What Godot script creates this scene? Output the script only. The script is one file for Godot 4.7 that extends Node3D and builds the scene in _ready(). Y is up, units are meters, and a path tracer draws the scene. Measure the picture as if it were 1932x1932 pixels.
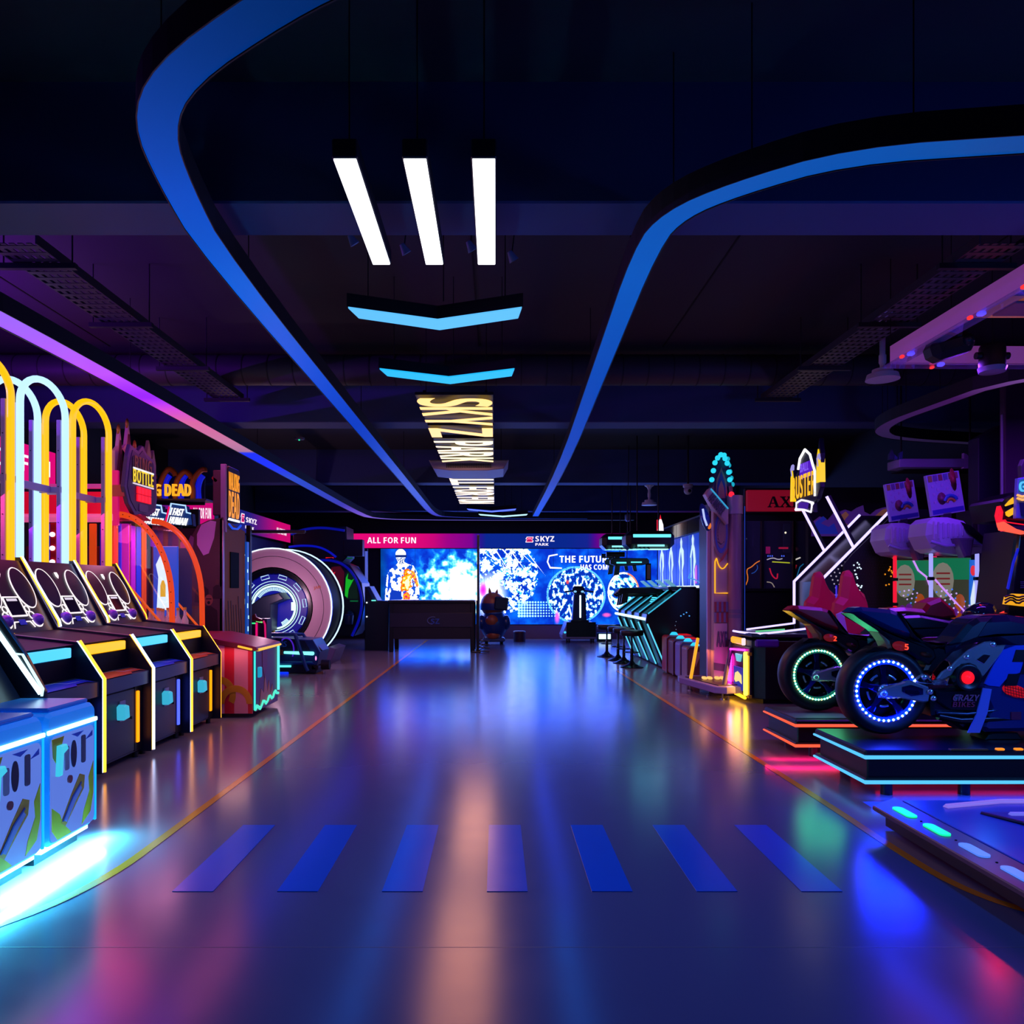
extends Node3D
# An amusement arcade at night: x right, y up, the aisle runs along -z. Metres.

const EYE := 1.45
const FOCAL := 1400.0

class MB:
	var v := PackedVector3Array()
	var n := PackedVector3Array()
	var u := PackedVector2Array()
	var off := Vector3.ZERO

	func tri(a: Vector3, b: Vector3, c: Vector3, na: Vector3, nb: Vector3, nc: Vector3, ua := Vector2.ZERO, ub := Vector2.ZERO, uc := Vector2.ZERO) -> void:
		if (b - a).cross(c - a).dot(na + nb + nc) > 0.0:
			v.append_array([a - off, c - off, b - off]); n.append_array([na, nc, nb]); u.append_array([ua, uc, ub])
		else:
			v.append_array([a - off, b - off, c - off]); n.append_array([na, nb, nc]); u.append_array([ua, ub, uc])

	func quad(a: Vector3, b: Vector3, c: Vector3, d: Vector3, nr: Vector3) -> void:
		tri(a, b, c, nr, nr, nr, Vector2(0, 1), Vector2(1, 1), Vector2(1, 0))
		tri(a, c, d, nr, nr, nr, Vector2(0, 1), Vector2(1, 0), Vector2(0, 0))

	func box(c: Vector3, s: Vector3, bev := 0.0, b := Basis.IDENTITY) -> MB:
		var h := s * 0.5
		bev = minf(bev, minf(h.x, minf(h.y, h.z)) * 0.9)
		var ax := [Vector3.RIGHT, Vector3.UP, Vector3.BACK]
		for i in 3:
			var j := (i + 1) % 3
			var k := (i + 2) % 3
			for sg in [-1.0, 1.0]:
				var f: Vector3 = ax[i] * h[i] * sg
				var p: Vector3 = ax[j] * (h[j] - bev)
				var q: Vector3 = ax[k] * (h[k] - bev)
				var nr: Vector3 = b * (ax[i] * sg)
				quad(c + b * (f - p - q), c + b * (f + p - q), c + b * (f + p + q), c + b * (f - p + q), nr)
		if bev > 0.0:
			for i in 3:
				var j := (i + 1) % 3
				var k := (i + 2) % 3
				for sj in [-1.0, 1.0]:
					for sk in [-1.0, 1.0]:
						var l: Vector3 = ax[i] * (h[i] - bev)
						var p1: Vector3 = ax[j] * h[j] * sj + ax[k] * (h[k] - bev) * sk
						var p2: Vector3 = ax[j] * (h[j] - bev) * sj + ax[k] * h[k] * sk
						quad(c + b * (p1 - l), c + b * (p1 + l), c + b * (p2 + l), c + b * (p2 - l), b * (ax[j] * sj + ax[k] * sk).normalized())
			for sx in [-1.0, 1.0]:
				for sy in [-1.0, 1.0]:
					for sz in [-1.0, 1.0]:
						var s3 := Vector3(sx, sy, sz)
						var nr: Vector3 = b * s3.normalized()
						tri(c + b * (Vector3(h.x, h.y - bev, h.z - bev) * s3), c + b * (Vector3(h.x - bev, h.y, h.z - bev) * s3), c + b * (Vector3(h.x - bev, h.y - bev, h.z) * s3), nr, nr, nr)
		return self

	# an outline in the local xy plane, extruded from z = 0 to z = depth
	func prism(poly: Array, depth: float, xf := Transform3D.IDENTITY, bev := 0.0) -> MB:
		var p := PackedVector2Array(poly)
		if Geometry2D.is_polygon_clockwise(p):
			p.reverse()
		# is_polygon_clockwise works with y down; settle it by the area
		var area := 0.0
		for i in p.size():
			area += p[i].cross(p[(i + 1) % p.size()])
		if area < 0.0:
			p.reverse()
		var lo := p[0]
		var hi := p[0]
		for q in p:
			lo = lo.min(q); hi = hi.max(q)
		var size := (hi - lo).max(Vector2(1e-5, 1e-5))
		var inner := p.duplicate()
		var cnt := p.size()
		if bev > 0.0:
			for i in cnt:
				var e1 := (p[i] - p[(i + cnt - 1) % cnt]).normalized()
				var e2 := (p[(i + 1) % cnt] - p[i]).normalized()
				var n1 := Vector2(-e1.y, e1.x)
				var n2 := Vector2(-e2.y, e2.x)
				var m := (n1 + n2)
				m = m / maxf(m.length_squared() * 0.5, 0.35)
				inner[i] = p[i] + m * bev
		var idx := Geometry2D.triangulate_polygon(p)
		var nz := xf.basis.z.normalized()
		for side in [0, 1]:
			var z := depth if side == 1 else 0.0
			var nr := nz if side == 1 else -nz
			for t in range(0, idx.size(), 3):
				var w := []
				var uv := []
				for k in 3:
					var q: Vector2 = inner[idx[t + k]]
					w.append(xf * Vector3(q.x, q.y, z))
					uv.append(Vector2((q.x - lo.x) / size.x, 1.0 - (q.y - lo.y) / size.y))
				tri(w[0], w[1], w[2], nr, nr, nr, uv[0], uv[1], uv[2])
		for i in cnt:
			var j := (i + 1) % cnt
			var e := (p[j] - p[i]).normalized()
			var nr: Vector3 = (xf.basis * Vector3(e.y, -e.x, 0)).normalized()
			quad(xf * Vector3(p[i].x, p[i].y, bev), xf * Vector3(p[j].x, p[j].y, bev), xf * Vector3(p[j].x, p[j].y, depth - bev), xf * Vector3(p[i].x, p[i].y, depth - bev), nr)
			if bev > 0.0:
				for side in [0, 1]:
					var z0 := depth if side == 1 else 0.0
					var z1 := depth - bev if side == 1 else bev
					quad(xf * Vector3(inner[i].x, inner[i].y, z0), xf * Vector3(inner[j].x, inner[j].y, z0), xf * Vector3(p[j].x, p[j].y, z1), xf * Vector3(p[i].x, p[i].y, z1), (nr + (nz if side == 1 else -nz)).normalized())
		return self

	func tube(pts: Array, r: float, sides := 8, closed := false, sx := 1.0) -> MB:
		var rings := []
		var c := pts.size()
		var up := Vector3.UP
		for i in c:
			var a: Vector3 = pts[(i + c - 1) % c] if closed or i > 0 else pts[0]
			var b: Vector3 = pts[(i + 1) % c] if closed or i < c - 1 else pts[c - 1]
			var d := (b - a).normalized()
			if i == 0:
				up = Vector3.UP if absf(d.y) < 0.9 else Vector3.RIGHT
			var s := d.cross(up).normalized()
			if s.length() < 0.1:
				s = d.cross(Vector3.FORWARD).normalized()
			up = s.cross(d).normalized()
			var mit := 1.0
			if (closed or (i > 0 and i < c - 1)):
				var d1: Vector3 = (pts[i] - a).normalized()
				mit = 1.0 / maxf(d1.dot(d), 0.6)
			var ring := []
			for k in sides:
				var an := TAU * k / sides
				ring.append([pts[i] + (s * cos(an) * sx + up * sin(an)) * r * mit, (s * cos(an) + up * sin(an)).normalized()])
			rings.append(ring)
		var last := c if closed else c - 1
		for i in last:
			var A: Array = rings[i]
			var B: Array = rings[(i + 1) % c]
			for k in sides:
				var l := (k + 1) % sides
				var u0 := float(i) / last
				var u1 := float(i + 1) / last
				tri(A[k][0], A[l][0], B[l][0], A[k][1], A[l][1], B[l][1], Vector2(u0, 0), Vector2(u0, 0.5), Vector2(u1, 0.5))
				tri(A[k][0], B[l][0], B[k][0], A[k][1], B[l][1], B[k][1], Vector2(u0, 0), Vector2(u1, 0.5), Vector2(u1, 0))
		if not closed:
			for e in [0, c - 1]:
				var R: Array = rings[e]
				var nr: Vector3 = ((pts[0] - pts[1]) if e == 0 else (pts[c - 1] - pts[c - 2])).normalized()
				for k in range(1, sides - 1):
					tri(R[0][0], R[k][0], R[k + 1][0], nr, nr, nr)
		return self

	# a profile of (radius, height) pairs turned about the local y axis
	func lathe(prof: Array, segs := 20, xf := Transform3D.IDENTITY, crease := 0.5) -> MB:
		for i in prof.size() - 1:
			var a: Vector2 = prof[i]
			var b: Vector2 = prof[i + 1]
			var e := (b - a).normalized()
			var nf := Vector2(e.y, -e.x)
			var na := nf
			var nb := nf
			if i > 0:
				var e0: Vector2 = (a - prof[i - 1]).normalized()
				if e0.dot(e) > crease:
					na = (nf + Vector2(e0.y, -e0.x)).normalized()
			if i < prof.size() - 2:
				var e2: Vector2 = (prof[i + 2] - b).normalized()
				if e2.dot(e) > crease:
					nb = (nf + Vector2(e2.y, -e2.x)).normalized()
			for k in segs:
				var t0 := TAU * k / segs
				var t1 := TAU * (k + 1) / segs
				var c0 := Vector3(cos(t0), 0, sin(t0))
				var c1 := Vector3(cos(t1), 0, sin(t1))
				var P := func(r: Vector2, c: Vector3) -> Vector3: return xf * (c * r.x + Vector3.UP * r.y)
				var N := func(r: Vector2, c: Vector3) -> Vector3: return (xf.basis * (c * r.x + Vector3.UP * r.y)).normalized()
				if b.x > 1e-6:
					tri(P.call(a, c0), P.call(b, c0), P.call(b, c1), N.call(na, c0), N.call(nb, c0), N.call(nb, c1))
				if a.x > 1e-6:
					tri(P.call(a, c0), P.call(b, c1), P.call(a, c1), N.call(na, c0), N.call(nb, c1), N.call(na, c1))
		return self

	func ball(c: Vector3, r: Vector3, segs := 14, b := Basis.IDENTITY) -> MB:
		var prof := []
		var m := segs / 2
		for i in m + 1:
			var a := -PI / 2 + PI * i / m
			prof.append(Vector2(maxf(cos(a), 0.0) if i > 0 and i < m else 0.0, sin(a)))
		return lathe(prof, segs, Transform3D(b * Basis.from_scale(r), c), -1.0)

	func mesh() -> ArrayMesh:
		var arr := []
		arr.resize(Mesh.ARRAY_MAX)
		arr[Mesh.ARRAY_VERTEX] = v; arr[Mesh.ARRAY_NORMAL] = n; arr[Mesh.ARRAY_TEX_UV] = u
		var m := ArrayMesh.new()
		m.add_surface_from_arrays(Mesh.PRIMITIVE_TRIANGLES, arr)
		return m


var mats := {}
var font: SystemFont
var used := {}

# ---------- materials ----------
func paint(hex: String, rough := 0.5, metal := 0.0, spec := 0.5) -> StandardMaterial3D:
	var key := "p%s_%s_%s_%s" % [hex, rough, metal, spec]
	if not mats.has(key):
		var m := StandardMaterial3D.new()
		m.albedo_color = Color(hex); m.roughness = rough; m.metallic = metal; m.metallic_specular = spec
		mats[key] = m
	return mats[key]

func led(hex: String, power := 1.0) -> StandardMaterial3D:
	var key := "e%s_%s" % [hex, power]
	if not mats.has(key):
		var m := StandardMaterial3D.new()
		m.albedo_color = Color(0.05, 0.05, 0.05); m.roughness = 0.4
		m.emission_enabled = true; m.emission = Color(hex); m.emission_energy_multiplier = power
		mats[key] = m
	return mats[key]

# paint brightened by a faint glow of its own, standing in for light on it
func glow_paint(hex: String, glow: String, power: float, rough := 0.4) -> StandardMaterial3D:
	var m: StandardMaterial3D = paint(hex, rough).duplicate()
	m.emission_enabled = true; m.emission = Color(glow); m.emission_energy_multiplier = power
	return m

func led_map(tex: Texture2D, power := 1.0, rough := 0.4) -> StandardMaterial3D:
	var m := StandardMaterial3D.new()
	m.albedo_color = Color.BLACK; m.roughness = rough; m.metallic_specular = 0.15
	m.emission_enabled = true; m.emission = Color.WHITE; m.emission_texture = tex
	m.emission_operator = BaseMaterial3D.EMISSION_OP_MULTIPLY; m.emission_energy_multiplier = power
	m.texture_repeat = false
	return m

func pane(hex: String, alpha := 0.1, rough := 0.03) -> StandardMaterial3D:
	var key := "g%s_%s" % [hex, alpha]
	if not mats.has(key):
		var m := StandardMaterial3D.new()
		m.transparency = BaseMaterial3D.TRANSPARENCY_ALPHA
		m.albedo_color = Color(Color(hex), alpha); m.roughness = rough
		mats[key] = m
	return mats[key]

func ramp(stops: Array, w := 256) -> GradientTexture2D:
	var g := Gradient.new()
	var o := PackedFloat32Array()
	var c := PackedColorArray()
	for s in stops:
		o.append(s[0]); c.append(Color(s[1]))
	g.offsets = o; g.colors = c
	var t := GradientTexture2D.new()
	t.gradient = g; t.width = w; t.height = 4
	return t

# ---------- scene tree ----------
func numbered(called: String) -> String:
	if not used.has(called):
		used[called] = 0
		return called
	used[called] += 1
	return "%s_%03d" % [called, used[called]]

func tag(o: Node, label: String, category: String, group := "") -> Node:
	o.set_meta("label", label); o.set_meta("category", category)
	if group:
		o.set_meta("group", group)
	return o

func thing(called: String, label: String, category: String, pos := Vector3.ZERO, group := "", turn := 0.0) -> Node3D:
	var o := Node3D.new()
	o.name = numbered(called); o.position = pos; o.rotation.y = turn
	add_child(o, true)
	tag(o, label, category, group)
	return o

# a copy of a thing with its parts, under a number and a label of its own
func dup(o: Node3D, called: String, pos: Vector3, label: String) -> Node3D:
	var c: Node3D = o.duplicate()
	c.name = numbered(called); add_child(c, true)
	c.position = pos; c.set_meta("label", label)
	return c

func mb(o: Node3D = null) -> MB:
	var m := MB.new()
	if o:
		m.off = o.position
	return m

func part(called: String, m: MB, mat: Material, parent: Node, label := "") -> MeshInstance3D:
	var o := MeshInstance3D.new()
	o.name = called; o.mesh = m.mesh(); o.material_override = mat
	parent.add_child(o, true)
	if label:
		o.set_meta("label", label)
	return o

func single(called: String, m: MB, mat: Material, label: String, category: String, group := "") -> MeshInstance3D:
	var o := part(numbered(called), m, mat, self)
	tag(o, label, category, group)
	return o

func struct(called: String, m: MB, mat: Material) -> MeshInstance3D:
	var o := part(called, m, mat, self)
	o.set_meta("kind", "structure")
	return o

# lettering: a flat extruded text fitted into w by h, standing on the plane of xf and facing its z
func letters(called: String, s: String, xf: Transform3D, w: float, h: float, deep: float, mat: Material, parent: Node3D, serif := false) -> MeshInstance3D:
	var t := TextMesh.new()
	t.text = s; t.font = serif_font if serif else font; t.font_size = 32; t.pixel_size = 0.01; t.depth = 0.1; t.curve_step = 1.5
	var box := t.get_aabb()
	var o := MeshInstance3D.new()
	o.name = called; o.mesh = t; o.material_override = mat
	var fit := Vector3(w / maxf(box.size.x, 0.001), h / maxf(box.size.y, 0.001), deep / 0.1)
	var b := Basis(xf.basis.x * fit.x, xf.basis.y * fit.y, xf.basis.z * fit.z)
	var c := box.get_center()
	var org := xf.origin - b * Vector3(c.x, c.y, -0.05)
	if parent != self:
		org -= parent.position
	o.transform = Transform3D(b, org)
	parent.add_child(o, true)
	return o

func W(x: float, y: float, d: float) -> Vector3:
	return Vector3(x, y, -d)

# the point of the place that the photograph shows at (px, py), d metres away
func at(px: float, py: float, d: float) -> Vector3:
	return Vector3((px - 935.0) * d / FOCAL, EYE + (1112.0 - py) * d / FOCAL, -d)

func facing(dir: Vector3, up := Vector3.UP, origin := Vector3.ZERO) -> Transform3D:
	var z := dir.normalized()
	var x := up.cross(z).normalized()
	return Transform3D(Basis(x, z.cross(x), z), origin)

func V(list: Array) -> Array:   # pairs of numbers to a list of Vector2
	var r := []
	for i in range(0, list.size(), 2):
		r.append(Vector2(list[i], list[i + 1]))
	return r

func px2(list: Array, d: float) -> Array:   # picture points to x, y on the plane d metres away
	var r := []
	for i in range(0, list.size(), 2):
		var p := at(list[i], list[i + 1], d)
		r.append(Vector2(p.x, p.y))
	return r

func px3(list: Array, d: float) -> Array:
	var r := []
	for i in range(0, list.size(), 2):
		r.append(at(list[i], list[i + 1], d))
	return r

func ring(c: Vector3, ex: Vector3, ey: Vector3, segs := 24, from := 0.0, to := TAU) -> Array:
	var r := []
	var whole := is_equal_approx(to - from, TAU)
	for i in (segs if whole else segs + 1):
		var a := from + (to - from) * i / segs
		r.append(c + ex * cos(a) + ey * sin(a))
	return r

func round_rect(x0: float, y0: float, x1: float, y1: float, r: float, seg := 4) -> Array:
	var out := []
	var cs := [[x1 - r, y1 - r, 0.0], [x0 + r, y1 - r, PI / 2], [x0 + r, y0 + r, PI], [x1 - r, y0 + r, PI * 1.5]]
	for c in cs:
		for i in seg + 1:
			var a: float = c[2] + PI / 2 * i / seg
			out.append(Vector2(c[0] + cos(a) * r, c[1] + sin(a) * r))
	return out

func smooth(p: Array, times := 2) -> Array:
	for t in times:
		var q := [p[0]]
		for i in p.size() - 1:
			q.append(p[i].lerp(p[i + 1], 0.25)); q.append(p[i].lerp(p[i + 1], 0.75))
		q.append(p[p.size() - 1])
		p = q
	return p

func area_light(called: String, xf: Transform3D, size: Vector2, hex: String, energy: float, parent: Node3D) -> void:
	var l := AreaLight3D.new()
	l.name = called; l.area_size = size; l.light_color = Color(hex); l.light_energy = energy
	l.shadow_enabled = true; l.area_range = 30.0; l.area_attenuation = 2.0
	var x := xf
	# an area light shines along -z of its own axes; xf.z is the way it should shine
	x.basis = Basis(-xf.basis.x, xf.basis.y, -xf.basis.z)
	if parent != self:
		x.origin -= parent.position
	l.transform = x
	parent.add_child(l, true)

func omni(called: String, p: Vector3, hex: String, energy: float, size: float, parent: Node3D) -> void:
	var l := OmniLight3D.new()
	l.name = called; l.light_color = Color(hex); l.light_energy = energy; l.light_size = size
	l.omni_range = 30.0; l.omni_attenuation = 2.0; l.shadow_enabled = true
	l.position = p - (parent.position if parent != self else Vector3.ZERO)
	parent.add_child(l, true)

var serif_font: SystemFont

func _ready() -> void:
	font = SystemFont.new(); font.font_names = PackedStringArray(["Droid Sans"]); font.font_weight = 700
	serif_font = SystemFont.new(); serif_font.font_names = PackedStringArray(["Droid Serif"]); serif_font.font_weight = 700
	var cam := Camera3D.new()
	cam.name = "camera"
	cam.projection = Camera3D.PROJECTION_FRUSTUM
	cam.near = 0.05; cam.far = 100.0
	cam.size = 1932.0 / FOCAL * 0.05
	cam.frustum_offset = Vector2(31.0 / FOCAL * 0.05, 146.0 / FOCAL * 0.05)
	cam.position = Vector3(0, EYE, 0)
	add_child(cam)
	cam.current = true
	var env := Environment.new()
	env.background_mode = Environment.BG_COLOR
	env.background_color = Color.BLACK
	env.tonemap_mode = Environment.TONE_MAPPER_LINEAR
	env.tonemap_exposure = 1.0
	env.sdfgi_enabled = true; env.ssao_enabled = true; env.ssil_enabled = true
	var we := WorldEnvironment.new()
	we.name = "environment"; we.environment = env
	add_child(we)
	# the largest light of the room: the video wall at its end
	area_light("video_wall_light", facing(Vector3(0, 0, 1), Vector3.UP, W(0.5, 1.55, 21.65)), Vector2(7.8, 2.1), "0058ff", 19.0, self)
	setting()
	ceiling_things()
	left_front()
	left_middle()
	back_of_room()
	right_middle()
	right_front()

# ---------------------------------------------------------------- the room
func setting() -> void:
	var black := paint("1b1b20", 0.75)
	var rnd := FastNoiseLite.new()
	rnd.seed = 7; rnd.frequency = 0.02
	var nt := NoiseTexture2D.new()
	nt.width = 512; nt.height = 512; nt.seamless = true; nt.noise = rnd
	nt.color_ramp = Gradient.new()
	nt.color_ramp.offsets = PackedFloat32Array([0.25, 0.75]); nt.color_ramp.colors = PackedColorArray([Color(0.93, 0.93, 0.93), Color(1, 1, 1)])
	var vinyl := func(hex: String, rough: float) -> StandardMaterial3D:
		var m := StandardMaterial3D.new()
		m.albedo_color = Color(hex); m.roughness = rough; m.metallic_specular = 0.5
		m.roughness_texture = nt; m.uv1_triplanar = true; m.uv1_world_triplanar = true; m.uv1_scale = Vector3(0.35, 0.35, 0.35)
		return m
	var floor_mat: StandardMaterial3D = vinyl.call("8c7c84", 0.2)
	var lane_mat: StandardMaterial3D = vinyl.call("555a7a", 0.2)
	var f := struct("floor", mb().box(Vector3(0, -0.1, -10.2), Vector3(14.4, 0.2, 24.6)), floor_mat)
	# the grey walkway down the middle, its orange border lines and the blue crossing
	var left_line := [Vector3(-1.95, 0, -21.2), Vector3(-1.93, 0, -4.2), Vector3(-1.95, 0, -3.7), Vector3(-2.08, 0, -3.25), Vector3(-2.5, 0, -2.75), Vector3(-3.4, 0, -2.3), Vector3(-5.0, 0, -2.0)]
	var right_line := [Vector3(2.16, 0, -13.2), Vector3(2.24, 0, -5.2), Vector3(2.22, 0, -3.95), Vector3(2.26, 0, -3.55), Vector3(2.42, 0, -3.28), Vector3(2.9, 0, -2.85), Vector3(3.8, 0, -2.5), Vector3(5.4, 0, -2.3)]
	left_line = smooth(left_line, 2); right_line = smooth(right_line, 2)
	var poly := []
	for p in left_line: poly.append(Vector2(p.x, p.z))
	poly.append(Vector2(-5.0, 1.5)); poly.append(Vector2(5.4, 1.5))
	var back := right_line.duplicate(); back.reverse()
	for p in back: poly.append(Vector2(p.x, p.z))
	poly.append(Vector2(2.16, -21.2))
	part("walkway", mb().prism(poly, 0.003, Transform3D(Basis(Vector3.RIGHT, Vector3.BACK, Vector3.UP), Vector3(0, 0, 0))), lane_mat, f)
	for l in [left_line, right_line]:
		var m := mb()
		for i in l.size() - 1:
			var a: Vector3 = l[i]
			var b: Vector3 = l[i + 1]
			var s := (b - a).normalized().cross(Vector3.UP) * 0.028
			m.quad(a - s + Vector3.UP * 0.005, b - s + Vector3.UP * 0.005, b + s + Vector3.UP * 0.005, a + s + Vector3.UP * 0.005, Vector3.UP)
		part("border_line", m, vinyl.call("e0901c", 0.2), f, "orange painted border line")
	for i in 7:
		part("crossing_stripe", mb().box(Vector3(-1.45 + 0.502 * i, 0.004, -4.05), Vector3(0.195, 0.004, 1.0)), vinyl.call("0a5ccc", 0.2), f, "blue painted crossing stripe")
	part("floor_joint", mb().box(Vector3(0.1, 0.0025, -3.0), Vector3(4.6, 0.002, 0.004)), paint("6c6c74", 0.3), f)
	struct("ceiling", mb().box(Vector3(0, 4.45, -10.2), Vector3(14.4, 0.2, 24.6)), paint("36343a", 0.85))
	struct("wall_back", mb().box(Vector3(0, 2.2, -22.2), Vector3(14.4, 4.6, 0.5)), paint("241c2c", 0.8))
	struct("wall_left", mb().box(Vector3(-7.0, 2.2, -10.2), Vector3(0.4, 4.6, 24.6)), black)
	struct("wall_right", mb().box(Vector3(7.0, 2.2, -10.2), Vector3(0.4, 4.6, 24.6)), black)
	struct("wall_front", mb().box(Vector3(0, 2.2, 1.9), Vector3(14.4, 4.6, 0.4)), black)
	for i in 4:
		var d := 4.24 + i * 5.57
		struct("trim_%d" % (i + 1), mb().box(Vector3(0, 4.02, -d - 0.2), Vector3(13.6, 0.72, 0.4), 0.01), paint("44548a", 0.7))
	# lines where the ceiling boards meet
	var c := get_node("ceiling")
	for i in 5:
		part("board_joint", mb().box(Vector3(-4.6 + 2.2 * i, 4.347, -6.7), Vector3(0.014, 0.006, 4.3)), paint("08080a", 0.9), c)

# ---------------------------------------------------------------- what hangs from the ceiling
# a flat band of light that follows a path under the ceiling: a dark channel with a glowing diffuser below, in lengths
func light_ribbon(called: String, label: String, path: Array, y: float, width: float, stops: Array, power: float, lengths: int, lights: Array, tall := 0.13) -> void:
	var o := thing(called, label, "light band", Vector3(path[0].x, y, path[0].z), "light bands under the ceiling")
	var total := 0.0
	var dist := [0.0]
	for i in path.size() - 1:
		total += path[i].distance_to(path[i + 1]); dist.append(total)
	var tex := ramp(stops)
	var mat := led_map(tex, power)
	var dark := paint("20242c", 0.5)
	var side := []
	for i in path.size():
		var a: Vector3 = path[maxi(i - 1, 0)]
		var b: Vector3 = path[mini(i + 1, path.size() - 1)]
		side.append((b - a).normalized().cross(Vector3.UP) * width * 0.5)
	var first := 0
	for k in lengths:
		var until: float = total * (k + 1) / lengths
		var last := first
		while last < path.size() - 1 and (dist[last] < until - 0.01):
			last += 1
		if last == first:
			continue
		var glow := mb(o)
		var body := mb(o)
		var up := Vector3.UP
		for i in range(first, last):
			var a: Vector3 = path[i] + up * y
			var b: Vector3 = path[i + 1] + up * y
			var sa: Vector3 = side[i]
			var sb: Vector3 = side[i + 1]
			var ua: float = dist[i] / total
			var ub: float = dist[i + 1] / total
			var na := sa.normalized()
			glow.tri(a - sa * 0.93, b - sb * 0.93, b + sb * 0.93, -up, -up, -up, Vector2(ua, 0.1), Vector2(ub, 0.1), Vector2(ub, 0.9))
			glow.tri(a - sa * 0.93, b + sb * 0.93, a + sa * 0.93, -up, -up, -up, Vector2(ua, 0.1), Vector2(ub, 0.9), Vector2(ua, 0.9))
			for s in [-1.0, 1.0]:
				body.quad(a + sa * s - up * 0.006, b + sb * s - up * 0.006, b + sb * s + up * tall, a + sa * s + up * tall, na * s)
				body.quad(a + sa * s * 0.93 - up * 0.006, b + sb * s * 0.93 - up * 0.006, b + sb * s - up * 0.006, a + sa * s - up * 0.006, -up)
			body.quad(a - sa + up * tall, b - sb + up * tall, b + sb + up * tall, a + sa + up * tall, up)
		part("channel", body, dark, o)
		part("led_diffuser", glow, mat, o)
		first = last
	# suspension wires
	for i in range(2, path.size() - 1, maxi(2, path.size() / 9)):
		wire(o, path[i] + Vector3.UP * (y + tall))
	# the light it gives: [x, from, to, colour, energy] under its straight runs
	for l in lights:
		area_light("band_light", Transform3D(Basis(Vector3.RIGHT, Vector3.BACK, Vector3.DOWN), W(l[0], y - 0.03, (l[1] + l[2]) / 2)), Vector2(width * 0.9, l[2] - l[1]), l[3], l[4], o)

func wire(o: Node3D, p: Vector3) -> void:
	part("suspension_wire", mb(o).tube([p, Vector3(p.x, 4.345, p.z)], 0.004, 4), paint("101014", 0.6), o)

func flat_path(p: Array) -> Array:   # x, distance pairs
	var r := []
	for i in range(0, p.size(), 2):
		r.append(Vector3(p[i], 0, -p[i + 1]))
	return r

func split_long(p: Array, most := 0.8) -> Array:
	var r := [p[0]]
	for i in p.size() - 1:
		var n := maxi(1, int(ceil(p[i].distance_to(p[i + 1]) / most)))
		for k in n:
			r.append(p[i].lerp(p[i + 1], float(k + 1) / n))
	return r

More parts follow.
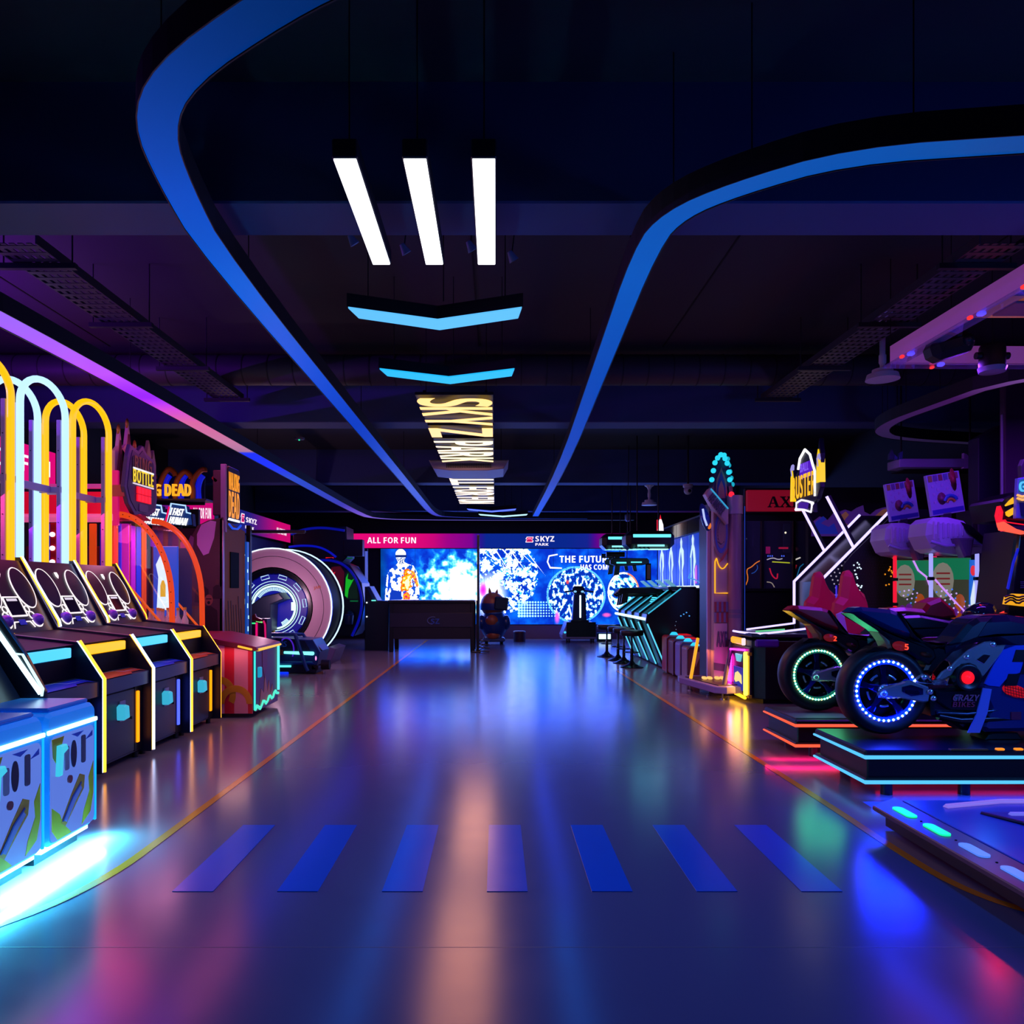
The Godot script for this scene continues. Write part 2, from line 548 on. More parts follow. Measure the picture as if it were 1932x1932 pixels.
func ceiling_things() -> void:
	var y := 3.45
	var a := split_long(smooth(flat_path([0.5, 2.1, -0.1, 2.25, -0.45, 2.37, -0.75, 2.53, -1.25, 2.88, -1.48, 3.2, -1.58, 3.65, -1.68, 4.4, -1.68, 8.0, -1.68, 16.0, -1.68, 20.0, -1.3, 20.5, 0.2, 20.9, 2.6, 21.0]), 2))
	light_ribbon("light_ribbon", "long blue light band sweeping overhead, left of the three white ceiling bars", a, y, 0.17, [[0.0, "00163c"], [0.06, "002e78"], [0.12, "004cc8"], [0.17, "0060e0"], [0.24, "0050e0"], [0.34, "003cc8"], [0.45, "1c44b8"], [0.6, "2a50b0"], [0.8, "2a3ac0"], [1.0, "0a2a90"]], 0.95, 8, [[-1.0, 2.4, 3.4, "0880ff", 2.4], [-1.68, 4.4, 11.0, "0878ff", 1.3], [-1.68, 11.0, 19.8, "1060ff", 2.0]])
	var b := split_long(smooth(flat_path([3.9, 3.2, 3.1, 3.25, 2.37, 3.33, 1.63, 3.42, 1.2, 3.7, 0.96, 3.95, 0.88, 4.3, 0.93, 6.0, 1.1, 12.0, 1.09, 20.3]), 2))
	light_ribbon("light_ribbon", "blue light band that bends sharply to the right above the motorbikes", b, y, 0.16, [[0.0, "002c70"], [0.1, "0a52b0"], [0.2, "0a58c0"], [0.35, "0040b0"], [0.5, "0030a0"], [0.65, "252c80"], [0.8, "223cb0"], [1.0, "0050f0"]], 0.95, 8, [[2.2, 3.25, 3.4, "0880ff", 2.4], [0.93, 4.4, 11.0, "0878ff", 1.3], [1.1, 11.0, 19.8, "1040ff", 2.0]])
	var c := split_long(smooth(flat_path([-6.7, 3.7, -5.0, 3.8, -4.1, 4.3, -3.72, 4.9, -3.63, 5.6, -3.63, 12.0, -3.63, 20.2, -3.3, 20.9, -2.6, 21.3, 0.0, 21.45, 4.0, 21.45]), 2))
	light_ribbon("light_ribbon", "purple and pink light band over the neon arches that turns blue further back", c, y, 0.25, [[0.0, "8060ff"], [0.14, "8c58ff"], [0.2, "b048ff"], [0.23, "9020ff"], [0.25, "c840d0"], [0.275, "cc6098"], [0.32, "b87098"], [0.345, "a06c90"], [0.35, "0a28f0"], [0.4, "1430e8"], [0.44, "2848c0"], [0.6, "3838a8"], [0.72, "6c58c8"], [0.85, "5048a0"], [1.0, "203060"]], 1.2, 10, [[-3.63, 5.9, 8.4, "a840ff", 0.7], [-3.63, 8.4, 10.6, "ff60a0", 0.7], [-3.63, 10.8, 19.8, "2030ff", 2.0]])
	var e := split_long(smooth(flat_path([6.7, 6.1, 4.9, 7.0, 4.78, 8.2, 4.72, 8.8, 4.85, 9.4, 5.3, 9.85, 6.7, 10.2]), 2), 0.4)
	light_ribbon("light_ribbon", "hairpin light band in dim violet at the upper right behind the spotlight frame", e, y, 0.17, [[0.0, "a070c0"], [0.3, "8a58b0"], [0.42, "50206c"], [0.7, "38245c"], [1.0, "241c3c"]], 0.6, 3, [[4.75, 7.6, 9.0, "9040ff", 0.5]])
	# three white bars
	var names := ["white light bar on the left of three hung above the aisle", "white light bar in the middle of three hung above the aisle", "white light bar on the right of three, nearest the bending blue band"]
	for i in 3:
		var x: float = [-0.70, -0.375, -0.055][i]
		var o := thing("ceiling_light_bar", names[i], "ceiling light", W(x, y, 4.0), "white ceiling light bars")
		part("housing", mb(o).box(W(x, y + 0.045, 4.0), Vector3(0.118, 0.09, 1.13), 0.006), paint("0c1230", 0.4), o)
		part("led_panel", mb(o).box(W(x, y - 0.002, 4.0), Vector3(0.106, 0.012, 1.11), 0.003), led("f2f8ff", 3.0), o)
		for d in [3.55, 4.45]:
			wire(o, W(x, y + 0.09, d))
		area_light("bar_light", Transform3D(Basis(Vector3.RIGHT, Vector3.BACK, Vector3.DOWN), W(x, y - 0.03, 4.0)), Vector2(0.1, 1.1), "c0c8ff", 0.2, o)
	# chevrons
	var cl := ["wide cyan chevron light, the nearer of two behind the white bars", "smaller cyan chevron light just before the glowing overhead letters"]
	var cd := [[5.26, 5.50, 0.20, -0.43, 0.625, "5cbcff"], [6.72, 6.98, 0.22, -0.44, 0.62, "20b8ff"], [18.4, 18.9, 0.3, -0.1, 0.62, "4a60ff"], [19.7, 20.2, 0.3, 0.2, 0.66, "c0f4ff"]]
	cl.append("thin blue chevron light past the far end of the overhead letters"); cl.append("thin white chevron light furthest back, before the video wall")
	for i in 4:
		var q: Array = cd[i]
		var o := thing("chevron_light", cl[i], "ceiling light", W(q[3], y, q[1]), "chevron lights")
		var th: float = q[2]
		var outline := [Vector2(q[3] - q[4], q[0]), Vector2(q[3], q[1]), Vector2(q[3] + q[4], q[0]), Vector2(q[3] + q[4] - 0.02, q[0] + th), Vector2(q[3], q[1] + th * 1.05), Vector2(q[3] - q[4] + 0.04, q[0] + th)]
		var xf := Transform3D(Basis(Vector3.RIGHT, Vector3.FORWARD, Vector3.UP), Vector3(0, y, 0))
		part("housing", mb(o).prism(outline, 0.1, xf.translated(Vector3.UP * 0.004), 0.004), paint("0a0c18", 0.5), o)
		var inner := []
		for p in outline:
			inner.append(p.lerp(Vector2(q[3], q[1] + th * 0.4), 0.015))
		part("led_panel", mb(o).prism(inner, 0.012, xf.translated(Vector3.DOWN * 0.006)), led(q[5], 1.1), o)
		for sx in [-0.5, 0.05, 0.5]:
			wire(o, W(q[3] + sx, y + 0.1, q[0] + 0.15))
	overhead_words()
	hvac()

func overhead_words() -> void:
	var y := 3.45
	var warm := led("ffc75a", 1.5)
	var pale := led("ffe2a8", 1.6)
	# every letter lies flat overhead, top to the right, reading away from the entrance; [letter, near, far, left x, right x]
	var one := thing("lit_sign_letters", "glowing yellow overhead letters spelling the park's name, nearer of the two words runs", "letters", W(-0.43, y, 9.8), "glowing overhead letters")
	var two := thing("lit_sign_letters", "glowing yellow overhead slogan letters beyond the ceiling air unit", "letters", W(-0.45, y, 15.0), "glowing overhead letters")
	var runs := [["S", 7.76, 8.12, one], ["K", 8.14, 8.55, one], ["Y", 8.58, 9.05, one], ["Z", 9.2, 9.75, one], ["P", 10.0, 10.32, one], ["A", 10.35, 10.75, one], ["R", 10.8, 11.2, one], ["K", 11.25, 11.65, one],
		["A", 12.95, 13.4, two], ["L", 13.45, 13.8, two], ["L", 13.85, 14.2, two], ["F", 14.45, 14.8, two], ["O", 14.85, 15.3, two], ["R", 15.35, 15.8, two], ["F", 16.05, 16.4, two], ["U", 16.45, 16.85, two], ["N", 16.9, 17.3, two]]
	for r in runs:
		var xf := Transform3D(Basis(Vector3.FORWARD, Vector3.RIGHT, Vector3.DOWN), W(-0.435, y, (r[1] + r[2]) / 2))
		letters("lit_letter", r[0], xf, r[2] - r[1], 0.8, 0.003, warm if r[1] < 10 else pale, r[3])
		part("letter_box", mb(r[3]).box(W(-0.435, y + 0.05, (r[1] + r[2]) / 2), Vector3(0.82, 0.03, r[2] - r[1]), 0.004), paint("0c0a10", 0.6), r[3])
	for w in [[one, 7.8, 11.6], [two, 13.0, 17.3]]:
		for x in [-0.75, -0.1]:
			part("rail", mb(w[0]).box(W(x, y + 0.08, (w[1] + w[2]) / 2), Vector3(0.03, 0.03, w[2] - w[1])), paint("101014", 0.6), w[0])
			for d in [w[1] + 0.2, w[2] - 0.2]:
				wire(w[0], W(x, y + 0.09, d))
		area_light("letters_light", Transform3D(Basis(Vector3.RIGHT, Vector3.BACK, Vector3.DOWN), W(-0.435, y - 0.02, (w[1] + w[2]) / 2)), Vector2(0.7, w[2] - w[1]), "ff9c74", 4.2, w[0])

func hvac() -> void:
	# round duct across the room
	var o := thing("air_duct", "round spiral air duct crossing the room under the dark ceiling", "duct", W(0, 4.08, 8.9))
	part("pipe", mb(o).tube([W(-6.75, 4.08, 8.9), W(6.75, 4.08, 8.9)], 0.18, 24), paint("3c3844", 0.55), o)
	for i in 44:
		var x := -6.6 + 0.3 * i
		part("seam", mb(o).tube([W(x, 4.08, 8.9), W(x + 0.012, 4.08, 8.9)], 0.186, 20), paint("24222a", 0.6), o)
	# hanging air unit between the words
	var ac := thing("air_unit", "pale square ceiling air unit hanging between the two runs of letters", "air conditioner", W(-0.43, 3.5, 12.3))
	part("casing", mb(ac).prism(V([-0.64, 3.52, -0.56, 3.38, -0.3, 3.35, 0.3, 3.35, 0.56, 3.38, 0.64, 3.52]), 0.9, Transform3D(Basis.IDENTITY, W(-0.43, 0, 12.75)), 0.015), paint("9a94a4", 0.5), ac)
	for x in [-0.95, 0.09]:
		wire(ac, W(x, 3.5, 12.3))
	for i in 26:
		part("grille_slat", mb(ac).box(W(-0.43 - 0.35 + 0.028 * i, 3.425, 11.84), Vector3(0.014, 0.07, 0.024)), paint("38353f", 0.6), ac)
	# perforated cable trays along both sides
	for k in 2:
		var x: float = [-3.33, 3.5][k]
		var tray := thing("cable_tray", ["perforated cable tray hung over the neon arches", "perforated cable tray hung over the motorbikes"][k], "cable tray", W(x, 3.98, 7.2), "cable trays")
		var met := paint("4a4652", 0.5, 0.3)
		for s in [-0.17, 0.17]:
			part("rail", mb(tray).box(W(x + s, 3.86, 7.2), Vector3(0.01, 0.07, 4.2)), met, tray)
		for s in [-0.12, -0.06, 0.0, 0.06, 0.12]:
			part("strip", mb(tray).box(W(x + s, 3.83, 7.2), Vector3(0.035, 0.006, 4.2)), met, tray)
		for i in 40:
			part("rung", mb(tray).box(W(x, 3.827, 5.15 + i * 0.105), Vector3(0.33, 0.005, 0.045)), met, tray)
		for d in [5.4, 6.6, 7.9, 9.2]:
			part("trapeze", mb(tray).box(W(x, 3.8, d), Vector3(0.56, 0.04, 0.04)), paint("2c2a32", 0.6), tray)
			for s in [-0.25, 0.25]:
				part("rod", mb(tray).tube([W(x + s, 3.8, d), W(x + s, 4.345, d)], 0.006, 5), paint("2c2a32", 0.6), tray)
	# a white mount that drops from the ceiling, and one far behind it
	var mount := func(p: Vector3, drop: float, k: float, label: String) -> void:
		var m := thing("ceiling_mount", label, "ceiling mount", p, "white ceiling mounts")
		var white := paint("e4e6f4", 0.45)
		part("flange", mb(m).lathe([Vector2(0, 0), Vector2(0.05, 0.0), Vector2(0.1 * k, -0.005), Vector2(0.1 * k, -0.02), Vector2(0.05 * k, -0.05), Vector2(0.03 * k, -0.1)], 20, Transform3D(Basis.IDENTITY, p)), white, m)
		part("pole", mb(m).lathe([Vector2(0.028 * k, -0.05), Vector2(0.028 * k, -drop + 0.2), Vector2(0.036 * k, -drop + 0.2), Vector2(0.036 * k, -drop + 0.12), Vector2(0.026 * k, -drop + 0.1), Vector2(0.026 * k, -drop + 0.03)], 16, Transform3D(Basis.IDENTITY, p)), white, m)
		part("head", mb(m).lathe([Vector2(0.0, -drop + 0.05), Vector2(0.1 * k, -drop + 0.05), Vector2(0.105 * k, -drop), Vector2(0.0, -drop)], 20, Transform3D(Basis.IDENTITY, p)), white, m)
		part("dish", mb(m).lathe([Vector2(0.0, -drop), Vector2(0.15 * k, -drop), Vector2(0.165 * k, -drop - 0.055), Vector2(0.0, -drop - 0.06)], 24, Transform3D(Basis.IDENTITY, p)), white, m)
	mount.call(at(1665, 592, 7.7), 0.63, 1.0, "white drop mount with flat dish beside the corner of the spotlight frame")
	mount.call(at(1225, 915, 15.2), 0.36, 0.95, "small white drop mount far back over the shooting counter")
	var cctv := thing("security_camera", "white domed security camera under a beam above the tall pillar game", "camera", at(1298, 914, 14.0))
	var cp := at(1298, 914, 14.0)
	part("base", mb(cctv).lathe([Vector2(0, 0), Vector2(0.095, 0), Vector2(0.09, -0.05), Vector2(0.07, -0.07), Vector2(0, -0.07)], 18, Transform3D(Basis.IDENTITY, cp)), paint("c8c4d0", 0.4), cctv)
	part("ball", mb(cctv).ball(cp + Vector3(0, -0.11, 0.0), Vector3(0.08, 0.085, 0.08)), paint("c8c4d0", 0.4), cctv)
	part("lens", mb(cctv).ball(cp + Vector3(0.01, -0.125, 0.06), Vector3(0.035, 0.035, 0.03)), paint("101014", 0.15), cctv)
	var cam2 := thing("security_camera", "tiny bullet security camera hanging over the far video wall", "camera", at(1184, 970, 20.4))
	part("body", mb(cam2).lathe([Vector2(0, 0), Vector2(0.05, 0), Vector2(0.075, -0.03), Vector2(0.075, -0.16), Vector2(0.04, -0.2), Vector2(0, -0.2)], 14, Transform3D(Basis.IDENTITY, cam2.position)), paint("8a90a8", 0.4), cam2)
	part("stem", mb(cam2).tube([cam2.position, Vector3(cam2.position.x, 4.345, cam2.position.z)], 0.02, 6), paint("20222c", 0.5), cam2)
	part("stem", mb(cctv).tube([cp, Vector3(cp.x, 4.345, cp.z)], 0.02, 6), paint("20222c", 0.5), cctv)
	# clear smoke detector with a green lamp over the left rows
	var sd := thing("smoke_detector", "smoke detector with tiny green lamp left of the long blue band", "detector", at(565, 826, 12.9))
	part("base", mb(sd).lathe([Vector2(0, 0), Vector2(0.09, 0), Vector2(0.08, -0.03), Vector2(0, -0.04)], 16, Transform3D(Basis.IDENTITY, sd.position)), paint("7a7a90", 0.4), sd)
	part("lamp", mb(sd).ball(sd.position + Vector3(0, -0.04, 0.02), Vector3(0.015, 0.015, 0.015), 8), led("30ffb0", 1.2), sd)
	# small heater bulb lamps clipped behind the white bars
	for k in 4:
		var p := at([665, 763, 888, 966][k], [453, 470, 465, 484][k], 4.95)
		var s := thing("clip_lamp", ["tiny clip spotlight hanging left of the white bars", "tiny clip spotlight between the left and middle white bars", "tiny clip spotlight between the middle and right white bars", "tiny clip spotlight on a rod right of the white bars"][k], "spotlight", p, "clip spotlights")
		part("shade", mb(s).lathe([Vector2(0.0, 0.04), Vector2(0.016, 0.036), Vector2(0.034, -0.03), Vector2(0.0, -0.02)], 12, Transform3D(Basis.from_euler(Vector3(0.4, 0, 0.5)), p)), paint("8c90b8", 0.4), s)
		part("arm", mb(s).tube([p + Vector3(0, 0.03, 0), p + Vector3(0.02, 0.2, 0), p + Vector3(0.0, 4.345 - p.y, 0)], 0.005, 5), paint("202028", 0.6), s)
	# spotlight frame at the upper right
	var fr := thing("spotlight_frame", "pale angular hanging frame with colour lamps at the upper right", "lighting frame", W(4.8, 3.45, 5.8))
	var pale := glow_paint("b89ad0", "a04ca8", 0.3)  # pink light on the boards put in as a faint glow
	var q := [W(3.5, 0, 4.2), W(3.5, 0, 6.55), W(6.4, 0, 6.6), W(6.4, 0, 4.2)]
	for i in 3:
		var a: Vector3 = q[i]
		var b: Vector3 = q[i + 1]
		var dirv := (b - a).normalized()
		var bas := Basis(dirv, Vector3.UP, dirv.cross(Vector3.UP))
		part("side_board", mb(fr).box((a + b) / 2 + Vector3.UP * 3.52, Vector3(a.distance_to(b) + 0.02, 0.16, 0.03), 0.004, bas), pale, fr)
		part("lower_lip", mb(fr).box((a + b) / 2 + Vector3.UP * 3.425, Vector3(a.distance_to(b) + 0.1, 0.02, 0.12), 0.004, bas), pane("c0b0ff", 0.25), fr)
	for p in [[3.47, 6.2], [3.47, 5.3], [3.47, 4.75], [3.9, 6.5], [5.0, 6.52]]:
		part("led_lamp", mb(fr).box(W(p[0], 3.42, p[1]), Vector3(0.05, 0.03, 0.05), 0.008), led("5040ff", 1.6), fr)
		part("led_lamp", mb(fr).box(W(p[0] - 0.03, 3.42, p[1] + 0.08), Vector3(0.03, 0.025, 0.04), 0.006), led("ff3030", 1.2), fr)
	for p in [[3.46, 6.5], [6.4, 6.5], [3.46, 4.4]]:
		wire(fr, W(p[0], 3.6, p[1]))
	area_light("frame_light", Transform3D(Basis(Vector3.RIGHT, Vector3.BACK, Vector3.DOWN), W(4.9, 3.4, 6.5)), Vector2(2.6, 0.1), "8838ff", 7.0, fr)
	var fr2 := thing("hanging_tray", "smaller orange-tinted frame hung inside the spotlight frame", "lighting frame", W(4.6, 3.6, 5.6))
	part("board", mb(fr2).box(W(4.55, 3.62, 5.7), Vector3(1.75, 0.16, 0.03), 0.004), glow_paint("d8907c", "c06050", 0.35), fr2)  # board lifted by an added glow
	part("ledge", mb(fr2).box(W(4.55, 3.55, 5.55), Vector3(1.5, 0.02, 0.26), 0.004), paint("b8849c", 0.45), fr2)
	for x in [4.1, 5.2]:
		wire(fr2, W(x, 3.7, 5.7))
	var sp := thing("stage_light", "black moving stage light lying slanted in the spotlight frame", "stage light", at(1790, 655, 6.0))
	part("body", mb(sp).box(sp.position, Vector3(0.36, 0.17, 0.2), 0.05, Basis(Vector3.BACK, 0.3)), paint("1c1a20", 0.45), sp)
	part("yoke", mb(sp).box(sp.position + Vector3(0.02, 0.15, 0), Vector3(0.05, 0.2, 0.24), 0.01), paint("1c1a20", 0.5), sp)
	part("lens", mb(sp).ball(sp.position + Vector3(0.1, 0.03, 0.1), Vector3(0.05, 0.05, 0.02)), paint("203038", 0.1), sp)
	var sp2 := thing("stage_light", "black stage light with clear lens hanging at the frame's lower edge", "stage light", at(1872, 678, 6.3))
	part("body", mb(sp2).lathe([Vector2(0, 0.12), Vector2(0.09, 0.12), Vector2(0.1, 0.1), Vector2(0.1, -0.07), Vector2(0, -0.07)], 18, Transform3D(Basis.IDENTITY, sp2.position)), paint("18161c", 0.45), sp2)
	part("lens", mb(sp2).lathe([Vector2(0, -0.07), Vector2(0.11, -0.07), Vector2(0.1, -0.11), Vector2(0, -0.12)], 18, Transform3D(Basis.IDENTITY, sp2.position)), paint("a8a0c8", 0.2), sp2)
	wire(sp2, sp2.position + Vector3(0, 0.1, 0))
	wire(sp, sp.position + Vector3(0.02, 0.2, 0))
	for s in [-1, 1]:
		part("knob", mb(sp2).tube([sp2.position + Vector3(0.1 * s, 0.03, 0), sp2.position + Vector3(0.14 * s, 0.03, 0)], 0.03, 10), paint("18161c", 0.5), sp2)

# ---------------------------------------------------------------- the row at the left
func left_front() -> void:
	# rolling-ball alleys: built once in yellow and once in white, then copied along the wall
	var n := ["white-edged ball alley nearest the camera, half hidden behind the light blue cabinets", "yellow-edged ball alley next to the light blue cabinets", "white-edged ball alley between the two yellow-edged ones", "yellow-edged ball alley at the far end, beside the striped ring toss booth"]
	var white := ball_alley(4.86, false, n[0])
	var yellow := ball_alley(5.675, true, n[1])
	dup(white, "ball_alley", W(-3.0, 0, 6.49 + 0.4075), n[2])
	dup(yellow, "ball_alley", W(-3.0, 0, 7.305 + 0.4075), n[3])
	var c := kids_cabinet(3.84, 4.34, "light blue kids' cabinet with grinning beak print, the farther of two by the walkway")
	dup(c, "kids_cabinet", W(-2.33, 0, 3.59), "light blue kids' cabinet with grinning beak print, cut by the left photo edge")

func ball_alley(d0: float, gold: bool, label: String) -> Node3D:
	var zc := d0 + 0.4075
	var o := thing("ball_alley", label, "arcade game", W(-3.0, 0, zc), "ball rolling alleys")
	var half := 0.4
	var hue := "ffb400" if gold else "b8dcff"
	var lamp := led("ffa800", 1.6) if gold else led("48c0ff", 1.4)
	var edge := led("ffa420", 4.0) if gold else led("c0d0ff", 4.0)
	var navy := paint("161530", 0.35)
	var grey := paint("3a3844", 0.4)
	var prof := V([0.0, 0.04, 0.0, 0.764, -0.19, 1.05, -0.82, 1.12, -1.15, 1.73, -1.28, 1.73, -1.28, 0.04])
	for s in [-1.0, 1.0]:
		var shifted := []
		for p in prof: shifted.append(Vector2(p.x - 3.0, p.y))
		part("side_panel", mb(o).prism(shifted, 0.024, Transform3D(Basis.IDENTITY, W(0, 0, zc - s * half + 0.012)), 0.003), navy, o)
		var z: float = zc - s * (half - 0.002)
		var sx := 0.0 if s > 0 else -0.008
		part("led_edge", mb(o).tube([W(-2.996 + sx, 0.05, z), W(-2.996 + sx, 0.764, z), W(-3.186 + sx, 1.055, z)], 0.0125 if s > 0 else 0.006, 6), edge, o)
		part("led_edge", mb(o).tube([W(-3.81, 1.125, z), W(-3.822, 1.175, z), W(-4.148, 1.735, z)], 0.011 if s > 0 else 0.006, 6), edge, o)
	var wide := half * 2 - 0.03
	var fill := func(called: String, pts: Array, mat: Material, w := -1.0) -> void:
		var ww: float = wide if w < 0 else w
		var q := []
		for p in V(pts): q.append(Vector2(p.x - 3.0, p.y))
		part(called, mb(o).prism(q, ww, Transform3D(Basis.IDENTITY, W(0, 0, zc + ww / 2)), 0.002), mat, o)
	fill.call("cabinet", [-0.09, 0.06, -0.09, 0.63, -1.25, 0.63, -1.25, 0.06], grey)
	fill.call("front_lip", [-0.02, 0.635, -0.02, 0.745, -0.2, 0.775, -0.2, 0.635], paint("4a4856", 0.35))
	fill.call("play_deck", [-0.2, 0.64, -0.2, 0.93, -0.24, 0.94, -0.24, 1.02, -0.2, 1.03, -0.82, 1.1, -0.85, 0.64], paint("0c0c22", 0.55, 0.0, 0.2))
	fill.call("backboard", [-0.84, 1.1, -1.15, 1.7, -1.24, 1.7, -1.24, 1.1], paint("14121e", 0.3))
	part("light_bar", mb(o).box(W(-3.2, 0.975, zc - 0.02), Vector3(0.05, 0.075, 0.62), 0.006), lamp, o)
	# printed lines on the shelf
	var shelf := mb(o)
	var tilt := func(x: float, z: float) -> Vector3: return W(-3.0 + x, 0.751 + (-x - 0.02) * 0.167, zc + z)
	part("shelf_print", mb(o).prism([Vector2(-0.3, -0.025), Vector2(0.1, -0.025), Vector2(0.14, -0.06), Vector2(0.3, -0.06), Vector2(0.33, -0.03), Vector2(0.33, -0.15), Vector2(-0.3, -0.17)], 0.002, Transform3D(Basis(Vector3.FORWARD, Vector3(0.986, -0.164, 0), Vector3(0.164, 0.986, 0)), W(-3.0, 0.7475, zc))), paint("e06030" if gold else "2040e0", 0.4), o)
	part("shelf_line", mb(o).tube([tilt.call(-0.16, -0.3), tilt.call(-0.16, 0.05), tilt.call(-0.1, 0.1), tilt.call(-0.1, 0.33)], 0.003, 4), paint("e0dcf0", 0.4), o)
	# front door with ticket cup, lock and the upright lamp
	part("front_door", mb(o).box(W(-3.083, 0.345, zc - 0.06), Vector3(0.02, 0.53, 0.58), 0.004), paint("34323e", 0.4), o)
	part("recess", mb(o).box(W(-3.084, 0.345, zc + 0.31), Vector3(0.016, 0.55, 0.13), 0.002), paint("16141c", 0.4), o)
	part("upright_lamp", mb(o).box(W(-3.072, 0.36, zc + 0.285), Vector3(0.024, 0.44, 0.035), 0.005), led("ff8800", 2.0) if gold else led("4050ff", 2.4), o)
	var plate := part("ticket_plate", mb(o).box(W(-3.069, 0.45, zc + 0.02), Vector3(0.012, 0.17, 0.09), 0.003), paint("8a7ca0", 0.35), o)
	part("ticket_cup", mb(o).prism(V([0.03, 0.05, 0.045, -0.05, -0.045, -0.06, -0.05, 0.05, -0.02, 0.065]), 0.07, Transform3D(Basis(Vector3.FORWARD, Vector3.UP, Vector3.RIGHT), W(-3.065, 0.45, zc - 0.04)), 0.008), led("40c8f0", 0.75), o)
	part("lock", mb(o).tube([W(-3.075, 0.37, zc + 0.17), W(-3.06, 0.37, zc + 0.17)], 0.012, 10), paint("1a1820", 0.3, 0.6), o)
	part("foot", mb(o).tube([W(-3.12, 0.0, zc - 0.34), W(-3.12, 0.05, zc - 0.34)], 0.025, 8), paint("0c0c10", 0.5), o)
	part("foot", mb(o).tube([W(-3.12, 0.0, zc + 0.34), W(-3.12, 0.05, zc + 0.34)], 0.025, 8), paint("0c0c10", 0.5), o)
	# the backboard's glowing outlines
	var up := Vector3(-0.31, 0.6, 0).normalized()
	var nrm := Vector3(0.6, 0.31, 0).normalized()
	var org := W(-3.0 - 0.995, 1.4, zc) + nrm * 0.006
	var P := func(a: float, b: float) -> Vector3: return org - Vector3(0, 0, a) + up * b
	var white := led("fff0f4", 1.2)
	var lines := [[0.225, 0.07, 0.125, 0.19], [-0.225, 0.07, 0.125, 0.19]]
	for l in lines:
		part("target_ring", mb(o).tube(ring(P.call(l[0], l[1]), Vector3(0, 0, -l[2]), up * l[3], 32), 0.0055, 5, true), white, o)
		part("target_face", mb(o).prism(ring2(0.0, 0.0, l[2] - 0.004, l[3] - 0.004, 28), 0.002, Transform3D(Basis(Vector3.FORWARD, up, nrm), P.call(l[0], l[1]))), paint("1c1a2c", 0.25), o)
	part("score_frame", mb(o).tube([P.call(-0.1, -0.02), P.call(0.1, -0.02), P.call(0.1, -0.19), P.call(-0.1, -0.19)], 0.0065, 5, true), white, o)
	part("score_display", mb(o).box(P.call(0, -0.105), Vector3(0.19, 0.16, 0.004), 0.0, Basis(Vector3.FORWARD, up, nrm)), paint("181420", 0.15), o)
	part("logo_strip", mb(o).box(P.call(0, -0.045), Vector3(0.13, 0.022, 0.006), 0.0, Basis(Vector3.FORWARD, up, nrm)), led("f4e8ff", 0.8), o)
	part("badge", mb(o).prism(V([-0.022, 0.03, 0.02, 0.03, 0.024, -0.005, 0.0, -0.035, -0.022, -0.01]), 0.004, Transform3D(Basis(Vector3.FORWARD, up, nrm), P.call(0, 0.2))), white, o)
	for s in [-1.0, 1.0]:
		part("small_ring", mb(o).tube(ring(P.call(0.14 * s, -0.13), Vector3(0, 0, -0.028), up * 0.028, 16), 0.005, 5, true), white, o)
		part("small_ring", mb(o).tube(ring(P.call(0.165 * s, -0.19), Vector3(0, 0, -0.035), up * 0.035, 16), 0.005, 5, true), white, o)
		part("dome_button", mb(o).ball(P.call(0.2 * s, -0.235), Vector3(0.055, 0.055, 0.055), 16), paint("7a50c8", 0.15), o)
		part("dome_ring", mb(o).tube(ring(P.call(0.2 * s, -0.235), Vector3(0, 0, -0.062), up * 0.062, 18, PI * 1.0, PI * 1.9), 0.006, 5), white, o)
		part("score_line", mb(o).tube([P.call(0.05 * s, -0.245), P.call(0.1 * s, -0.245), P.call(0.13 * s, -0.3)], 0.005, 5), white, o)
	part("blue_label", mb(o).box(P.call(0, -0.25), Vector3(0.085, 0.05, 0.006), 0.002, Basis(Vector3.FORWARD, up, nrm)), paint("2c58d8", 0.3), o)
	# two glowing arches behind the board
	for k in 2:
		var x: float = -4.2 - 0.27 * k
		var z0 := zc - 0.345
		var z1 := zc + 0.345
		var pts := [W(x, 1.0, z0), W(x, 3.12, z0)]
		for i in range(1, 17):
			var t := PI * i / 17.0
			pts.append(W(x, 3.12 + 0.27 * sin(t), zc - 0.345 * cos(t)))
		pts.append(W(x, 3.12, z1)); pts.append(W(x, 1.0, z1))
		part("neon_tube", mb(o).tube(pts, 0.031, 12), led("ffbc00", 1.2) if gold else led("b0d8ff", 1.4), o)
		for z in [z0 + 0.0, z1 - 0.0]:
			var ch := part("channel", mb(o).box(W(x - 0.052, 2.05, z), Vector3(0.04, 2.1, 0.055), 0.004), paint("b49cc8", 0.35), o)
			for b in 5:
				part("bolt", mb(o).tube([W(x - 0.052, 1.4 + 0.35 * b, z - 0.028), W(x - 0.052, 1.4 + 0.35 * b, z - 0.031)], 0.006, 6), paint("302838", 0.4), ch)
	area_light("added_wash_light", facing(Vector3(0.8, -1, 0.1), Vector3.UP, W(-4.12, 2.4, zc)), Vector2(0.6, 1.2), "ff4090" if gold else "b030ff", 1.1, o)  # added pink and violet wash for the floor, unlike the tube colours
	part("crossbar", mb(o).box(W(-4.35, 2.42, zc), Vector3(0.035, 0.07, 0.66), 0.004), paint("b49cc8", 0.35), o)
	for z in [zc - 0.345, zc + 0.345]:
		part("crossbar", mb(o).box(W(-4.345, 2.42, z), Vector3(0.25, 0.06, 0.035), 0.004), paint("b49cc8", 0.35), o)
	return o

func ring2(cx: float, cy: float, rx: float, ry: float, n := 24) -> Array:
	var r := []
	for i in n:
		var a := TAU * i / n
		r.append(Vector2(cx + cos(a) * rx, cy + sin(a) * ry))
	return r

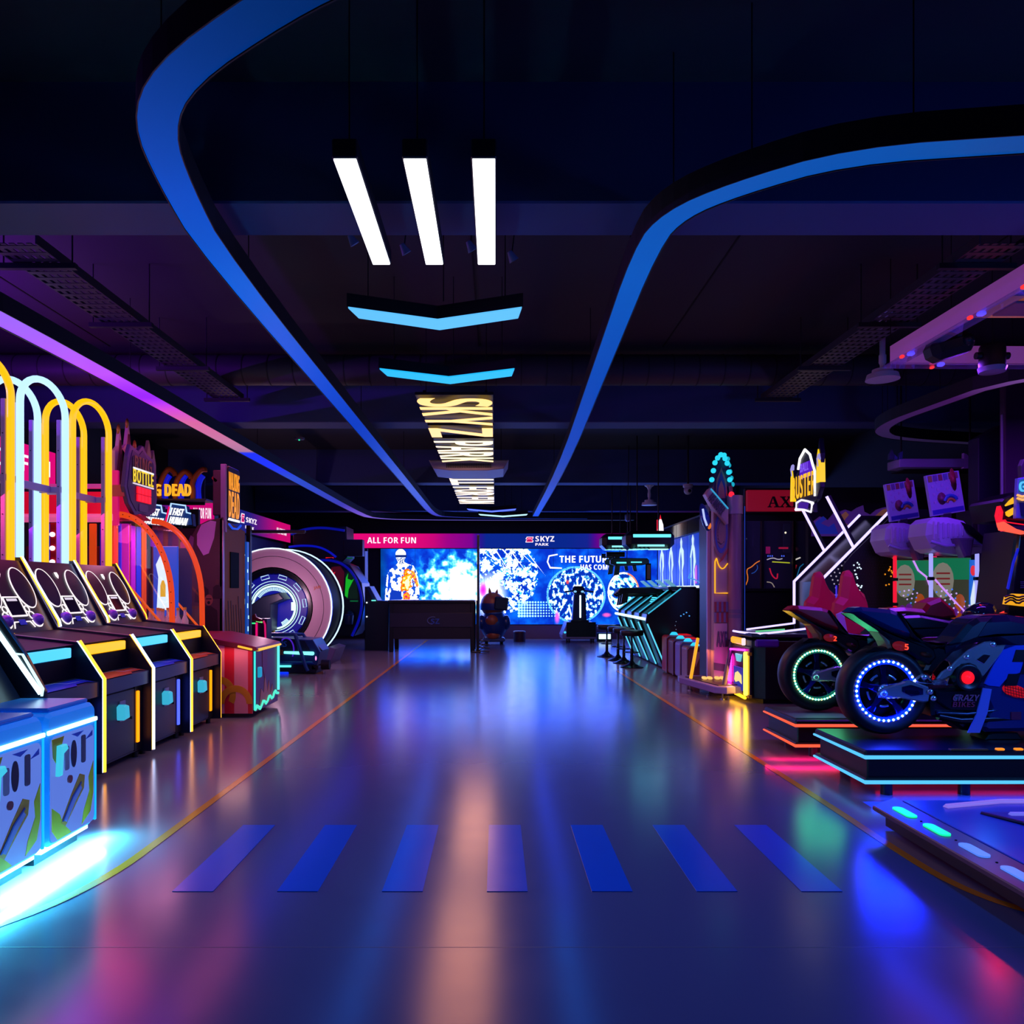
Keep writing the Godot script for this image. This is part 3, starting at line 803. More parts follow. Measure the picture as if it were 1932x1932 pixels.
func kids_cabinet(d0: float, d1: float, label: String) -> Node3D:
	var zc := (d0 + d1) / 2
	var w := d1 - d0 - 0.02
	var xf := -2.33
	var o := thing("kids_cabinet", label, "arcade game", W(xf, 0, zc), "light blue kids' cabinets")
	var blue := glow_paint("48a4f0", "0070d0", 0.45)  # faint glow in the plastic stands in for light falling on it
	# outline in (along the aisle, up), extruded away from the aisle
	var F := Transform3D(Basis(Vector3.FORWARD, Vector3.UP, Vector3.RIGHT), W(xf, 0, zc))
	var outline := round_rect(-w / 2, 0.095, w / 2, 0.8, 0.055)
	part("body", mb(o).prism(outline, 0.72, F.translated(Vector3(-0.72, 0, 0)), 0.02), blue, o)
	part("plinth", mb(o).box(W(xf - 0.4, 0.05, zc), Vector3(0.62, 0.1, w - 0.08)), paint("0c1018", 0.5), o)
	part("top_board", mb(o).box(W(xf - 0.36, 0.812, zc), Vector3(0.68, 0.024, w - 0.1), 0.008), paint("4098e0", 0.3), o)
	part("led_strip", mb(o).box(W(xf + 0.004, 0.70, zc), Vector3(0.014, 0.022, w - 0.01), 0.003), led("b8f4ff", 4.0), o)
	part("led_edge", mb(o).box(W(xf - 0.006, 0.4, zc + w / 2 - 0.006), Vector3(0.016, 0.58, 0.014), 0.003), led("10b0ff", 1.2), o)
	part("underglow_led", mb(o).box(W(xf - 0.06, 0.075, zc), Vector3(0.04, 0.02, w - 0.04)), led("90f4ff", 9.0), o)
	area_light("underglow_light", facing(Vector3(0.2, -1, 0), Vector3.RIGHT, W(xf + 0.03, 0.085, zc)), Vector2(w + 0.04, 0.04), "40d0ff", 3.0, o)
	# printed front: pale panel, yellow splashes, a grinning beak
	var front := func(called: String, pts: Array, hex: String, depth: float, rough := 0.35) -> void:
		part(called, mb(o).prism(pts, depth, F, 0.0), paint(hex, rough), o)
	part("glow_front_print", mb(o).prism(round_rect(-w / 2 + 0.03, 0.115, w / 2 - 0.03, 0.672, 0.04), 0.003, F), led("5878dc", 0.95), o)  # print brightened by a glow of its own
	front.call("yellow_splash", V([-0.2, 0.66, -0.09, 0.66, -0.12, 0.6, -0.1, 0.55, -0.14, 0.5, -0.19, 0.56]), "c8a020", 0.005)
	front.call("yellow_splash", V([-0.2, 0.3, -0.13, 0.25, -0.1, 0.19, -0.02, 0.12, -0.15, 0.12, -0.2, 0.18]), "c8a020", 0.005)
	front.call("yellow_splash", V([0.2, 0.46, 0.15, 0.38, 0.16, 0.3, 0.1, 0.2, 0.08, 0.13, 0.17, 0.18, 0.2, 0.28]), "c8a020", 0.005)
	front.call("blue_streak", V([-0.02, 0.655, 0.1, 0.655, 0.04, 0.63]), "2858c8", 0.005)
	front.call("blue_streak", V([0.12, 0.6, 0.19, 0.64, 0.19, 0.61]), "2858c8", 0.005)
	front.call("beak_print", V([-0.12, 0.2, -0.02, 0.33, 0.06, 0.42, 0.11, 0.4, 0.1, 0.33, 0.03, 0.27, -0.08, 0.17]), "c87830", 0.006)
	front.call("beak_print", V([-0.1, 0.21, -0.02, 0.305, 0.06, 0.36, 0.08, 0.335, 0.02, 0.285, -0.07, 0.19]), "9080c0", 0.008)
	front.call("beak_line", V([-0.11, 0.205, -0.015, 0.315, 0.07, 0.375, 0.075, 0.365, -0.01, 0.305, -0.1, 0.2]), "283c90", 0.009)
	front.call("coin_slot", ring2(0.0, 0.545, 0.026, 0.075, 18), "14163a", 0.008)
	front.call("coin_plate", round_rect(0.075, 0.475, 0.115, 0.63, 0.012), "4c3c58", 0.008)
	front.call("coin_plate", round_rect(-0.085, 0.47, -0.045, 0.6, 0.012), "94809c", 0.008)
	front.call("reset_button", ring2(-0.04, 0.415, 0.02, 0.022, 12), "8c3040", 0.012)
	part("ticket_cup", mb(o).prism(V([-0.16, 0.62, -0.1, 0.62, -0.085, 0.59, -0.13, 0.57, -0.14, 0.46, -0.17, 0.46]), 0.03, F, 0.006), led("40d0f4", 0.9), o)
	# black wing on top with a glowing outline, raised at the back
	var wing := [Vector2(xf - 0.27, 0.82), Vector2(xf - 0.27, 0.86), Vector2(xf - 0.38, 1.07), Vector2(xf - 0.62, 1.42), Vector2(xf - 0.74, 1.42), Vector2(xf - 0.74, 0.82)]
	part("wing_panel", mb(o).prism(wing, 0.03, Transform3D(Basis.IDENTITY, W(0, 0, zc + w / 2 - 0.02)), 0.004), paint("0e1424", 0.3), o)
	var z := zc + w / 2 - 0.055
	part("led_outline", mb(o).tube([W(xf - 0.29, 0.85, z), W(xf - 0.64, 1.35, z)], 0.014, 6), led("c0f4ff", 4.0), o)
	part("led_outline", mb(o).tube([W(xf - 0.285, 0.835, z), W(xf - 0.278, 0.875, z), W(xf - 0.395, 1.075, z), W(xf - 0.455, 1.08, z)], 0.007, 6), led("c0f4ff", 1.6), o)
	part("wing_print", mb(o).prism([Vector2(xf - 0.3, 0.87), Vector2(xf - 0.39, 1.06), Vector2(xf - 0.44, 1.065)], 0.003, Transform3D(Basis.IDENTITY, W(0, 0, z + 0.012))), paint("208cc0", 0.3), o)
	part("deck_panel", mb(o).prism([Vector2(xf - 0.4, 0.824), Vector2(xf - 0.52, 1.02), Vector2(xf - 0.72, 1.06), Vector2(xf - 0.72, 0.824)], w - 0.1, Transform3D(Basis.IDENTITY, W(0, 0, zc + w / 2 - 0.06)), 0.004), paint("101830", 0.3), o)
	part("led_outline", mb(o).tube([W(xf - 0.41, 0.83, zc - w / 2 + 0.035), W(xf - 0.525, 1.01, zc - w / 2 + 0.035), W(xf - 0.7, 1.05, zc - w / 2 + 0.035)], 0.006, 6), led("a0e8ff", 1.3), o)
	return o

# ---------------------------------------------------------------- ring toss booth, shooting cabins, wall signs
func wall_sign(label: String, a: Vector3, b: Vector3, h: float, stops: Array, power: float, words: Array) -> Node3D:
	# a lit fascia from a to b (left to right as seen), with lettering: [text, from 0..1, to 0..1, low 0..1, high 0..1]
	var o := thing("lit_sign", label, "sign", (a + b) / 2, "lit fascia signs")
	var dirv := (b - a).normalized()
	var nrm := dirv.cross(Vector3.UP)
	var bas := Basis(dirv, Vector3.UP, nrm)
	var long := a.distance_to(b)
	var n := maxi(1, int(ceil(long / 2.0)))
	var tex := ramp(stops)
	for i in n:
		var m := mb(o)
		var p := a + dirv * long * i / n
		var q := a + dirv * long * (i + 1) / n
		var s0 := float(i) / n
		var s1 := float(i + 1) / n
		var lift := nrm * 0.012
		var k0 := p + lift; var k1 := q + lift; var k2 := q + lift + Vector3.UP * h; var k3 := p + lift + Vector3.UP * h
		m.tri(k0, k1, k2, nrm, nrm, nrm, Vector2(s0, 1), Vector2(s1, 1), Vector2(s1, 0))
		m.tri(k0, k2, k3, nrm, nrm, nrm, Vector2(s0, 1), Vector2(s1, 0), Vector2(s0, 0))
		part("led_panel", m, led_map(tex, power), o)
	part("case", mb(o).box((a + b) / 2 + Vector3.UP * h / 2 - nrm * 0.1, Vector3(long, h + 0.04, 0.2), 0.01, bas), paint("141018", 0.5), o)
	for w in words:
		var c: Vector3 = a + dirv * long * (w[1] + w[2]) / 2 + Vector3.UP * h * (w[3] + w[4]) / 2 + nrm * 0.014
		letters("lettering", w[0], Transform3D(bas, c), long * (w[2] - w[1]), h * (w[4] - w[3]), 0.003, led(w[5] if w.size() > 5 else "fff0ff", 1.1), o)
	return o

func left_middle() -> void:
	# the wall signs run round the booths at the left
	var pink := [[0.0, "1c2c90"], [0.3, "4a1c98"], [0.55, "c01088"], [0.75, "f00880"], [1.0, "f00880"]]
	wall_sign("pink fascia sign with white slogan seen through the neon arches", W(-5.35, 2.66, 5.2), W(-5.35, 2.66, 9.0), 0.44, pink, 0.85, [["ALL FOR FUN", 0.52, 0.97, 0.3, 0.72]])
	wall_sign("purple to pink fascia sign facing the entrance above the glowing character signs", W(-6.6, 2.68, 13.6), W(-5.15, 2.64, 13.6), 0.42, [[0.0, "2a2090"], [0.45, "801890"], [0.7, "e00c80"], [1.0, "e00c80"]], 0.8, [["ALL FOR FUN", 0.73, 0.96, 0.24, 0.7]])
	var far := wall_sign("blue and pink fascia sign running back to the round tunnel machine", W(-5.35, 2.66, 14.6), W(-5.35, 2.66, 19.3), 0.46, [[0.0, "102c8c"], [0.3, "2a2498"], [0.6, "b01490"], [0.8, "f00c84"], [1.0, "f00c84"]], 0.7, [["SKYZ", 0.27, 0.42, 0.5, 0.74], ["PARK", 0.26, 0.38, 0.2, 0.34], ["ALL FOR FUN", 0.74, 0.92, 0.34, 0.66]])
	logo_mark(far, W(-5.33, 2.66 + 0.29, 14.6 + 4.7 * 0.22), Basis(Vector3.FORWARD, Vector3.UP, Vector3.RIGHT), 0.22, 0.2)
	var cove := thing("added_cove_lamp", "purple cove lamp added out of sight on the soffit, washing the ceiling over the neon arches", "lamp", W(-5.9, 3.15, 6.6))  # unseen lamp, added for the purple on the ceiling
	part("trough", mb(cove).box(W(-5.9, 3.12, 6.6), Vector3(0.2, 0.06, 3.0), 0.01), paint("18141c", 0.5), cove)
	part("led_tube", mb(cove).box(W(-5.9, 3.16, 6.6), Vector3(0.06, 0.03, 2.9), 0.01), led("8c20ff", 1.2), cove)
	area_light("added_cove_light", facing(Vector3(0.5, 1, 0), Vector3.RIGHT, W(-5.88, 3.2, 5.9)), Vector2(1.6, 0.06), "8010e0", 18.0, cove)
	single("soffit", mb().box(W(-6.17, 2.77, 7.1), Vector3(1.24, 0.62, 3.9), 0.01), paint("2a2030", 0.6), "dark soffit under the pink sign behind the neon arches", "soffit")
	single("partition", mb().box(W(-5.9, 1.32, 13.85), Vector3(1.6, 2.64, 0.1), 0.01), paint("241c34", 0.6), "dim violet partition under the purple sign that faces the entrance", "partition")
	single("partition", mb().box(W(-5.5, 1.32, 17.0), Vector3(0.12, 2.64, 4.6), 0.01), paint("4c4c78", 0.5), "blue-grey partition under the fascia sign beside the ring machine", "partition")
	ring_toss()
	character_signs()
	shooting_cabin()
	round_tunnel()
	ride_car()
	small_gun_pedestal()
	dark_cabins()

func logo_mark(o: Node3D, c: Vector3, b: Basis, w: float, h: float) -> void:
	# the park's mark: a rounded S-like stripe in pink with a white outline
	var xf := Transform3D(b, c)
	var outer := [Vector2(-0.5, 0.1), Vector2(-0.32, 0.5), Vector2(0.5, 0.5), Vector2(0.46, 0.16), Vector2(0.3, -0.02), Vector2(0.5, -0.2), Vector2(0.42, -0.5), Vector2(-0.5, -0.5), Vector2(-0.44, -0.16), Vector2(-0.3, -0.02)]
	var s := []
	for p in outer: s.append(p * Vector2(w, h))
	part("logo", mb(o).prism(s, 0.006, xf), led("fff0ff", 1.1), o)
	var t := []
	for p in outer: t.append(p * Vector2(w, h) * 0.8)
	part("logo", mb(o).prism(t, 0.009, xf), led("e81c70", 1.0), o)
	part("logo", mb(o).box(xf * Vector3(0.02 * w, 0.16 * h, 0.009), Vector3(w * 0.45, h * 0.1, 0.004), 0.0, b), led("ffd0e8", 1.0), o)
	part("logo", mb(o).box(xf * Vector3(-0.04 * w, -0.2 * h, 0.009), Vector3(w * 0.5, h * 0.1, 0.004), 0.0, b), led("30104a", 0.6), o)

func ring_toss() -> void:
	var o := thing("ring_toss_booth", "ring toss booth with red and pink striped base and orange-rimmed clear sides", "arcade game", W(-3.5, 0, 8.85))
	var red := paint("e81c34", 0.4)
	var rose := paint("ff8894", 0.4)
	var near := 8.36
	var away := 9.28
	# base: body, then the stripes of its near side one by one
	part("base", mb(o).box(W(-3.5, 0.42, 8.83), Vector3(1.5, 0.72, 0.9), 0.01), paint("7c2030", 0.45), o)
	var x0 := -3.2
	for i in 4:
		var a: float = [-3.3, -3.055, -2.945, -2.79][i]
		var b: float = [-3.055, -2.945, -2.79, -2.74][i]
		part("stripe", mb(o).prism([Vector2(a, 0.05), Vector2(b, 0.05), Vector2(b, 0.8 + (-2.74 - b) * 0.09), Vector2(a, 0.8 + (-2.74 - a) * 0.09)], 0.02, Transform3D(Basis.IDENTITY, W(0, 0, near + 0.02)), 0.001), red if i % 2 == 1 else rose, o)
	for i in 2:
		var cx: float = [-3.12, -2.93][i]
		var cy: float = [0.26, 0.16][i]
		var seg := mb(o)
		var outer := []
		var inner := []
		for k in 17:
			var t := PI * k / 16.0 - (0.5 if i == 0 else 0.0)
			outer.append(Vector2(cx + cos(t) * 0.195, cy + sin(t) * 0.21)); inner.append(Vector2(cx + cos(t) * 0.125, cy + sin(t) * 0.135))
		inner.reverse()
		part("ring_print", mb(o).prism(outer + inner, 0.004, Transform3D(Basis.IDENTITY, W(0, 0, near + 0.002 - 0.003 * i))), paint(["d88820", "e89020"][i], 0.4), o)
	part("front_panel", mb(o).box(W(-2.735, 0.42, 8.84), Vector3(0.03, 0.72, 0.86), 0.004), paint("6c2c48", 0.4), o)
	part("drape_print", mb(o).prism(V([-0.2, 0.79, -0.19, 0.55, -0.1, 0.4, -0.02, 0.52, 0.0, 0.79]), 0.006, Transform3D(Basis(Vector3.FORWARD, Vector3.UP, Vector3.RIGHT), W(-2.722, 0, 8.84))), paint("7c1030", 0.4), o)
	part("castle_print", mb(o).prism(V([-0.3, 0.1, 0.2, 0.1, 0.2, 0.3, 0.12, 0.2, 0.06, 0.36, 0.0, 0.24, -0.09, 0.45, -0.14, 0.24, -0.24, 0.3]), 0.006, Transform3D(Basis(Vector3.FORWARD, Vector3.UP, Vector3.RIGHT), W(-2.722, 0, 8.84))), paint("c07838", 0.4), o)
	part("led_edge", mb(o).tube([W(-2.72, 0.1, near + 0.02), W(-2.72, 0.75, near + 0.02)], 0.011, 6), led("40f0e8", 1.0), o)
	part("led_edge", mb(o).tube([W(-2.715, 0.2, away - 0.02), W(-2.715, 0.79, away - 0.02)], 0.02, 6), led("60f8f0", 1.2), o)
	var wave := []
	for i in 17:
		wave.append(W(-2.715, 0.09 + 0.03 * sin(i * 1.5) + i * 0.006, near + 0.02 + (away - near - 0.04) * i / 16.0))
	part("led_wave", mb(o).tube(wave, 0.018, 6), led("50f0d0", 1.0), o)
	part("ticket_cup", mb(o).box(W(-2.71, 0.5, near + 0.16), Vector3(0.04, 0.12, 0.08), 0.01), led("20b0e0", 0.7), o)
	# table rim
	part("table_rim", mb(o).prism(V([-4.2, 0.93, -3.3, 0.93, -2.86, 0.84, -2.7, 0.8, -2.68, 0.76, -2.74, 0.75, -3.3, 0.86, -4.2, 0.88]), away - near + 0.02, Transform3D(Basis.IDENTITY, W(0, 0, away + 0.01)), 0.008), paint("8c1c34", 0.35), o)
	part("led_rim", mb(o).tube([W(-2.9, 0.81, near - 0.008), W(-2.75, 0.775, near - 0.008), W(-2.69, 0.765, near + 0.05), W(-2.69, 0.765, away)], 0.013, 6), led("ffc030", 1.1), o)
	# clear sides with orange rims: a quarter arch each
	for d in [near + 0.03, away - 0.03]:
		var rim := []
		var sheet := []
		for i in 15:
			var t := PI / 2 * i / 14.0
			var p := Vector2(-4.28 + 0.62 * sin(t), 1.3 + 1.0 * cos(t))
			rim.append(W(p.x, p.y, d)); sheet.append(p)
		rim.append(W(-3.655, 0.9, d)); sheet.append(Vector2(-3.655, 0.9)); sheet.append(Vector2(-4.28, 0.9))
		part("orange_rim", mb(o).tube(rim, 0.034, 8, false, 0.6), led("ff4c10", 0.75), o)
		part("clear_side", mb(o).prism(sheet, 0.008, Transform3D(Basis.IDENTITY, W(0, 0, d + 0.004))), pane("ffffff", 0.015), o)
		part("orange_rail", mb(o).tube([W(-4.2, 1.55, d), W(-3.7, 0.98, d)], 0.014, 6), led("ff6010", 0.7), o)
	for i in 14:
		part("rim_bolt", mb(o).ball(W(-3.655 - 0.01 * 0, 0.95 + 0.0, near) + Vector3(-0.62 * (1 - sin(PI / 2 * i / 13.0)), 0.35 + 1.0 * cos(PI / 2 * i / 13.0), 0.0), Vector3(0.007, 0.007, 0.006), 6), paint("40201c", 0.4), o)
	area_light("stripe_fill_light", facing(Vector3(0, -1, 0.45), Vector3.RIGHT, W(-3.0, 0.84, near - 0.1)), Vector2(0.03, 0.5), "ffc0b0", 0.12, o)  # added fill for the stripes of the near side
	area_light("booth_fill_light", Transform3D(Basis(Vector3.RIGHT, Vector3.BACK, Vector3.DOWN), W(-4.0, 2.2, 8.82)), Vector2(0.4, 0.6), "ff90c0", 0.8, o)  # added pink fill for the inside of the booth
	# the back box; header, bars and frame are brightened by an added glow
	part("back_box", mb(o).box(W(-4.9, 1.0, 8.95), Vector3(1.1, 1.9, 0.7), 0.01), paint("601830", 0.5), o)
	part("red_header", mb(o).box(W(-4.9, 2.42, 8.75), Vector3(1.12, 0.26, 0.8), 0.012), glow_paint("e01838", "e00830", 0.6), o)
	part("pink_bar", mb(o).box(W(-4.9, 2.62, 8.42), Vector3(1.12, 0.05, 0.05), 0.004), glow_paint("e060b0", "d040a0", 0.4), o)
	part("pink_bar", mb(o).box(W(-4.9, 2.26, 8.345), Vector3(1.2, 0.08, 0.02), 0.006), glow_paint("f080b8", "f060a0", 0.6), o)
	part("corner_post", mb(o).box(W(-4.29, 2.48, 8.36), Vector3(0.09, 0.62, 0.04), 0.004), glow_paint("e01878", "e01070", 0.5), o)
	part("bracket", mb(o).box(W(-4.25, 2.56, 8.34), Vector3(0.16, 0.13, 0.02), 0.004), paint("e06060", 0.3), o)
	part("pink_frame", mb(o).tube([W(-5.45, 0.9, 8.34), W(-5.45, 2.1, 8.34), W(-5.41, 2.2, 8.34), W(-5.3, 2.24, 8.34), W(-4.4, 2.24, 8.34)], 0.035, 8), glow_paint("f080b8", "f060a0", 0.6), o)
	for i in 9:  # neon reflections put in as glowing colour strips
		part("reflection_strip", mb(o).box(W(-5.28 + i * 0.125, 1.56, 8.58), Vector3(0.085, 1.3, 0.02), 0.006), glow_paint(["e84a20", "2028d8", "d86028", "a01ce0", "1c40e8", "f07830", "2a1cc0", "e85828", "c020c8"][i], ["e03810", "1018e0", "d04010", "9010e0", "0828f0", "f05010", "1810c0", "e04010", "b010c0"][i], 0.4), o)
	for i in 6:  # the same painted reflections along the side
		part("reflection_strip", mb(o).box(W(-4.34, 1.56, 8.46 + i * 0.14), Vector3(0.02, 1.3, 0.1), 0.006), glow_paint(["e84a20", "2c30e0", "e06028", "b01cd0", "1c50f0", "f07030"][i], ["e03810", "1018e0", "e04810", "a010d0", "0830f0", "f04c10"][i], 0.4), o)
	part("lamp_column", mb(o).box(W(-5.0, 1.75, 8.4), Vector3(0.07, 0.9, 0.04), 0.006), paint("d01030", 0.4), o)
	for i in 5:
		part("bulb_lamp", mb(o).ball(W(-5.0, 1.45 + i * 0.155, 8.37), Vector3(0.033, 0.028, 0.02), 10), led("fff0ff", 2.0), o)
	part("red_lid", mb(o).prism(V([-4.3, 2.24, -4.26, 2.31, -4.06, 2.3, -3.98, 2.24]), 0.14, Transform3D(Basis.IDENTITY, W(0, 0, 8.6)), 0.01), paint("a01c30", 0.4), o)
	part("prize_screen", mb(o).box(W(-4.02, 1.55, 9.05), Vector3(0.3, 0.85, 0.03), 0.006), led("1450e0", 0.7), o)
	part("prize_screen_figure", mb(o).prism(V([-4.12, 1.2, -4.1, 1.6, -4.13, 1.75, -4.06, 1.9, -3.98, 1.78, -4.0, 1.6, -3.95, 1.2]), 0.01, Transform3D(Basis.IDENTITY, W(0, 0, 9.03))), led("d8e8ff", 1.2), o)
	part("prize_screen_bottle", mb(o).prism(V([-4.07, 1.36, -4.07, 1.5, -4.05, 1.56, -4.03, 1.56, -4.01, 1.5, -4.01, 1.36]), 0.012, Transform3D(Basis.IDENTITY, W(0, 0, 9.02))), led("f0b020", 0.9), o)
	# bottles standing inside
	var bott := [Vector2(0, 0), Vector2(0.04, 0.0), Vector2(0.042, 0.14), Vector2(0.018, 0.2), Vector2(0.016, 0.27), Vector2(0, 0.27)]
	var first := true
	var proto: Node3D
	for r in 3:
		for k in 4:
			var p := W(-4.05 + r * 0.12, 0.93, 8.5 + k * 0.2)
			if first:
				proto = thing("bottle", "pale bottle standing on the ring toss table behind the clear side", "bottle", p, "ring toss bottles")
				part("glass", mb(proto).lathe(bott, 12, Transform3D(Basis.IDENTITY, p)), paint("d8e0c0", 0.2), proto)
				part("cap", mb(proto).lathe([Vector2(0, 0.27), Vector2(0.019, 0.27), Vector2(0.019, 0.3), Vector2(0, 0.3)], 10, Transform3D(Basis.IDENTITY, p)), paint("e8c030", 0.3), proto)
				first = false
			else:
				dup(proto, "bottle", p, "pale bottle standing on the ring toss table behind the clear side")
	# the hanging plate with the game's name, turned to the aisle
	var s := thing("hanging_sign", "shield-shaped sign with yellow bottle lettering and red score panel on the ring toss booth", "sign", W(-4.17, 2.7, 8.83))
	var F := Transform3D(Basis(Vector3.FORWARD, Vector3.UP, Vector3.RIGHT), W(-4.2, 2.7, 8.72))
	var shield := [Vector2(-0.34, 0.26), Vector2(-0.28, 0.4), Vector2(-0.1, 0.36), Vector2(0.0, 0.44), Vector2(0.12, 0.36), Vector2(0.28, 0.32), Vector2(0.36, 0.12), Vector2(0.38, -0.14), Vector2(0.34, -0.3), Vector2(0.16, -0.38), Vector2(0.0, -0.36), Vector2(-0.18, -0.4), Vector2(-0.33, -0.28), Vector2(-0.42, -0.1)]
	part("plate", mb(s).prism(shield, 0.05, F, 0.006), paint("584478", 0.4), s)
	var inner := []
	for p in shield: inner.append(p * 0.86)
	part("plate_face", mb(s).prism(inner, 0.056, F), paint("3c2458", 0.4), s)
	part("name_ground", mb(s).prism(round_rect(-0.26, -0.02, 0.26, 0.28, 0.04), 0.062, F), paint("181018", 0.4), s)
	letters("lettering", "RING", F.translated_local(Vector3(0.0, 0.21, 0.062)), 0.42, 0.16, 0.003, paint("8a6a18", 0.4), s)
	letters("lit_lettering", "BOTTLE", F.translated_local(Vector3(0.0, 0.06, 0.064)), 0.5, 0.16, 0.002, led("ffd820", 1.0), s)
	part("led_line", mb(s).box(F * Vector3(0.0, 0.14, 0.065), Vector3(0.012, 0.02, 0.5)), led("ffffff", 0.9), s)
	part("led_line", mb(s).box(F * Vector3(0.0, -0.035, 0.065), Vector3(0.012, 0.015, 0.5)), led("ffe8ff", 0.8), s)
	for i in 8:
		part("score_lamp", mb(s).box(F * Vector3(-0.12 + (i % 4) * 0.085, -0.1 - (i / 4) * 0.09, 0.065), Vector3(0.02, 0.082, 0.078), 0.002), led("ff1424", 1.0), s)
	part("keypad", mb(s).prism(round_rect(-0.1, -0.34, 0.12, -0.25, 0.02), 0.062, F), paint("605078", 0.4), s)
	# circus tents and towers cut out of board, above the sign
	var t := thing("circus_cutout", "painted cut-out of striped circus tents and towers on top of the ring toss booth", "decoration", W(-4.3, 3.0, 8.7))
	var G := Transform3D(Basis(Vector3.FORWARD, Vector3.UP, Vector3.RIGHT), W(-4.34, 2.62, 8.3))
	var tent := func(cx: float, base: float, w: float, top: float) -> void:
		part("tent", mb(t).prism([Vector2(cx - w, 0.0), Vector2(cx - w, base), Vector2(cx - w * 0.35, base + (top - base) * 0.25), Vector2(cx - 0.02, top - 0.08), Vector2(cx, top), Vector2(cx + 0.02, top - 0.08), Vector2(cx + w * 0.35, base + (top - base) * 0.25), Vector2(cx + w, base), Vector2(cx + w, 0.0)], 0.04, G.translated(Vector3(0, 0, 0)), 0.004), paint("ecb4b0", 0.5), t)
		for k in 4:
			var q := -w + w * 2 * (k + 0.5) / 4
			part("tent_stripe", mb(t).prism([Vector2(cx + q - w * 0.1, 0.03), Vector2(cx + q * 0.12, top - 0.12), Vector2(cx + q + w * 0.1, 0.03)], 0.046, G), paint("8c3c50", 0.5), t)
		part("tent_tip", mb(t).ball(G * Vector3(cx, top, 0.02), Vector3(0.02, 0.07, 0.025), 8), paint("d8a030", 0.4), t)
	tent.call(0.2, 0.4, 0.12, 0.66)
	tent.call(0.4, 0.44, 0.16, 0.77)
	tent.call(0.58, 0.3, 0.08, 0.55)
	for k in 3:
		part("tower", mb(t).prism(V([0.72 + k * 0.13, 0.0, 0.72 + k * 0.13, 0.4 + 0.1 * (k % 2), 0.78 + k * 0.13, 0.58 + 0.1 * (k % 2), 0.84 + k * 0.13, 0.4 + 0.1 * (k % 2), 0.84 + k * 0.13, 0.0]), 0.04, G, 0.004), paint(["6a7090", "908a60", "7a7468"][k], 0.5), t)

func character_signs() -> void:
	# letters and hooked fingers of a shooting game's topper, behind the ring toss sign
	var o := thing("lit_sign", "orange lettering with hooked orange finger shapes glowing above the pink sign", "sign", at(330, 925, 12.2))
	letters("lit_lettering", "G DEAD", Transform3D(Basis.IDENTITY, at(327, 925, 12.0)), at(361, 0, 12.0).x - at(293, 0, 12.0).x, 0.19, 0.05, led("ffb020", 1.05), o)
	for k in 4:
		var x: float = [283.0, 322.0, 352.0, 385.0][k]
		var tip: float = [889.0, 884.0, 889.0, 885.0][k]
		var pts := px3([x - 21, 943, x - 22, 925, x - 18, 905, x - 8, tip + 3, x - 1, tip, x + 8, tip + 8, x + 9, tip + 14], 12.25) if k < 3 else px3([x - 21, 943, x - 20, 925, x - 23, 912, x - 16, 898, x - 6, tip + 2, x + 1, tip, x + 1, tip + 5], 12.25)
		part("finger", mb(o).tube(smooth(pts, 2), 0.045, 8), paint("c86a14", 0.4), o)
		part("led_inlay", mb(o).tube(smooth(px3([x - 10, 943, x - 12, 922, x - 8, 905, x - 2, 897], 12.32), 2), 0.05, 8), led("0a18d8", 0.7), o)
	part("back_plate", mb(o).box(at(325, 925, 12.45), Vector3(1.1, 0.5, 0.04), 0.01), paint("140c14", 0.6), o)
	part("post", mb(o).box(W(at(325, 0, 12.5).x, 1.4, 12.52), Vector3(0.9, 2.8, 0.08), 0.01), paint("100c14", 0.6), o)
	part("shelf", mb(o).box(at(330, 945, 12.4), Vector3(1.2, 0.03, 0.4), 0.004), paint("58486c", 0.4), o)
	# two tilted lightboxes in front of it
	for k in 2:
		var dx: float = [0.0, -46.0][k]
		var s := thing("character_lightbox", ["tilted blue lightbox with white slanted lettering, right one of two below the orange letters", "tilted blue lightbox with white slanted lettering, half hidden behind the ring toss sign"][k], "sign", at(340 + dx, 970, 11.6), "tilted lightboxes")
		var body := px2([313 + dx, 992, 322 + dx, 950, 350 + dx, 954, 352 + dx, 967, 361 + dx, 969, 363 + dx, 992], 11.6)
		part("box", mb(s).prism(body, 0.12, Transform3D(Basis.IDENTITY, W(0, 0, 11.75)), 0.006), paint("0c1838", 0.4), s)
		part("led_face", mb(s).prism(px2([316 + dx, 990, 324 + dx, 952, 348 + dx, 956, 350 + dx, 969, 359 + dx, 971, 361 + dx, 990], 11.6), 0.006, Transform3D(Basis.IDENTITY, W(0, 0, 11.63))), led("0c3480", 0.7), s)
		part("led_outline", mb(s).tube(px3([313 + dx, 990, 323 + dx, 950, 350 + dx, 954, 352 + dx, 967, 360 + dx, 969], 11.6), 0.013, 5), led("a8d0ff", 1.2), s)
		var slant := Basis(Vector3(1, -0.12, 0), Vector3(0.3, 1, 0), Vector3.BACK)
		letters("lit_lettering", "I FAST", Transform3D(slant, at(334 + dx, 966, 11.61)), 0.2, 0.11, 0.02, led("ffffff", 1.4), s)
		letters("lit_lettering", "HUMAN", Transform3D(slant, at(337 + dx, 983, 11.61)), 0.27, 0.11, 0.02, led("ffffff", 1.4), s)
		part("pink_stripe", mb(s).tube(px3([313 + dx, 985, 320 + dx, 956], 11.6), 0.022, 5), led("ff1060", 0.9), s)
		part("post", mb(s).tube([at(338 + dx, 992, 11.7), W(at(338 + dx, 992, 11.7).x, 0.0, 11.7)], 0.05, 8), paint("100e18", 0.5), s)

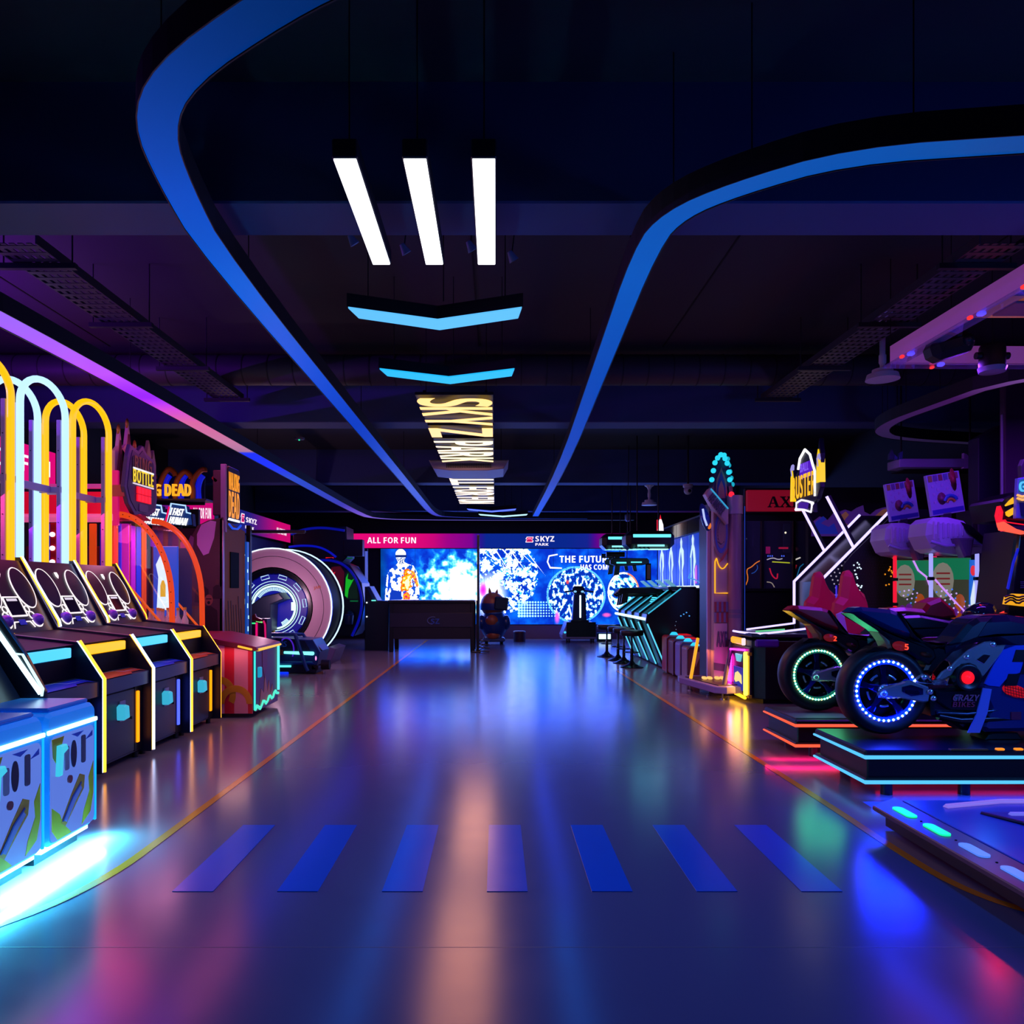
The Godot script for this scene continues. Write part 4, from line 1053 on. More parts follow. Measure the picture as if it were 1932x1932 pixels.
func shooting_cabin() -> void:
	var o := thing("shooting_cabin", "brown shooting game cabin with a print of shambling figures and an orange topper sign", "arcade game", W(-4.1, 0, 10.5))
	var brown := paint("54383c", 0.5)
	var side := px2([362, 1400, 362, 1010, 372, 992, 392, 982, 420, 976, 420, 1400], 10.0)
	for i in side.size():
		side[i].y = maxf(side[i].y, 0.02)
	part("side_panel", mb(o).prism(side, 0.04, Transform3D(Basis.IDENTITY, W(0, 0, 10.04)), 0.004), brown, o)
	part("pale_print", mb(o).prism(px2([384, 1048, 372, 1028, 372, 1008, 380, 990, 398, 982, 408, 984, 404, 1015, 394, 1044], 10.0), 0.003, Transform3D(Basis.IDENTITY, W(0, 0, 9.998))), paint("e8b0f0", 0.5), o)
	part("pale_print", mb(o).prism(px2([352, 1030, 360, 1010, 366, 1014, 364, 1040], 10.0), 0.003, Transform3D(Basis.IDENTITY, W(0, 0, 9.998))), paint("8c5c8c", 0.5), o)
	for p in [[394, 1132, 1.0], [384, 1100, 0.6], [376, 1105, 0.5], [410, 1098, 0.5]]:
		var b := at(p[0], p[1], 9.996)
		var k: float = p[2]
		var tone := paint("a0604c" if k == 1.0 else "60403c", 0.6)
		part("figure_print", mb(o).prism(ring2(b.x, b.y, 0.055 * k, 0.075 * k, 14), 0.003, Transform3D(Basis.IDENTITY, W(0, 0, 9.997))), tone, o)
		part("figure_print", mb(o).prism([Vector2(b.x - 0.13 * k, b.y - 0.45 * k), Vector2(b.x - 0.11 * k, b.y - 0.14 * k), Vector2(b.x - 0.03 * k, b.y - 0.08 * k), Vector2(b.x + 0.03 * k, b.y - 0.08 * k), Vector2(b.x + 0.11 * k, b.y - 0.14 * k), Vector2(b.x + 0.12 * k, b.y - 0.45 * k)], 0.002, Transform3D(Basis.IDENTITY, W(0, 0, 9.998))), paint("2c1c20", 0.6), o)
		if k == 1.0:
			part("figure_print", mb(o).prism(ring2(b.x, b.y - 0.035, 0.02, 0.022, 8), 0.002, Transform3D(Basis.IDENTITY, W(0, 0, 9.993))), paint("1c1012", 0.6), o)
			part("figure_print", mb(o).box(Vector3(b.x, b.y + 0.015, -9.993), Vector3(0.075, 0.014, 0.002)), paint("2c1812", 0.6), o)
	# the face to the aisle
	var xr := at(421, 0, 10.0).x
	part("front_panel", mb(o).prism(V([-0.02, 0.02, -0.02, 2.4, 0.85, 2.3, 0.85, 0.02]), 0.05, Transform3D(Basis(Vector3.FORWARD, Vector3.UP, Vector3.RIGHT), W(xr - 0.05, 0, 10.02)), 0.006), paint("8c6040", 0.6, 0.0, 0.2), o)
	part("corner_strip", mb(o).box(W(xr, 1.2, 10.0), Vector3(0.02, 2.36, 0.03), 0.003), paint("a8a0b0", 0.3, 0.5), o)
	part("window_glass", mb(o).box(W(xr + 0.004, 1.72, 10.42), Vector3(0.016, 0.5, 0.34), 0.004), paint("08070a", 0.6, 0.0, 0.1), o)
	part("cabin_body", mb(o).box(W(-4.35, 1.15, 10.55), Vector3(1.2, 2.26, 0.95), 0.02), paint("2c2024", 0.6), o)
	for i in 7:
		part("claw_print", mb(o).box(W(xr + 0.003, 0.9 + 0.06 * (i % 3), 10.12 + i * 0.1), Vector3(0.004, 0.55 + 0.12 * (i % 2), 0.018), 0.0, Basis(Vector3.RIGHT, 0.12)), paint("3c2820", 0.6), o)
	# topper: tall edge plate and the orange sign behind it
	part("topper_plate", mb(o).box(at(422, 940, 10.05), Vector3(0.07, 0.92, 0.05), 0.004), paint("9c80b8", 0.4), o)
	part("topper_back", mb(o).box(at(411, 930, 10.2), Vector3(0.12, 0.62, 0.06), 0.01), paint("5c3c58", 0.5), o)
	part("topper_spike", mb(o).prism(px2([400, 903, 408, 911, 413, 907, 403, 899], 10.2), 0.03, Transform3D(Basis.IDENTITY, W(0, 0, 10.2)), 0.004), paint("a83040", 0.5), o)
	var F := Transform3D(Basis(Vector3.FORWARD, Vector3.UP, Vector3.RIGHT), W(xr + 0.02, 2.72, 10.35))
	part("sign_box", mb(o).prism(round_rect(-0.24, -0.34, 0.23, 0.42, 0.05), 0.09, F.translated_local(Vector3(0, 0, -0.08)), 0.01), paint("181010", 0.4), o)
	letters("lit_lettering", "WALKING", F.translated_local(Vector3(-0.02, 0.22, 0.012)), 0.42, 0.24, 0.003, led("ff9c10", 1.0), o)
	letters("lit_lettering", "DEAD", F.translated_local(Vector3(-0.02, -0.1, 0.012)), 0.42, 0.36, 0.003, led("ff9c10", 1.0), o)
	part("white_glow_lamp", mb(o).box(F * Vector3(-0.02, -0.31, 0.01), Vector3(0.02, 0.03, 0.42)), led("ffffff", 1.3), o)
	part("blue_arc_led", mb(o).tube([F * Vector3(-0.24, -0.38, 0.02), F * Vector3(-0.1, -0.43, 0.02), F * Vector3(0.1, -0.42, 0.02), F * Vector3(0.23, -0.36, 0.02)], 0.015, 6), led("1048e0", 1.0), o)
	# narrow blue screen and black post at the cabin's far edge
	part("edge_screen", mb(o).box(W(xr + 0.01, 1.3, 10.93), Vector3(0.03, 1.7, 0.1), 0.004), led("0c50c0", 0.6), o)
	for i in 8:
		part("edge_led", mb(o).box(W(xr + 0.03, 0.7 + i * 0.17, 10.9 + 0.02 * (i % 3)), Vector3(0.004, 0.05 + 0.02 * (i % 2), 0.03)), led("c0f0ff", 1.2), o)
	part("post", mb(o).box(W(xr, 1.2, 11.05), Vector3(0.06, 2.4, 0.08), 0.004), paint("08080c", 0.5), o)
	part("lamp_arm", mb(o).box(W(xr + 0.35, 2.33, 11.3), Vector3(0.85, 0.05, 0.06), 0.01), paint("0c0c10", 0.5), o)

func round_tunnel() -> void:
	# a ring-shaped machine: pink-grey rim, glowing edges, and a face of concentric light rings
	var d := 14.3
	var c := W(-4.3, 1.1, d)
	var o := thing("round_tunnel_machine", "giant ring-shaped machine with a pale rim and concentric blue and white light rings", "arcade game", W(-4.3, 0, d))
	var R := 1.14
	var annulus := func(called: String, r0: float, r1: float, z: float, thick: float, mat: Material) -> void:
		part(called, mb(o).lathe([Vector2(r0, 0), Vector2(r1, 0), Vector2(r1, thick), Vector2(r0, thick), Vector2(r0, 0)], 56, Transform3D(Basis(Vector3.RIGHT, Vector3.BACK, Vector3.DOWN), c + Vector3(0, 0, z)), 0.5), mat, o)
	annulus.call("rim", 0.76, R, -0.1, 0.1, paint("d0a4b4", 0.4))
	annulus.call("rim_side", 0.78, R - 0.02, -0.95, 0.85, paint("0c0c24", 0.6, 0.0, 0.2))
	annulus.call("glow_gap_led", R - 0.03, R + 0.005, -0.1, 0.03, led("0a20e8", 0.8))
	annulus.call("outer_led", R - 0.008, R + 0.014, -0.004, 0.02, led("d8f0ff", 1.6))
	annulus.call("back_led", R + 0.015, R + 0.04, -0.97, 0.03, led("c8e8ff", 1.4))
	annulus.call("back_flange", R - 0.2, R + 0.03, -1.0, 0.03, paint("101430", 0.4))
	annulus.call("rim_seam", 0.985, 0.993, 0.001, 0.002, paint("30242c", 0.5))
	annulus.call("dark_band", 0.74, 0.78, -0.03, 0.03, paint("0a1418", 0.3))
	annulus.call("blue_face_led", 0.46, 0.66, -0.12, 0.02, led("0410a8", 0.55))
	annulus.call("dark_face", 0.64, 0.77, -0.12, 0.02, paint("080c1c", 0.25))
	annulus.call("ring_led", 0.395, 0.43, -0.1, 0.02, led("c8f4ff", 1.5))
	annulus.call("ring_led", 0.45, 0.462, -0.1, 0.015, led("c8f4ff", 1.4))
	annulus.call("ring_led", 0.505, 0.515, -0.1, 0.015, led("c0e8ff", 1.2))
	annulus.call("screen", 0.0, 0.4, -0.16, 0.02, led("0618c8", 0.5))
	for i in 11:
		var a := TAU * i / 11 + 0.14
		if i in [6, 7]:
			continue
		var m := mb(o)
		var pts := []
		for s in [[0.575, -0.14], [0.575, 0.14], [0.64, 0.12], [0.64, -0.12]]:
			pts.append(c + Vector3(cos(a + s[1]) * s[0], sin(a + s[1]) * s[0], -0.085))
		part("window_led", m.tube(pts, 0.006, 5, true), led("c0e4ff", 1.1), o)
	for i in 22:
		var a := 0.9 + 1.7 * i / 22
		part("tick_led", mb(o).box(c + Vector3(cos(a) * 0.355, sin(a) * 0.355, -0.1), Vector3(0.06, 0.014, 0.008), 0.0, Basis(Vector3.BACK, a)), led("c8f4ff", 1.3), o)
	for i in 6:
		var a := -0.75 - 0.07 * i
		part("tick_led", mb(o).box(c + Vector3(cos(a) * 0.355, sin(a) * 0.355, -0.1), Vector3(0.07, 0.015, 0.008), 0.0, Basis(Vector3.BACK, a)), led("c8f4ff", 1.3), o)
	part("white_block_led", mb(o).box(c + Vector3(0.36, 0.02, -0.1), Vector3(0.05, 0.16, 0.01)), led("d8f4ff", 1.4), o)
	# seat shell and its yellow-green underside inside the ring
	part("seat_shell", mb(o).prism(px2([470, 1150, 505, 1125, 535, 1118, 545, 1130, 520, 1140, 518, 1190, 470, 1195], 14.2), 0.5, Transform3D(Basis.IDENTITY, W(0, 0, 14.38)), 0.02), paint("141c30", 0.4), o)
	part("green_flap", mb(o).prism(px2([470, 1160, 492, 1140, 530, 1128, 512, 1123, 470, 1146], 14.15), 0.05, Transform3D(Basis.IDENTITY, W(0, 0, 14.2)), 0.01), paint("5a7838", 0.4), o)
	part("green_flap", mb(o).prism(px2([492, 1168, 518, 1190, 518, 1204, 492, 1180], 14.15), 0.05, Transform3D(Basis.IDENTITY, W(0, 0, 14.2)), 0.01), paint("a0a848", 0.4), o)
	letters("orange_mark", "JAN 1959".substr(0, 3), Transform3D(Basis(Vector3(1, 0.18, 0).normalized(), Vector3(-0.18, 1, 0).normalized(), Vector3.BACK), c + Vector3(0.86, 0.38, 0.003)), 0.14, 0.07, 0.004, paint("e07840", 0.4), o)
	part("foot", mb(o).prism(V([-5.2, 0.0, -5.1, 0.22, -3.5, 0.22, -3.22, 0.34, -3.08, 0.3, -3.2, 0.0]), 0.95, Transform3D(Basis.IDENTITY, W(0, 0, d + 0.97)), 0.01), paint("5c4c7c", 0.4), o)
	omni("rim_fill_light", c + Vector3(0.3, 0.2, 1.0), "e8b0d0", 0.9, 0.1, o)  # added fill in front of the machine to brighten its rim

func ride_car() -> void:
	var d := 12.7
	var o := thing("ride_car", "dark blue ride-on racing car with cyan bumper lights in front of the ring machine", "kiddie ride", W(-3.3, 0, d + 0.3))
	var blue := paint("123c78", 0.35)
	var dark := paint("0a1830", 0.4)
	var L := func(called: String, pts: Array, depth: float, z: float, mat: Material, bev := 0.01) -> void:
		part(called, mb(o).prism(px2(pts, d), depth, Transform3D(Basis.IDENTITY, W(0, 0, z)), bev), mat, o)
	L.call("lower_body", [480, 1270, 480, 1255, 590, 1255, 597, 1262, 596, 1270], 0.7, d + 0.7, dark)
	L.call("body", [480, 1255, 480, 1208, 520, 1203, 578, 1207, 590, 1207, 604, 1230, 598, 1255], 0.7, d + 0.7, blue)
	L.call("side_print", [521, 1228, 521, 1204, 575, 1209, 586, 1228], 0.01, d + 0.004, paint("0c2440", 0.35), 0.0)
	L.call("hood", [568, 1212, 586, 1207, 606, 1228, 592, 1232, 584, 1230], 0.5, d + 0.6, paint("14222c", 0.3))
	L.call("floor_pan", [485, 1253, 485, 1248, 590, 1248, 592, 1253], 0.74, d + 0.72, paint("0c4a9c", 0.35))
	letters("lettering", "RIDERS", Transform3D(Basis.IDENTITY, at(522, 1215, d - 0.006)), 0.34, 0.1, 0.01, paint("2c80d8", 0.4), o)
	letters("lettering", "CAR", Transform3D(Basis.IDENTITY, at(524, 1231, d - 0.006)), 0.2, 0.09, 0.01, paint("8c5028", 0.4), o)
	part("bumper_led", mb(o).tube(px3([536, 1231, 590, 1233], d - 0.02) + [at(604, 1229, d + 0.5)], 0.022, 8), led("80fff0", 1.4), o)
	part("skirt_led", mb(o).tube(px3([519, 1257, 549, 1257], d - 0.02), 0.018, 8), led("60fff0", 1.3), o)
	part("under_led", mb(o).box(at(530, 1271, d - 0.01), Vector3(0.26, 0.06, 0.04), 0.01), led("0830ff", 1.0), o)
	part("roll_bar", mb(o).tube(px3([505, 1197, 555, 1197, 558, 1200, 566, 1225, 577, 1258, 581, 1266], d - 0.05), 0.032, 8), paint("1a4c90", 0.35), o)
	part("roll_bar", mb(o).tube(px3([505, 1196, 556, 1196, 572, 1197, 578, 1206, 584, 1224], d + 0.5), 0.028, 8), paint("1a4c90", 0.35), o)
	part("seat_arc", mb(o).tube(ring(at(540, 1226, d - 0.01), Vector3(0.13, 0, 0), Vector3(0, 0.2, 0), 14, -0.6, 2.2), 0.012, 6), led("5020d0", 0.8), o)
	part("tail_lamp", mb(o).ball(at(596, 1242, d - 0.0), Vector3(0.014, 0.04, 0.02), 8), led("ff90d0", 1.6), o)
	part("wheel", mb(o).tube([at(607, 1254, d + 0.05), at(607, 1254, d + 0.05) + Vector3(0.14, 0, 0)], 0.085, 18), paint("08080c", 0.6), o)
	part("axle", mb(o).box(at(594, 1259, d + 0.05), Vector3(0.12, 0.1, 0.1), 0.02), paint("101018", 0.5), o)
	part("wheel", mb(o).tube([at(492, 1262, d + 0.05) - Vector3(0.06, 0, 0), at(492, 1262, d + 0.05) + Vector3(0.08, 0, 0)], 0.085, 18), paint("08080c", 0.6), o)
	part("grille_led", mb(o).box(at(602, 1270, d + 0.1), Vector3(0.16, 0.03, 0.08), 0.006, Basis(Vector3.BACK, 0.2)), paint("a07848", 0.4), o)

func small_gun_pedestal() -> void:
	var d := 11.6
	var o := thing("toy_gun_stand", "red toy gun on a pink-lit pedestal behind the ring toss booth", "arcade game", at(497, 1200, d))
	part("pedestal", mb(o).box(W(at(487, 0, d).x, 0.5, d + 0.15), Vector3(0.26, 0.98, 0.26), 0.01), paint("2c1c44", 0.4), o)
	part("pink_led", mb(o).box(at(484, 1188, d), Vector3(0.03, 0.22, 0.02), 0.004), led("ff1080", 0.8), o)
	part("pink_led", mb(o).tube(px3([497, 1171, 500, 1178, 501, 1206], d), 0.014, 6), led("e01070", 0.8), o)
	part("green_led", mb(o).box(at(476, 1176, d), Vector3(0.1, 0.02, 0.02), 0.004), led("40ff90", 1.0), o)
	part("green_led", mb(o).box(at(489, 1173, d), Vector3(0.1, 0.02, 0.02), 0.004, Basis(Vector3.BACK, -0.2)), led("90ff80", 1.0), o)
	part("gun", mb(o).prism(px2([471, 1170, 478, 1160, 482, 1158, 484, 1164, 494, 1168, 492, 1173, 484, 1172], d), 0.06, Transform3D(Basis.IDENTITY, W(0, 0, d + 0.03)), 0.008), paint("8c2030", 0.35), o)

func dark_cabins() -> void:
	# dim blue-trimmed cabins to the left of the video wall
	var d := 18.6
	var o := thing("dim_race_cabin", "dark rounded race cabin outlined in dim blue with red and green figures glowing inside", "arcade game", at(640, 1112, d))
	var cx := at(628, 0, d).x
	part("shell", mb(o).prism(px2([555, 1200, 555, 1075, 575, 1058, 625, 1052, 660, 1066, 682, 1100, 688, 1140, 680, 1180, 668, 1200], d), 1.2, Transform3D(Basis.IDENTITY, W(0, 0, d + 1.2)), 0.03), paint("0a0c1c", 0.4), o)
	part("blue_led", mb(o).tube(smooth(px3([585, 1058, 625, 1056, 655, 1068, 676, 1098, 684, 1135, 678, 1170, 664, 1200], d - 0.02), 2), 0.035, 6), led("0810c8", 0.45), o)
	var scene_red := mb(o)
	part("red_screen", mb(o).prism(px2([618, 1090, 626, 1070, 642, 1068, 650, 1080, 648, 1115, 640, 1118], d), 0.01, Transform3D(Basis.IDENTITY, W(0, 0, d - 0.005))), led("50061c", 0.6), o)
	part("red_figure_led", mb(o).prism(px2([622, 1086, 620, 1078, 624, 1082, 627, 1074, 628, 1081, 633, 1079, 629, 1088, 626, 1094], d), 0.02, Transform3D(Basis.IDENTITY, W(0, 0, d - 0.01))), led("f01830", 0.8), o)
	part("red_figure_led", mb(o).prism(px2([628, 1098, 636, 1092, 640, 1100, 646, 1116, 634, 1108], d), 0.02, Transform3D(Basis.IDENTITY, W(0, 0, d - 0.01))), led("e02030", 0.7), o)
	part("green_screen", mb(o).prism(px2([651, 1082, 662, 1074, 672, 1090, 676, 1130, 654, 1130], d), 0.01, Transform3D(Basis.IDENTITY, W(0, 0, d - 0.005))), led("042010", 0.6), o)
	part("green_figure_led", mb(o).prism(px2([652, 1105, 653, 1090, 657, 1082, 656, 1092, 664, 1095, 668, 1092, 664, 1100, 658, 1112, 656, 1128, 651, 1124], d), 0.02, Transform3D(Basis.IDENTITY, W(0, 0, d - 0.01))), led("18c828", 0.7), o)
	part("green_bar_led", mb(o).box(at(668, 1134, d - 0.01), Vector3(0.2, 0.03, 0.02)), led("08703c", 0.7), o)
	part("seat", mb(o).lathe([Vector2(0, 0), Vector2(0.1, 0.0), Vector2(0.13, 0.22), Vector2(0.1, 0.26), Vector2(0, 0.26)], 18, Transform3D(Basis.IDENTITY, at(658, 1178, d - 0.2))), paint("182c50", 0.4), o)
	part("seat_back", mb(o).ball(at(658, 1160, d - 0.15), Vector3(0.13, 0.13, 0.08)), paint("14302c", 0.4), o)
	var roof := thing("cabin_roof", "dark canopy with two dim blue glowing curves behind the ring machine", "canopy", at(600, 1020, d))
	part("canopy", mb(roof).prism(px2([548, 1075, 548, 1005, 580, 994, 650, 992, 652, 1050, 640, 1062, 560, 1062], d), 1.0, Transform3D(Basis.IDENTITY, W(0, 0, d + 1.2)), 0.03), paint("070814", 0.5), roof)
	part("blue_led", mb(roof).tube(smooth(px3([549, 1008, 575, 998, 610, 995, 650, 1001], d + 0.15), 2), 0.035, 6), led("0818d0", 0.4), roof)
	part("blue_led", mb(roof).tube(smooth(px3([545, 1032, 570, 1029, 600, 1031, 620, 1040, 634, 1051], d + 0.15), 2), 0.03, 6), led("0818e0", 0.55), roof)
	part("red_lamp", mb(roof).box(at(622, 1053, d + 0.1), Vector3(0.2, 0.04, 0.05), 0.01), led("ff1c20", 0.7), roof)
	part("green_lamp", mb(roof).box(at(660, 1053, d + 0.1), Vector3(0.16, 0.03, 0.05), 0.01), led("0a7020", 0.6), roof)
	part("fascia", mb(roof).box(at(668, 1034, d + 0.3), Vector3(0.48, 0.42, 0.3), 0.01), paint("05060e", 0.5), roof)
	var k := thing("dark_cabinet", "dark upright cabinet with two small white lamps left of the long table", "arcade game", at(705, 1150, 17.6))
	part("body", mb(k).prism(px2([688, 1229, 688, 1107, 697, 1106, 712, 1133, 734, 1134, 732, 1229], 17.6), 0.7, Transform3D(Basis.IDENTITY, W(0, 0, 18.3)), 0.015), paint("0a0d22", 0.4), k)
	part("panel_glass", mb(k).prism(px2([692, 1108, 697, 1107, 711, 1132, 704, 1133], 17.6), 0.01, Transform3D(Basis.IDENTITY, W(0, 0, 17.59))), paint("203468", 0.15), k)
	part("desk_lamp", mb(k).box(at(705, 1133, 17.55), Vector3(0.1, 0.025, 0.06), 0.006), led("70ffe8", 1.2), k)
	for y in [1137.0, 1163.5]:
		part("white_lamp", mb(k).ball(at(692, y, 17.56), Vector3(0.018, 0.018, 0.018), 8), led("e0f0ff", 2.0), k)
	var ls := thing("tall_light_panel", "narrow upright pale blue light panel on the left edge of the video wall", "light panel", at(691, 1074, 19.9))
	part("frame", mb(ls).box(at(689, 1072, 19.93), Vector3(0.14, 1.06, 0.05), 0.008), paint("101428", 0.4), ls)
	part("led_panel", mb(ls).box(at(691, 1073, 19.9), Vector3(0.065, 0.94, 0.03), 0.004), led("6070e8", 0.7), ls)
	part("post", mb(ls).tube([at(690, 1100, 19.96), W(at(690, 1100, 19.96).x, 0, 19.96)], 0.03, 6), paint("101428", 0.4), ls)

# ---------------------------------------------------------------- the back wall and what stands before it
const WALL := 21.9

func disc_fill(im: Image, c: Vector2, rx: float, ry: float, paint_at: Callable) -> void:
	for y in range(maxi(0, int(c.y - ry)), mini(im.get_height(), int(c.y + ry) + 1)):
		for x in range(maxi(0, int(c.x - rx)), mini(im.get_width(), int(c.x + rx) + 1)):
			var q := Vector2((x - c.x) / rx, (y - c.y) / ry)
			var l := q.length()
			if l < 1.0:
				var was := im.get_pixel(x, y)
				im.set_pixel(x, y, paint_at.call(x, y, l, was))

func poly_fill(im: Image, pts: Array, paint_at: Callable) -> void:
	var p := PackedVector2Array(pts)
	var lo := p[0]
	var hi := p[0]
	for q in p:
		lo = lo.min(q); hi = hi.max(q)
	for y in range(maxi(0, int(lo.y)), mini(im.get_height(), int(hi.y) + 1)):
		for x in range(maxi(0, int(lo.x)), mini(im.get_width(), int(hi.x) + 1)):
			if Geometry2D.is_point_in_polygon(Vector2(x, y), p):
				im.set_pixel(x, y, paint_at.call(x, y, 0.0, im.get_pixel(x, y)))

# the moving picture on the video wall: a soldier, an explosion, machines and a ringed planet in blue and white
func wall_picture() -> Image:
	var S := 2.0
	var w := int(524 * S)
	var h := int(143 * S)
	var im := Image.create(w, h, false, Image.FORMAT_RGB8)
	var n1 := FastNoiseLite.new(); n1.seed = 3; n1.frequency = 0.012; n1.fractal_octaves = 4
	var n2 := FastNoiseLite.new(); n2.seed = 9; n2.frequency = 0.045; n2.fractal_octaves = 3
	var n3 := FastNoiseLite.new(); n3.seed = 21; n3.frequency = 0.09; n3.fractal_octaves = 2
	var n4 := FastNoiseLite.new(); n4.seed = 33; n4.frequency = 0.02; n4.fractal_octaves = 4
	var T := func(a: Array) -> Array:
		var r := []
		for i in range(0, a.size(), 2): r.append(Vector2((a[i] - 718.0) * S, (a[i + 1] - 1035.0) * S))
		return r
	var cyan := Color("30d0ff")
	var white := Color("ffffff")
	var deep := Color("04249a")
	for y in h:
		for x in w:
			var px := 718.0 + x / S
			var py := 1035.0 + y / S
			var a := n1.get_noise_2d(x, y)
			var c := deep.lerp(Color("0654c4"), clampf(a * 1.2 + 0.35, 0, 1))
			if px < 735: c = c.lerp(Color("023060"), (735 - px) / 22.0)
			# the white cloud of the explosion and its blue drifts
			var e := 1.0 - Vector2((px - 875) / 78.0, (py - 1105) / 52.0).length() + n2.get_noise_2d(x * 0.5, y * 0.5) * 0.75
			if px < 902: c = c.lerp(cyan, clampf(e * 1.4 + 0.5, 0, 0.8)).lerp(white, clampf(e * 2.4 - 0.1, 0, 1))
			# armoured shapes on the second half: pale plates parted by thin dark lines
			if px > 900:
				var wx := x + n1.get_noise_2d(x * 3.0, y * 3.0 + 90) * 26
				var wy := y + n1.get_noise_2d(x * 3.0 + 50, y * 3.0) * 26
				var m := n4.get_noise_2d(wx + wy * 0.8, wy - wx * 0.5)
				var seam := absf(n4.get_noise_2d(wx * 1.3 + 300, wy * 1.3))
				var g := 1.0 - Vector2((px - 950) / 66.0, (py - 1085) / 72.0).length()
				var k := clampf(1.0 - Vector2((px - 925) / 44.0, (py - 1125) / 62.0).length(), 0, 1)
				if g > 0 and m > 0.08 - g * 0.3: c = white if m > 0.14 - g * 0.3 and seam > 0.03 else (cyan if seam > 0.015 else Color("0a2c90"))
				c = c.lerp(white, clampf(k * 2.0 - 0.3, 0, 1))
			im.set_pixel(x, y, c)
	# streaks of light
	for k in 14:
		var q := T.call([905.0 + k * 7, 1036.0, 908.0 + k * 7, 1036.0, 940.0 + k * 7.5, 1062.0 + (k * 37) % 30])
		if k % 2 == 0: poly_fill(im, q, func(x, y, l, was): return white)
	# the soldier: helmet, face, shoulders, arms, glowing embers on one side
	var fig := func(x, y, l, was): return white if n2.get_noise_2d(x * 1.1, y * 0.8) > -0.12 else Color("1040a8")
	poly_fill(im, T.call([726, 1132, 727, 1112, 730, 1085, 735, 1074, 747, 1066, 752, 1060, 762, 1060, 770, 1064, 780, 1067, 787, 1080, 790, 1100, 792, 1132]), fig)
	disc_fill(im, Vector2((756 - 718) * S, (1046 - 1035) * S), 10 * S, 10.5 * S, func(x, y, l, was): return white)
	poly_fill(im, T.call([747, 1052, 765, 1052, 763, 1062, 757, 1066, 751, 1062]), func(x, y, l, was): return white if n3.get_noise_2d(x * 2, y * 2) > 0 else Color("102c70"))
	poly_fill(im, T.call([746, 1047, 767, 1047, 767, 1051, 746, 1051]), func(x, y, l, was): return Color("0c2060"))
	poly_fill(im, T.call([733, 1080, 737, 1090, 734, 1112, 730, 1120]), func(x, y, l, was): return Color("0c38b0"))
	poly_fill(im, T.call([738, 1112, 757, 1116, 758, 1132, 734, 1132]), func(x, y, l, was): return Color("0c2c90"))
	disc_fill(im, Vector2((767 - 718) * S, (1098 - 1035) * S), 13 * S, 26 * S, func(x, y, l, was):
		var f: float = l + n2.get_noise_2d(x, y) * 0.7
		return Color("fff0a0") if f < 0.35 else (Color("f09010") if f < 0.62 else (Color("f04810") if f < 0.85 else was)))
	poly_fill(im, T.call([774, 1075, 782, 1078, 790, 1104, 786, 1108]), func(x, y, l, was): return Color("ff9820") if n3.get_noise_2d(x, y) > -0.1 else Color("a02850"))
	disc_fill(im, Vector2((767 - 718) * S, (1126 - 1035) * S), 7 * S, 9 * S, func(x, y, l, was): return Color("e88c10") if n3.get_noise_2d(x, y) > -0.05 else Color("e01840"))
	# planet with machine parts, and its ring
	disc_fill(im, Vector2((1088 - 718) * S, (1122 - 1035) * S), 56 * S, 54 * S, func(x, y, l, was):
		var q := n4.get_noise_2d(x * 2.4 + y * 0.6, y * 1.6 - x * 0.7) + n2.get_noise_2d(x * 0.8, y * 0.8) * 0.3
		if absf(n4.get_noise_2d(x * 1.5 + 200, y * 1.5)) < 0.03: return Color("04248c")
		if l > 0.93: return Color("50a8ff")
		if q > 0.16: return white
		if q > 0.02: return Color("3094d8")
		return Color("04248c"))
	for b in [[1178.0, 1117.0, 32.0, 40.0, 0.86]]:
		disc_fill(im, Vector2((b[0] - 718) * S, (b[1] - 1035) * S), b[2] * S, b[3] * S, func(x, y, l, was):
			var q := n4.get_noise_2d(x * 2.0 - y * 0.8, y * 2.0)
			if l > 0.94: return Color("043098")
			if l > 0.86: return Color("ff7050") if x > (1185 - 718) * S else white
			return white if q > 0.08 else (Color("48b8e8") if q > -0.12 else Color("04288c")))
	# magenta accents, dots, and a bright lower rim
	for b in [[912.0, 1113.0, 8.0, 16.0, "e020d0"], [1052.0, 1165.0, 6.0, 14.0, "d050c0"], [1146.0, 1160.0, 10.0, 5.0, "f050a0"], [1072.0, 1098.0, 4.0, 5.0, "e04040"]]:
		disc_fill(im, Vector2((b[0] - 718) * S, (b[1] - 1035) * S), b[2] * S, b[3] * S, func(x, y, l, was): return was.lerp(Color(b[4]), 1.0 - l * l))
	for i in 14:
		for j in 6:
			disc_fill(im, Vector2((980 + i * 5.2 - 718) * S, (1136 + j * 5.2 - 1035) * S), (2.4 - i * 0.1) * S, (2.4 - i * 0.1) * S, func(x, y, l, was): return Color("a0e8ff"))
	return im

